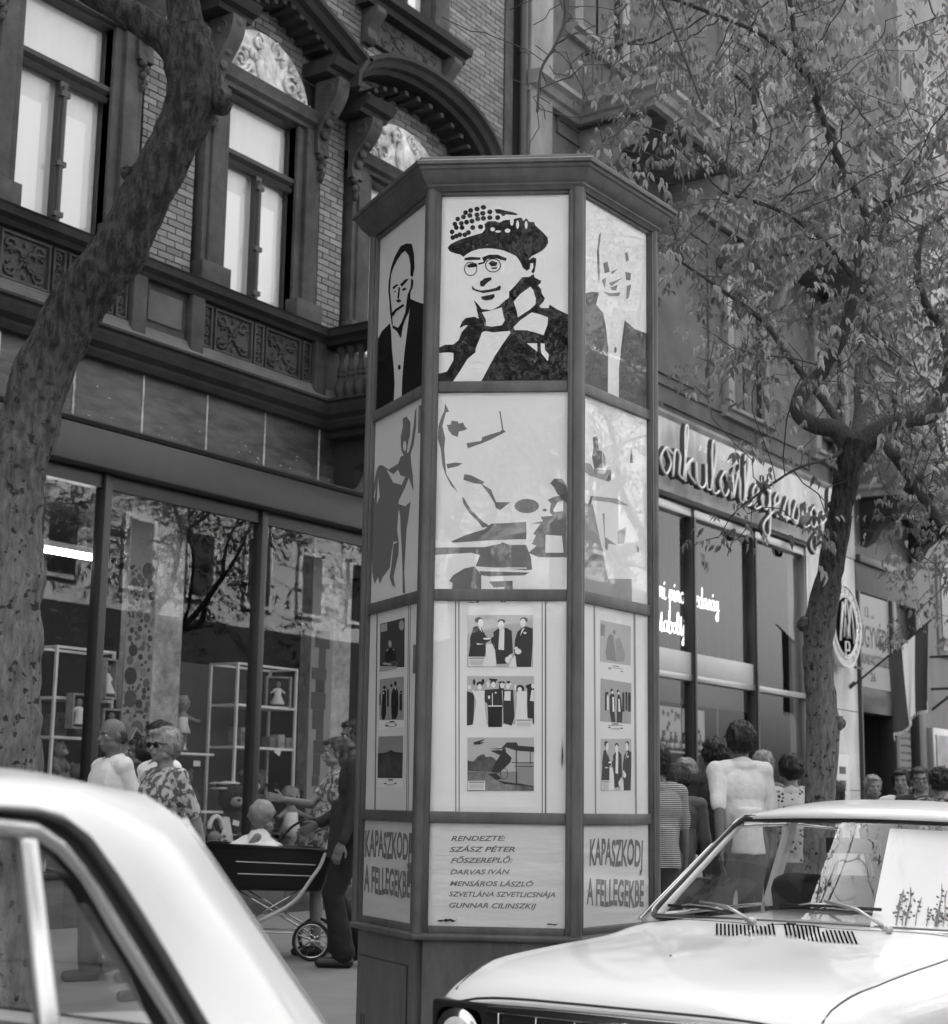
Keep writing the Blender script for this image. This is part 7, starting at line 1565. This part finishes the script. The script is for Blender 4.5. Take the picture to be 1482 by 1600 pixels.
        for sx in (-1, 1): A.ell(H(sx*.074, -.012, .02), S(.013, .034 if hs != 'short' else .022, .05), Hm)
        A.ell(H(.015, .05, .085), S(.06, .035, .025), Hm, 14, 8, .3, h*3)
    else:
        for sx in (-1, 1): A.ell(H(sx*.072, -.03, .0), S(.012, .045, .035), Hm, 12, 8, .2, 2)
        A.ell(H(0, -.088, -.02), S(.06, .022, .04), Hm, 12, 8, .2, 2)
    mh = remesh(A, .0065*k, 1)
    displace(mh, lambda c: .006*noise.noise(Vector((c.x*60, c.y*60, c.z*14))))
    n0 = len(mh.vertices); co = [0.0]*(3*n0); no = [0.0]*(3*n0); mh.vertices.foreach_get('co', co); mh.vertex_normals.foreach_get('vector', no)
    rs = random.Random(int(h*977+at[0]*31)); K = MB(); K.v = [tuple(co[3*i:3*i+3]) for i in range(n0)]; K.f = [tuple(p.vertices) for p in mh.polygons]
    for _ in range(520 if not bald else 90):     # loose strands over the cap of hair
        i = rs.randrange(n0); p = Vector(co[3*i:3*i+3]); q = Vector(no[3*i:3*i+3]); d = (Vector((0, -.5, -1))+Vector((rs.gauss(0, .35), rs.gauss(0, .35), rs.gauss(0, .3)))); d -= q*d.dot(q); d = d.normalized()
        l = rs.uniform(.018, .045)*k; K.tube([p, p+d*l*.5+q*.006*k, p+d*l+q*rs.uniform(-.002, .008)*k], [.0022*k, .0018*k, .0006*k], 3, cap=False)
    mh = K.mesh('hair', hm, True); put('hair', mh, rt)
    # eyes, brows, mouth
    for sx in (-1, 1):
        m = MB(); m.ell(H(sx*.032, .071, .004), S(.0135, .011, .0085), Hm, 10, 8); e = m.mesh('eye', EYE_W, True); e = put('eye', e, rt)
        m = MB(); m.ell(H(sx*.032, .0795, .004), S(.006, .004, .006), Hm, 8, 6); put('iris', m.mesh('iris', EYE_D, True), e)
        m = MB(); m.tube([H(sx*.015, .088, .02), H(sx*.034, .086, .026), H(sx*.054, .074, .02)], [.003*k, .0045*k, .002*k], 6); put('eyebrow', m.mesh('eyebrow', hm if not bald else HAIR_M, True), rt)
    m = MB(); m.tube([H(-.025, .088, -.056), H(0, .0985, -.053), H(.025, .088, -.056)], [.002*k, .0055*k, .002*k], 6); put('lips', m.mesh('lips', LIP, True), rt)
    if glasses:
        m = MB(); f = 'dark' == glasses
        for sx in (-1, 1):
            if f: m.ell(H(sx*.034, .092, .004), S(.029, .006, .021), Hm, 14, 8)
            else: m.tube([H(sx*.034+.027*math.cos(t*PI/8), .092, .004+.02*math.sin(t*PI/8)) for t in range(17)], .003*k, 5)
            m.tube([H(sx*.062, .088, .01), H(sx*.082, 0, .012)], .0035*k, 5)
        m.tube([H(-.008, .094, .01), H(.008, .094, .01)], .004*k, 5); put('glasses', m.mesh('glasses', BLACK, True), rt)
    return rt, arms
def pxy(x, y, D): p = atD(x, y, D); return (p.x, p.y)
LEFTW, RIGHTW = 180, 0
# left group walking past the toy shop towards the left of the picture
person('balding man in a light open-collared shirt walking left past the toy shop', pxy(176, 1200, 11.0), 160, 1.70, 'light', 'grey', .42, ('short', HAIR_M), SKIN2, bald=True, collar=True, build=1.18, head_turn=12, head_nod=-4)
person('elderly woman in dark glasses and patterned blouse, walking left', pxy(258, 1200, 10.0), 165, 1.60, 'floral', 'mid', .42, ('full', HAIR_L), SKIN, build=1.15, glasses='dark', skirt=True, head_turn=10)
person('man in a white shirt with dark parted hair behind the woman in dark glasses', pxy(250, 1190, 11.0), 165, 1.68, 'white', 'dark', .45, ('short', HAIR_D), SKIN, head_turn=30)
person('short dark-haired passer-by half hidden between the bald man and the woman in glasses', pxy(222, 1190, 11.8), 140, 1.60, 'dark', 'grey', .5, ('full', HAIR_D), SKIN2)
# by the pram
WOM, _ = person('woman in a short patterned dress reaching out with one hand beside the pram', pxy(524, 1300, 12.9), 140, 1.66, 'floral', 'floral', .3, ('bun', HAIR_M), SKIN, hands=[(-.2, .2, .98), (.02, .43, 1.22)], dress=True, fine=True, stride=.3, head_nod=-3)
person('tall dark-haired man in a long dark jacket at the left side of the kiosk', pxy(553, 1300, 12.0), 128, 1.76, 'dark', 'black', .95, ('short', HAIR_D), SKIN2, hands=[(-.24, .08, .86), (.2, .26, .98)], collar=True, fine=True, long_top=.12, stride=.1, head_turn=12)
# right of the kiosk
person('person in a striped T-shirt cut off by the right edge of the kiosk', pxy(1028, 1230, 10.6), 60, 1.56, 'striped', 'grey', .4, ('short', HAIR_D), SKIN2, build=1.05)
person('woman in a grey jumper and white skirt carrying a dark bag, seen from behind', pxy(1060, 1260, 11.3), 40, 1.46, 'mid', 'white', .95, ('full', HAIR_M), SKIN, hands=[None, (.27, .02, .72)], skirt=True, fine=True)
person('woman with light wavy hair in a white blouse facing the camera right of the kiosk', pxy(1072, 1230, 12.6), 215, 1.53, 'white', 'mid', .4, ('curly', HAIR_L), SKIN, build=1.05)
person('man with thick dark hair in a light polo shirt, seen from behind', pxy(1158, 1230, 11.0), 52, 1.74, 'light', 'grey', .42, ('full', HAIR_D), SKIN2, build=1.05, collar=True, fine=True)
person('dark-haired person in a dark jacket just left of the man in the polo shirt', pxy(1118, 1230, 11.8), 55, 1.66, 'dark', 'black', .95, ('curly', HAIR_D), SKIN2, build=1.1, hands=[(-.22, .22, 1.0), (.2, .24, 1.0)])
person('grey-haired man partly hidden behind the man in the polo shirt', pxy(1193, 1230, 12.6), 40, 1.60, 'mid', 'dark', .45, ('short', HAIR_L), SKIN)
person('dark-haired woman in a white blouse with dark spots, seen from behind', pxy(1236, 1230, 12.0), 48, 1.56, 'spotted', 'dark', .42, ('full', HAIR_D), SKIN, build=1.12)
person('passer-by in a pale shirt just right of the tree trunk', pxy(1306, 1245, 13.0), 60, 1.38, 'white', 'dark', .45, ('short', HAIR_M), SKIN)
person('girl with light tied-back hair in a dark sleeveless top before the doorway', pxy(1364, 1230, 14.2), 215, 1.46, 'black', 'grey', .12, ('bun', HAIR_L), SKIN, stride=.05)
person('dark-haired woman in a white top with a shoulder strap, left of the spectacled woman', pxy(1410, 1230, 14.4), 190, 1.52, 'white', 'dark', .3, ('full', HAIR_D), SKIN, stride=.1)
person('woman with drawn-back hair and glasses in a dark top near the right edge', pxy(1438, 1230, 13.6), 205, 1.52, 'dark', 'grey', .4, ('short', HAIR_M), SKIN, glasses='clear', stride=.1)
person('curly dark-haired woman in a blotched blouse at the right edge, seen from behind', pxy(1470, 1230, 13.0), 40, 1.50, 'blotch', 'dark', .42, ('curly', HAIR_D), SKIN, stride=.1, build=1.1)
# hand bag
p = Vector((*pxy(1078, 1350, 11.2), 0)); o = thing('handbag', 'dark square handbag carried by the woman in the grey jumper', 'bag', (p.x, p.y, .46)); m = MB(); m.obox((p.x, p.y, .58), (.12, .28, .24), Matrix.Rotation(.7, 3, 'Z')); m.build('bag_body', BLACK, o, bevel=.02); m = MB(); m.tube([(p.x+.08*math.cos(t)*.7, p.y+.08*math.cos(t)*.7, .69+.1*math.sin(t)) for t in [k*PI/10 for k in range(11)]], .008, 6); m.build('handle', BLACK, o, True)
# ------------------------------------------------------------------ pram with a child
def pram():
    c = atZ(462, 1490, 0); c = Vector((c.x-.12, c.y+.0, 0)); D = 12.55
    ax = RT; u = Vector((ax.x, ax.y, 0)).normalized()*-1          # towards the left of the picture
    # pram travels to the left; handle at the right
    n = Vector((-u.y, u.x, 0)); o0 = atD(452, 1400, D); base = Vector((o0.x, o0.y, 0))
    P = thing('pram', 'low dark pram with pale stripes and white handle bars before the toy shop', 'pram', tuple(base))
    def Q(a, b, z): return base+u*a+n*b+Vector((0, 0, z))
    m = MB(); top_ = [Q(-.36, -.22, .80), Q(.66, -.22, .84), Q(.66, .22, .84), Q(-.36, .22, .80)]; bot = [Q(-.26, -.17, .50), Q(.55, -.17, .50), Q(.55, .17, .50), Q(-.26, .17, .50)]
    m.add(top_+bot, [(4, 5, 1, 0), (5, 6, 2, 1), (6, 7, 3, 2), (7, 4, 0, 3), (7, 6, 5, 4)]); b = m.build('tub', mat('pram cloth', .015, .35), P, bevel=.03)
    m = MB(); m.tube(top_+[top_[0]], .014, 8); m.build('rim', BLACK, P, True)
    for f in (.35, .62):
        for s_ in (0, 1):
            A, B_ = (top_[0].lerp(bot[0], f), top_[1].lerp(bot[1], f)) if s_ == 0 else (top_[3].lerp(bot[3], f), top_[2].lerp(bot[2], f)); off = (n*-.004 if s_ == 0 else n*.004)
            m = MB(); m.tube([A.lerp(B_, .12)+off, A.lerp(B_, .75)+off], .004, 5); m.build('stripe', WHITE, b)
    for a in (-.20, .46):
        for s_ in (-1, 1):
            c = Q(a, s_*.2, .145); M = Matrix((u, Vector((0, 0, 1)), n)).transposed()
            m = MB(); m.tube([c+M@Vector((.135*math.cos(t*PI/14), .135*math.sin(t*PI/14), 0)) for t in range(29)], .012, 8, cap=False); w = m.build('wheel', TYRE, P, True)
            m = MB(); m.tube([c+M@Vector((.12*math.cos(t*PI/14), .12*math.sin(t*PI/14), 0)) for t in range(29)], .008, 6, cap=False); m.build('rim', CHROME, w, True)
            m = MB()
            for t in range(10): m.tube([c, c+M@Vector((.12*math.cos(t*PI/5), .12*math.sin(t*PI/5), 0))], .0022, 4)
            m.build('spoke', CHROME, w, kind='stuff'); m = MB(); m.cap(c-n*.02, c+n*.02, .016, .016, 8); m.build('hub', CHROME, w, True)
    m = MB()
    for a in (-.20, .46): m.tube([Q(a, -.2, .145), Q(a, .2, .145)], .008, 6)
    for s_ in (-1, 1): m.tube([Q(-.20, s_*.15, .145), Q(-.05, s_*.16, .2), Q(.3, s_*.16, .2), Q(.46, s_*.15, .145)], .008, 6); m.tube([Q(-.18, s_*.15, .2), Q(.4, s_*.16, .52)], .008, 6); m.tube([Q(.42, s_*.15, .2), Q(-.12, s_*.16, .52)], .008, 6)
    m.build('chassis', CHROME, P, True)
    for s_ in (-1, 1):
        m = MB(); m.tube(spline([Q(.2, s_*.2, .28), Q(-.05, s_*.21, .42), Q(-.2, s_*.21, .62), Q(-.26, s_*.21, .72), Q(-.34, s_*.21, .95), Q(-.4, s_*.21, 1.0)], 4), .014, 8); m.build('push_bar', WHITE, P, True)
    m = MB(); m.tube([Q(-.4, -.21, 1.0), Q(-.42, 0, 1.01), Q(-.4, .21, 1.0)], .014, 8); m.tube(spline([Q(.12, -.2, .85), Q(0, -.18, .98), Q(-.15, -.15, 1.03), Q(-.38, -.15, 1.02)], 4), .01, 8); m.build('handle', BLACK, P, True)
    m = MB(); V = lambda a, b: Q(.08+a*.38, -.19+b*.38, .83+.09*math.sin(a*PI)*math.sin(b*PI)+.02*noise.noise(Vector((a*6, b*6, 0))))
    m.grid(V, 14, 12); bk = m.build('blanket', None, None, True, org=(0, 0, 0)); bk.data.materials.append(CL['white']); so_ = bk.modifiers.new('s', 'SOLIDIFY'); so_.thickness = .03; tag(bk, 'white blanket bulging over the rim of the dark pram', 'blanket')
    # the child sitting in it: head, body, arms as one body
    ch = thing('person', 'small light-haired child sitting in the pram with its back to the street', 'child', tuple(Q(.1, 0, .62))); q = Q(.24, .05, .62); B = MB()
    B.ell(q+Vector((0, 0, .18)), (.1, .09, .16)); B.cap(q+Vector((0, 0, .3)), q+Vector((0, 0, .36)), .035, .035); B.ell(q+Vector((0, 0, .44)), (.085, .09, .095))
    for s_ in (-1, 1): e, w_ = ik(q+u*0+n*s_*.09+Vector((0, 0, .27)), q+n*s_*.12+u*.18+Vector((0, 0, .2)), .12, .11, (0, 0, -1)); B.cap(q+n*s_*.08+Vector((0, 0, .27)), e, .035, .028); B.cap(e, w_, .028, .02); B.ell(w_+u*.02, .022); B.cap(w_, w_+u*.045+n*.01, .008, .006); B.cap(w_, w_+u*.045-n*.01, .008, .006); B.cap(q+n*s_*.05, q+n*s_*.07+u*.25, .05, .035)
    B.ell(q+u*.085+Vector((0, 0, .43)), (.014, .014, .014)); 
    me = remesh(B, .007, 2); me.materials.clear(); me.materials.append(SKIN); o = put('body', me, ch); o.location = -ch.location; o.location = Vector((0, 0, 0))-ch.location
    m = MB(); m.ell(q+Vector((0, 0, .46))-u*.015, (.095, .098, .095), None, 20, 14, .2, 4); m.build('hair', HAIR_L, ch, True); m = MB(); m.ell(q+Vector((0, 0, .17)), (.12, .11, .17), None, 16, 12, .1, 2); m.build('shirt', CL['white'], ch, True)
pram()

# ------------------------------------------------------------------ toys and shelves in the shop window
PLUSH = [mat('plush %d' % i, g, .95, (40, .3), (90, .8, .01)) for i, g in enumerate((.04, .1, .2))]
def sxy(x, y, Y): return atY(x, y, Y)
def shelf_unit(name, label, x0, x1, y0, y1, z0, levels, zt):
    o = thing(name, label, 'shelf', ((x0+x1)/2, y0, z0))
    for x in (x0, x1):
        for y in (y0, y1): m = MB(); m.box(x-.014, x+.014, y-.014, y+.014, z0, zt); m.build('upright', WHITE, o)
    for z in levels: m = MB(); m.box(x0+.015, x1-.015, y0-.01, y1+.01, z, z+.028); m.build('shelf', WHITE, o)
    m = MB()
    for y in (y0, y1): m.box(x0+.015, x1-.015, y-.012, y+.012, zt-.025, zt)
    for x in (x0, x1): m.box(x-.012, x+.012, y0+.015, y1-.015, zt-.025, zt)
    m.build('top_frame', WHITE, o, kind='stuff'); return o
shelf_unit('display_shelf', 'white metal shelf rack with doll boxes at the left side of the toy window', 10.75, 11.5, 12.1, 12.45, .46, (1.15, 1.72, 2.1), 2.62)
shelf_unit('display_shelf', 'white open shelf rack in the middle pane of the toy window', 13.35, 14.35, 12.1, 12.5, .46, (1.72, 2.18), 2.66)
for i, (x, z, w, lab) in enumerate(((12.42, 1.62, .5, 'short white shelf board with a standing doll'), (12.5, 1.02, .6, 'lower short white shelf board under the toy bear'))):
    m = MB(); m.box(x, x+w, 12.0, 12.3, z, z+.025); m.box(x+w*.4, x+w*.4+.03, 12.3, 12.33, .46, z); top(m, 'shelf_board', WHITE, lab+' in the toy window', 'shelf', (x, 12.1, z))
def doll_box(x, z, rz, label, w=.24, h=.34, y=12.0, tilt=0):
    o = thing('boxed_doll', label, 'toy', (x, y, z)); o.rotation_euler = (0, tilt, rz); 
    m = MB(); t = .02
    for q in ((-w/2, -w/2+t, 0, h), (w/2-t, w/2, 0, h), (-w/2+t, w/2-t, 0, t), (-w/2+t, w/2-t, h-t, h)): m.box(q[0], q[1], -.05, .05, q[2], q[3])
    m.build('box_frame', mat('printed box', .3, .6, (25, .4)), o, org=(0, 0, 0)); m = MB(); m.box(-w/2+t, w/2-t, .03, .045, t, h-t); m.build('box_back', TRIM, o, org=(0, 0, 0))
    m = MB(); m.ell((0, 0, h*.75), (.035, .03, .04)); m.build('doll_head', SKIN, o, True, org=(0, 0, 0)); m = MB(); m.lathe([(.02, h*.64), (.045, h*.5), (.04, h*.4), (.085, h*.15), (.08, h*.12)], (0, 0, 0), 12); m.cap((-.03, 0, h*.6), (-.08, -.01, h*.48), .012, .01); m.cap((.03, 0, h*.6), (.08, -.01, h*.48), .012, .01); m.build('doll_dress', CL['light'], o, True, org=(0, 0, 0))
doll_box(10.98, 2.02-.2, 0, 'boxed doll in a pale dress standing on the upper left of the shelf rack'); doll_box(11.33, 2.13, .3, 'boxed doll turned aside on the top shelf of the left rack', .22, .4)
doll_box(11.52, 1.5, .1, 'boxed doll hung askew beside the dotted pillar', .24, .36, 11.9, .6); doll_box(11.42, 1.74, -.5, 'boxed doll with a white ribbon behind the left mullion', .2, .3); doll_box(14.15, 2.2, -.6, 'patterned toy box on the upper board of the middle rack', .3, .36, 12.2)
for i, (x, lab) in enumerate(((13.95, 'small toy box at the middle of the lower board'), (14.1, 'small printed toy carton in the centre of the lower board'), (14.24, 'small pale toy box at the right of the lower board'))):
    m = MB(); m.box(x, x+.09+.02*i, 12.12, 12.25, 1.75, 1.87+.03*(i == 1)); top(m, 'toy_box', mat('toy box print %d' % i, (.12, .3, .2)[i], .5, (30, .5)), lab, 'toy', (x, 12.12, 1.75), bevel=.004)
def bear(x, y, z, s, mt, label, rz=0, sit=True):
    o = thing('teddy_bear', label, 'toy', (x, y, z), rz); B = MB()
    B.ell((0, 0, .18*s), (.13*s, .11*s, .18*s)); B.ell((0, -.02*s, .43*s), (.125*s, .11*s, .115*s)); 
    for q in (-1, 1): B.ell((q*.1*s, 0, .53*s), (.045*s, .025*s, .045*s)); B.cap((q*.11*s, -.02*s, .28*s), (q*.18*s, -.12*s, .15*s), .05*s, .045*s); B.cap((q*.08*s, -.05*s, .07*s), (q*.13*s, -.24*s, .06*s), .06*s, .055*s)
    me = remesh(B, .012*s+.002, 1)
    displace(me, lambda c: .006*noise.noise(c*60))
    me.materials.clear(); me.materials.append(mt); put('body', me, o)
    m = MB(); m.ell((0, -.12*s, .4*s), (.055*s, .05*s, .042*s)); mz = m.build('muzzle', mat('pale plush', .4, .9), o, True, org=(0, 0, 0)); m = MB(); m.ell((0, -.168*s, .415*s), (.016*s, .012*s, .012*s)); m.build('nose', BLACK, mz, True, org=(0, 0, 0))
    for q in (-1, 1): m = MB(); m.ell((q*.042*s, -.115*s, .46*s), (.012*s,)*3); m.build('eye', BLACK, o, True, org=(0, 0, 0))
def doll(x, y, z, s, label, rz=0, stand=False, hair=HAIR_L, dress='white'):
    o = thing('doll', label, 'toy', (x, y, z), rz); B = MB(); hz = .5*s if stand else .36*s
    B.ell((0, 0, hz), (.07*s, .07*s, .08*s)); B.cap((0, 0, hz-.12*s), (0, 0, hz-.24*s), .055*s, .06*s); B.cap((0, 0, hz-.06*s), (0, 0, hz-.12*s), .02*s, .03*s)
    for q in (-1, 1):
        B.cap((q*.05*s, 0, hz-.12*s), (q*.14*s, -.08*s, hz-.17*s), .022*s, .018*s); B.ell((q*.15*s, -.09*s, hz-.17*s), .022*s)
        if stand: B.cap((q*.03*s, 0, hz-.26*s), (q*.045*s, 0, .03*s), .032*s, .024*s); B.ell((q*.045*s, -.02*s, .02*s), (.025*s, .045*s, .02*s))
        else: B.cap((q*.04*s, -.02*s, .06*s), (q*.1*s, -.2*s, .04*s), .036*s, .03*s); B.ell((q*.105*s, -.22*s, .05*s), (.03*s, .025*s, .045*s))
    B.ell((0, -.068*s, hz-.01*s), .012*s); me = remesh(B, .008*s+.002, 1); me.materials.clear(); me.materials.append(SKIN); put('body', me, o)
    m = MB(); m.ell((0, .018*s, hz+.02*s), (.082*s, .075*s, .082*s), None, 16, 10, .3, x); m.build('hair', hair, o, True, org=(0, 0, 0)); m = MB(); m.lathe([(.03*s, hz-.1*s), (.062*s, hz-.14*s), (.065*s, hz-.2*s), (.1*s, hz-.3*s), (.095*s, hz-.3*s)], (0, 0, 0), 16); m.build('dress', CL[dress], o, True, org=(0, 0, 0))
    for q in (-1, 1): m = MB(); m.ell((q*.026*s, -.063*s, hz+.005*s), .009*s); m.build('eye', BLACK, o, True, org=(0, 0, 0))
def P2(x, y, Y=12.0): p = atY(x, y, Y); return p
q = P2(287, 1195, 12.05); doll(q.x, 12.1, 1.645, 1.0, 'standing doll with bobbed hair on the short upper shelf board', -.3, True, HAIR_L, 'light')
bear(P2(300, 1200, 12).x+.05, 12.15, 1.05, .75, PLUSH[1], 'brown bear seated on the lower short shelf board beside the pillar', -.5)
bear(P2(368, 1260).x, 12.05, .6, 1.35, PLUSH[0], 'big dark teddy bear with pale muzzle under the white cushions', -.5); bear(P2(420, 1240).x, 12.25, .85, 1.15, PLUSH[1], 'mid grey teddy bear sitting on a toy chair behind the dolls', -.6)
doll(P2(438, 1290).x, 11.85, .75, 1.25, 'seated baby doll with bonnet and white bib in the centre of the window', -.5, False, HAIR_L, 'white'); doll(P2(475, 1300).x, 11.8, .58, 1.15, 'curly fair-haired doll at the right of the window display', -.9, False, HAIR_L, 'dark'); doll(P2(403, 1285).x, 11.85, .55, .9, 'small pale doll beside the pram behind the glass', .3, False, HAIR_L, 'light')
doll(P2(195, 1180).x, 12.2, .95, .9, 'doll in a light dress low on the left shelf rack', .2, False, HAIR_M, 'light'); bear(P2(120, 1190, 12.1).x, 12.2, .9, .9, PLUSH[2], 'pale plush rabbit-like bear on the lowest board of the left rack', .2)
for k, z in enumerate((1.28, 1.335)):
    m = MB(); q = P2(368, 1225); m.grid(lambda u, v: (q.x-.17+.34*u, 12.0+.26*v, z+.028*math.sin(u*PI)**.5*math.sin(v*PI)**.5), 10, 8); m.grid(lambda u, v: (q.x-.17+.34*u, 12.0+.26*v, z-.02*math.sin(u*PI)**.5*math.sin(v*PI)**.5), 10, 8, True); top(m, 'cushion', CL['white'], ('lower' if k == 0 else 'upper')+' white cushion of the pair lying above the dark bear', 'cushion', (q.x, 12.13, z), smooth=True)
# toy bucket with cloth, toy chair, tags
q = P2(322, 1310, 11.9); o = thing('toy_basket', 'round toy basket with arched handle and white cloth behind the glass', 'toy', (q.x, 11.9, .5)); m = MB(); m.lathe([(.1, .5), (.15, .62), (.16, .72), (.15, .72), (.1, .52)], (q.x, 11.9, 0), 20); m.build('basket', mat('wicker', .2, .7, (60, .4)), o, True); m = MB(); m.tube([(q.x+.15*math.cos(t*PI/12), 11.9, .72+.2*math.sin(t*PI/12)) for t in range(13)], .018, 8); m.build('handle', mat('wicker', .2), o, True)
m = MB(); m.add([(q.x+.2, 11.85, .98), (q.x+.24, 11.8, .98), (q.x+.34, 11.78, .6), (q.x+.26, 11.8, .56), (q.x+.18, 11.86, .62)], [(0, 1, 2, 3, 4)]); m.tube([(q.x+.1+.1*math.cos(t*PI/10), 11.86, .86+.13*math.sin(t*PI/10)) for t in range(11)], .025, 8); m.build('cloth', CL['white'], o, True)
q = P2(425, 1260, 12.4); o = thing('toy_chair', 'dark bentwood toy chair behind the seated bear', 'chair', (q.x, 12.45, .46)); m = MB(); m.tube([(q.x-.2, 12.45, .46), (q.x-.2, 12.45, 1.2), (q.x-.12, 12.45, 1.34), (q.x+.12, 12.45, 1.34), (q.x+.2, 12.45, 1.2), (q.x+.2, 12.45, .46)], .016, 8); m.build('backrest', METAL_D, o, True); m = MB(); m.box(q.x-.2, q.x+.2, 12.1, 12.45, .82, .85); m.build('seat', METAL_D, o)
for sx in (-.18, .18): m = MB(); m.tube([(q.x+sx, 12.12, .46), (q.x+sx, 12.12, .83)], .016, 8); m.build('leg', METAL_D, o, True)
for i, (x, y, lab) in enumerate(((285, 1168, 'doll on the upper shelf board'), (308, 1193, 'brown bear'), (369, 1286, 'big dark bear'), (434, 1175, 'grey felt back board'))):
    q = P2(x, y, 11.78); m = MB(); m.obox((q.x, 11.78, q.z), (.1, .004, .055), Matrix.Rotation(.2*(i-1), 3, 'Y')); top(m, 'price_tag', WHITE, 'small white price tag by the '+lab, 'price tag', (q.x, 11.78, q.z))

for x, y, Y, s_, lab, rz in ((335, 1325, 11.75, .8, 'small fair doll in white low beside the toy basket', -.4), (352, 1290, 11.9, .75, 'little doll peeping out between basket and dark bear', .2), (455, 1325, 11.7, .8, 'small doll in a light dress leaning under the bonneted baby doll', -.7), (497, 1318, 11.75, .85, 'doll at the foot of the second pillar behind the woman', -.9)):
    q = atY(x, y, Y); doll(q.x, Y, max(.47, q.z-.25), s_, lab, rz, False, HAIR_L, 'light')
for x, y, Y, s_, k, lab, rz in ((392, 1245, 12.3, .8, 2, 'pale teddy bear behind the cushions', -.4), (460, 1262, 12.2, .8, 0, 'dark plush bear between the chair and the curly doll', -.6), (120, 1215, 12.0, .7, 1, 'brown plush bear on the floor of the left rack', .1), (90, 1180, 12.2, .7, 2, 'light plush bear at the far left of the rack', .3)):
    q = atY(x, y, Y); bear(q.x, Y, max(.47, q.z-.25), s_, PLUSH[k], lab, rz)
rr = random.Random(12)
for i, (x, z, lab) in enumerate(((10.82, 1.178, 'tall toy carton at the left of the lowest rack board'), (11.0, 1.178, 'square toy carton on the lowest rack board'), (11.25, 1.178, 'long printed toy carton on the lowest rack board'), (10.85, 1.748, 'narrow toy carton on the middle rack board'), (11.25, 1.748, 'pale toy carton at the right of the middle rack board'), (13.5, 1.748, 'flat toy carton at the left of the middle window rack'), (13.6, 2.208, 'toy carton on the upper left of the middle window rack'), (13.42, .46, 'big dark toy carton under the middle window rack'))):
    w, h = rr.uniform(.1, .2), rr.uniform(.1, .26); m = MB(); m.box(x, x+w, 12.15, 12.35, z, z+h); o = top(m, 'toy_carton', mat('toy box print %d' % (i % 3), .2, .5), lab, 'toy', (x, 12.15, z), bevel=.004)
    m = MB(); m.box(x+w*.15, x+w*.85, 12.145, 12.15, z+h*.25, z+h*.75); m.build('picture_label', mat('carton picture %d' % (i % 2), (.5, .08)[i % 2], .5, (50, .7)), o)
bpy.data.scenes.remove(TS)
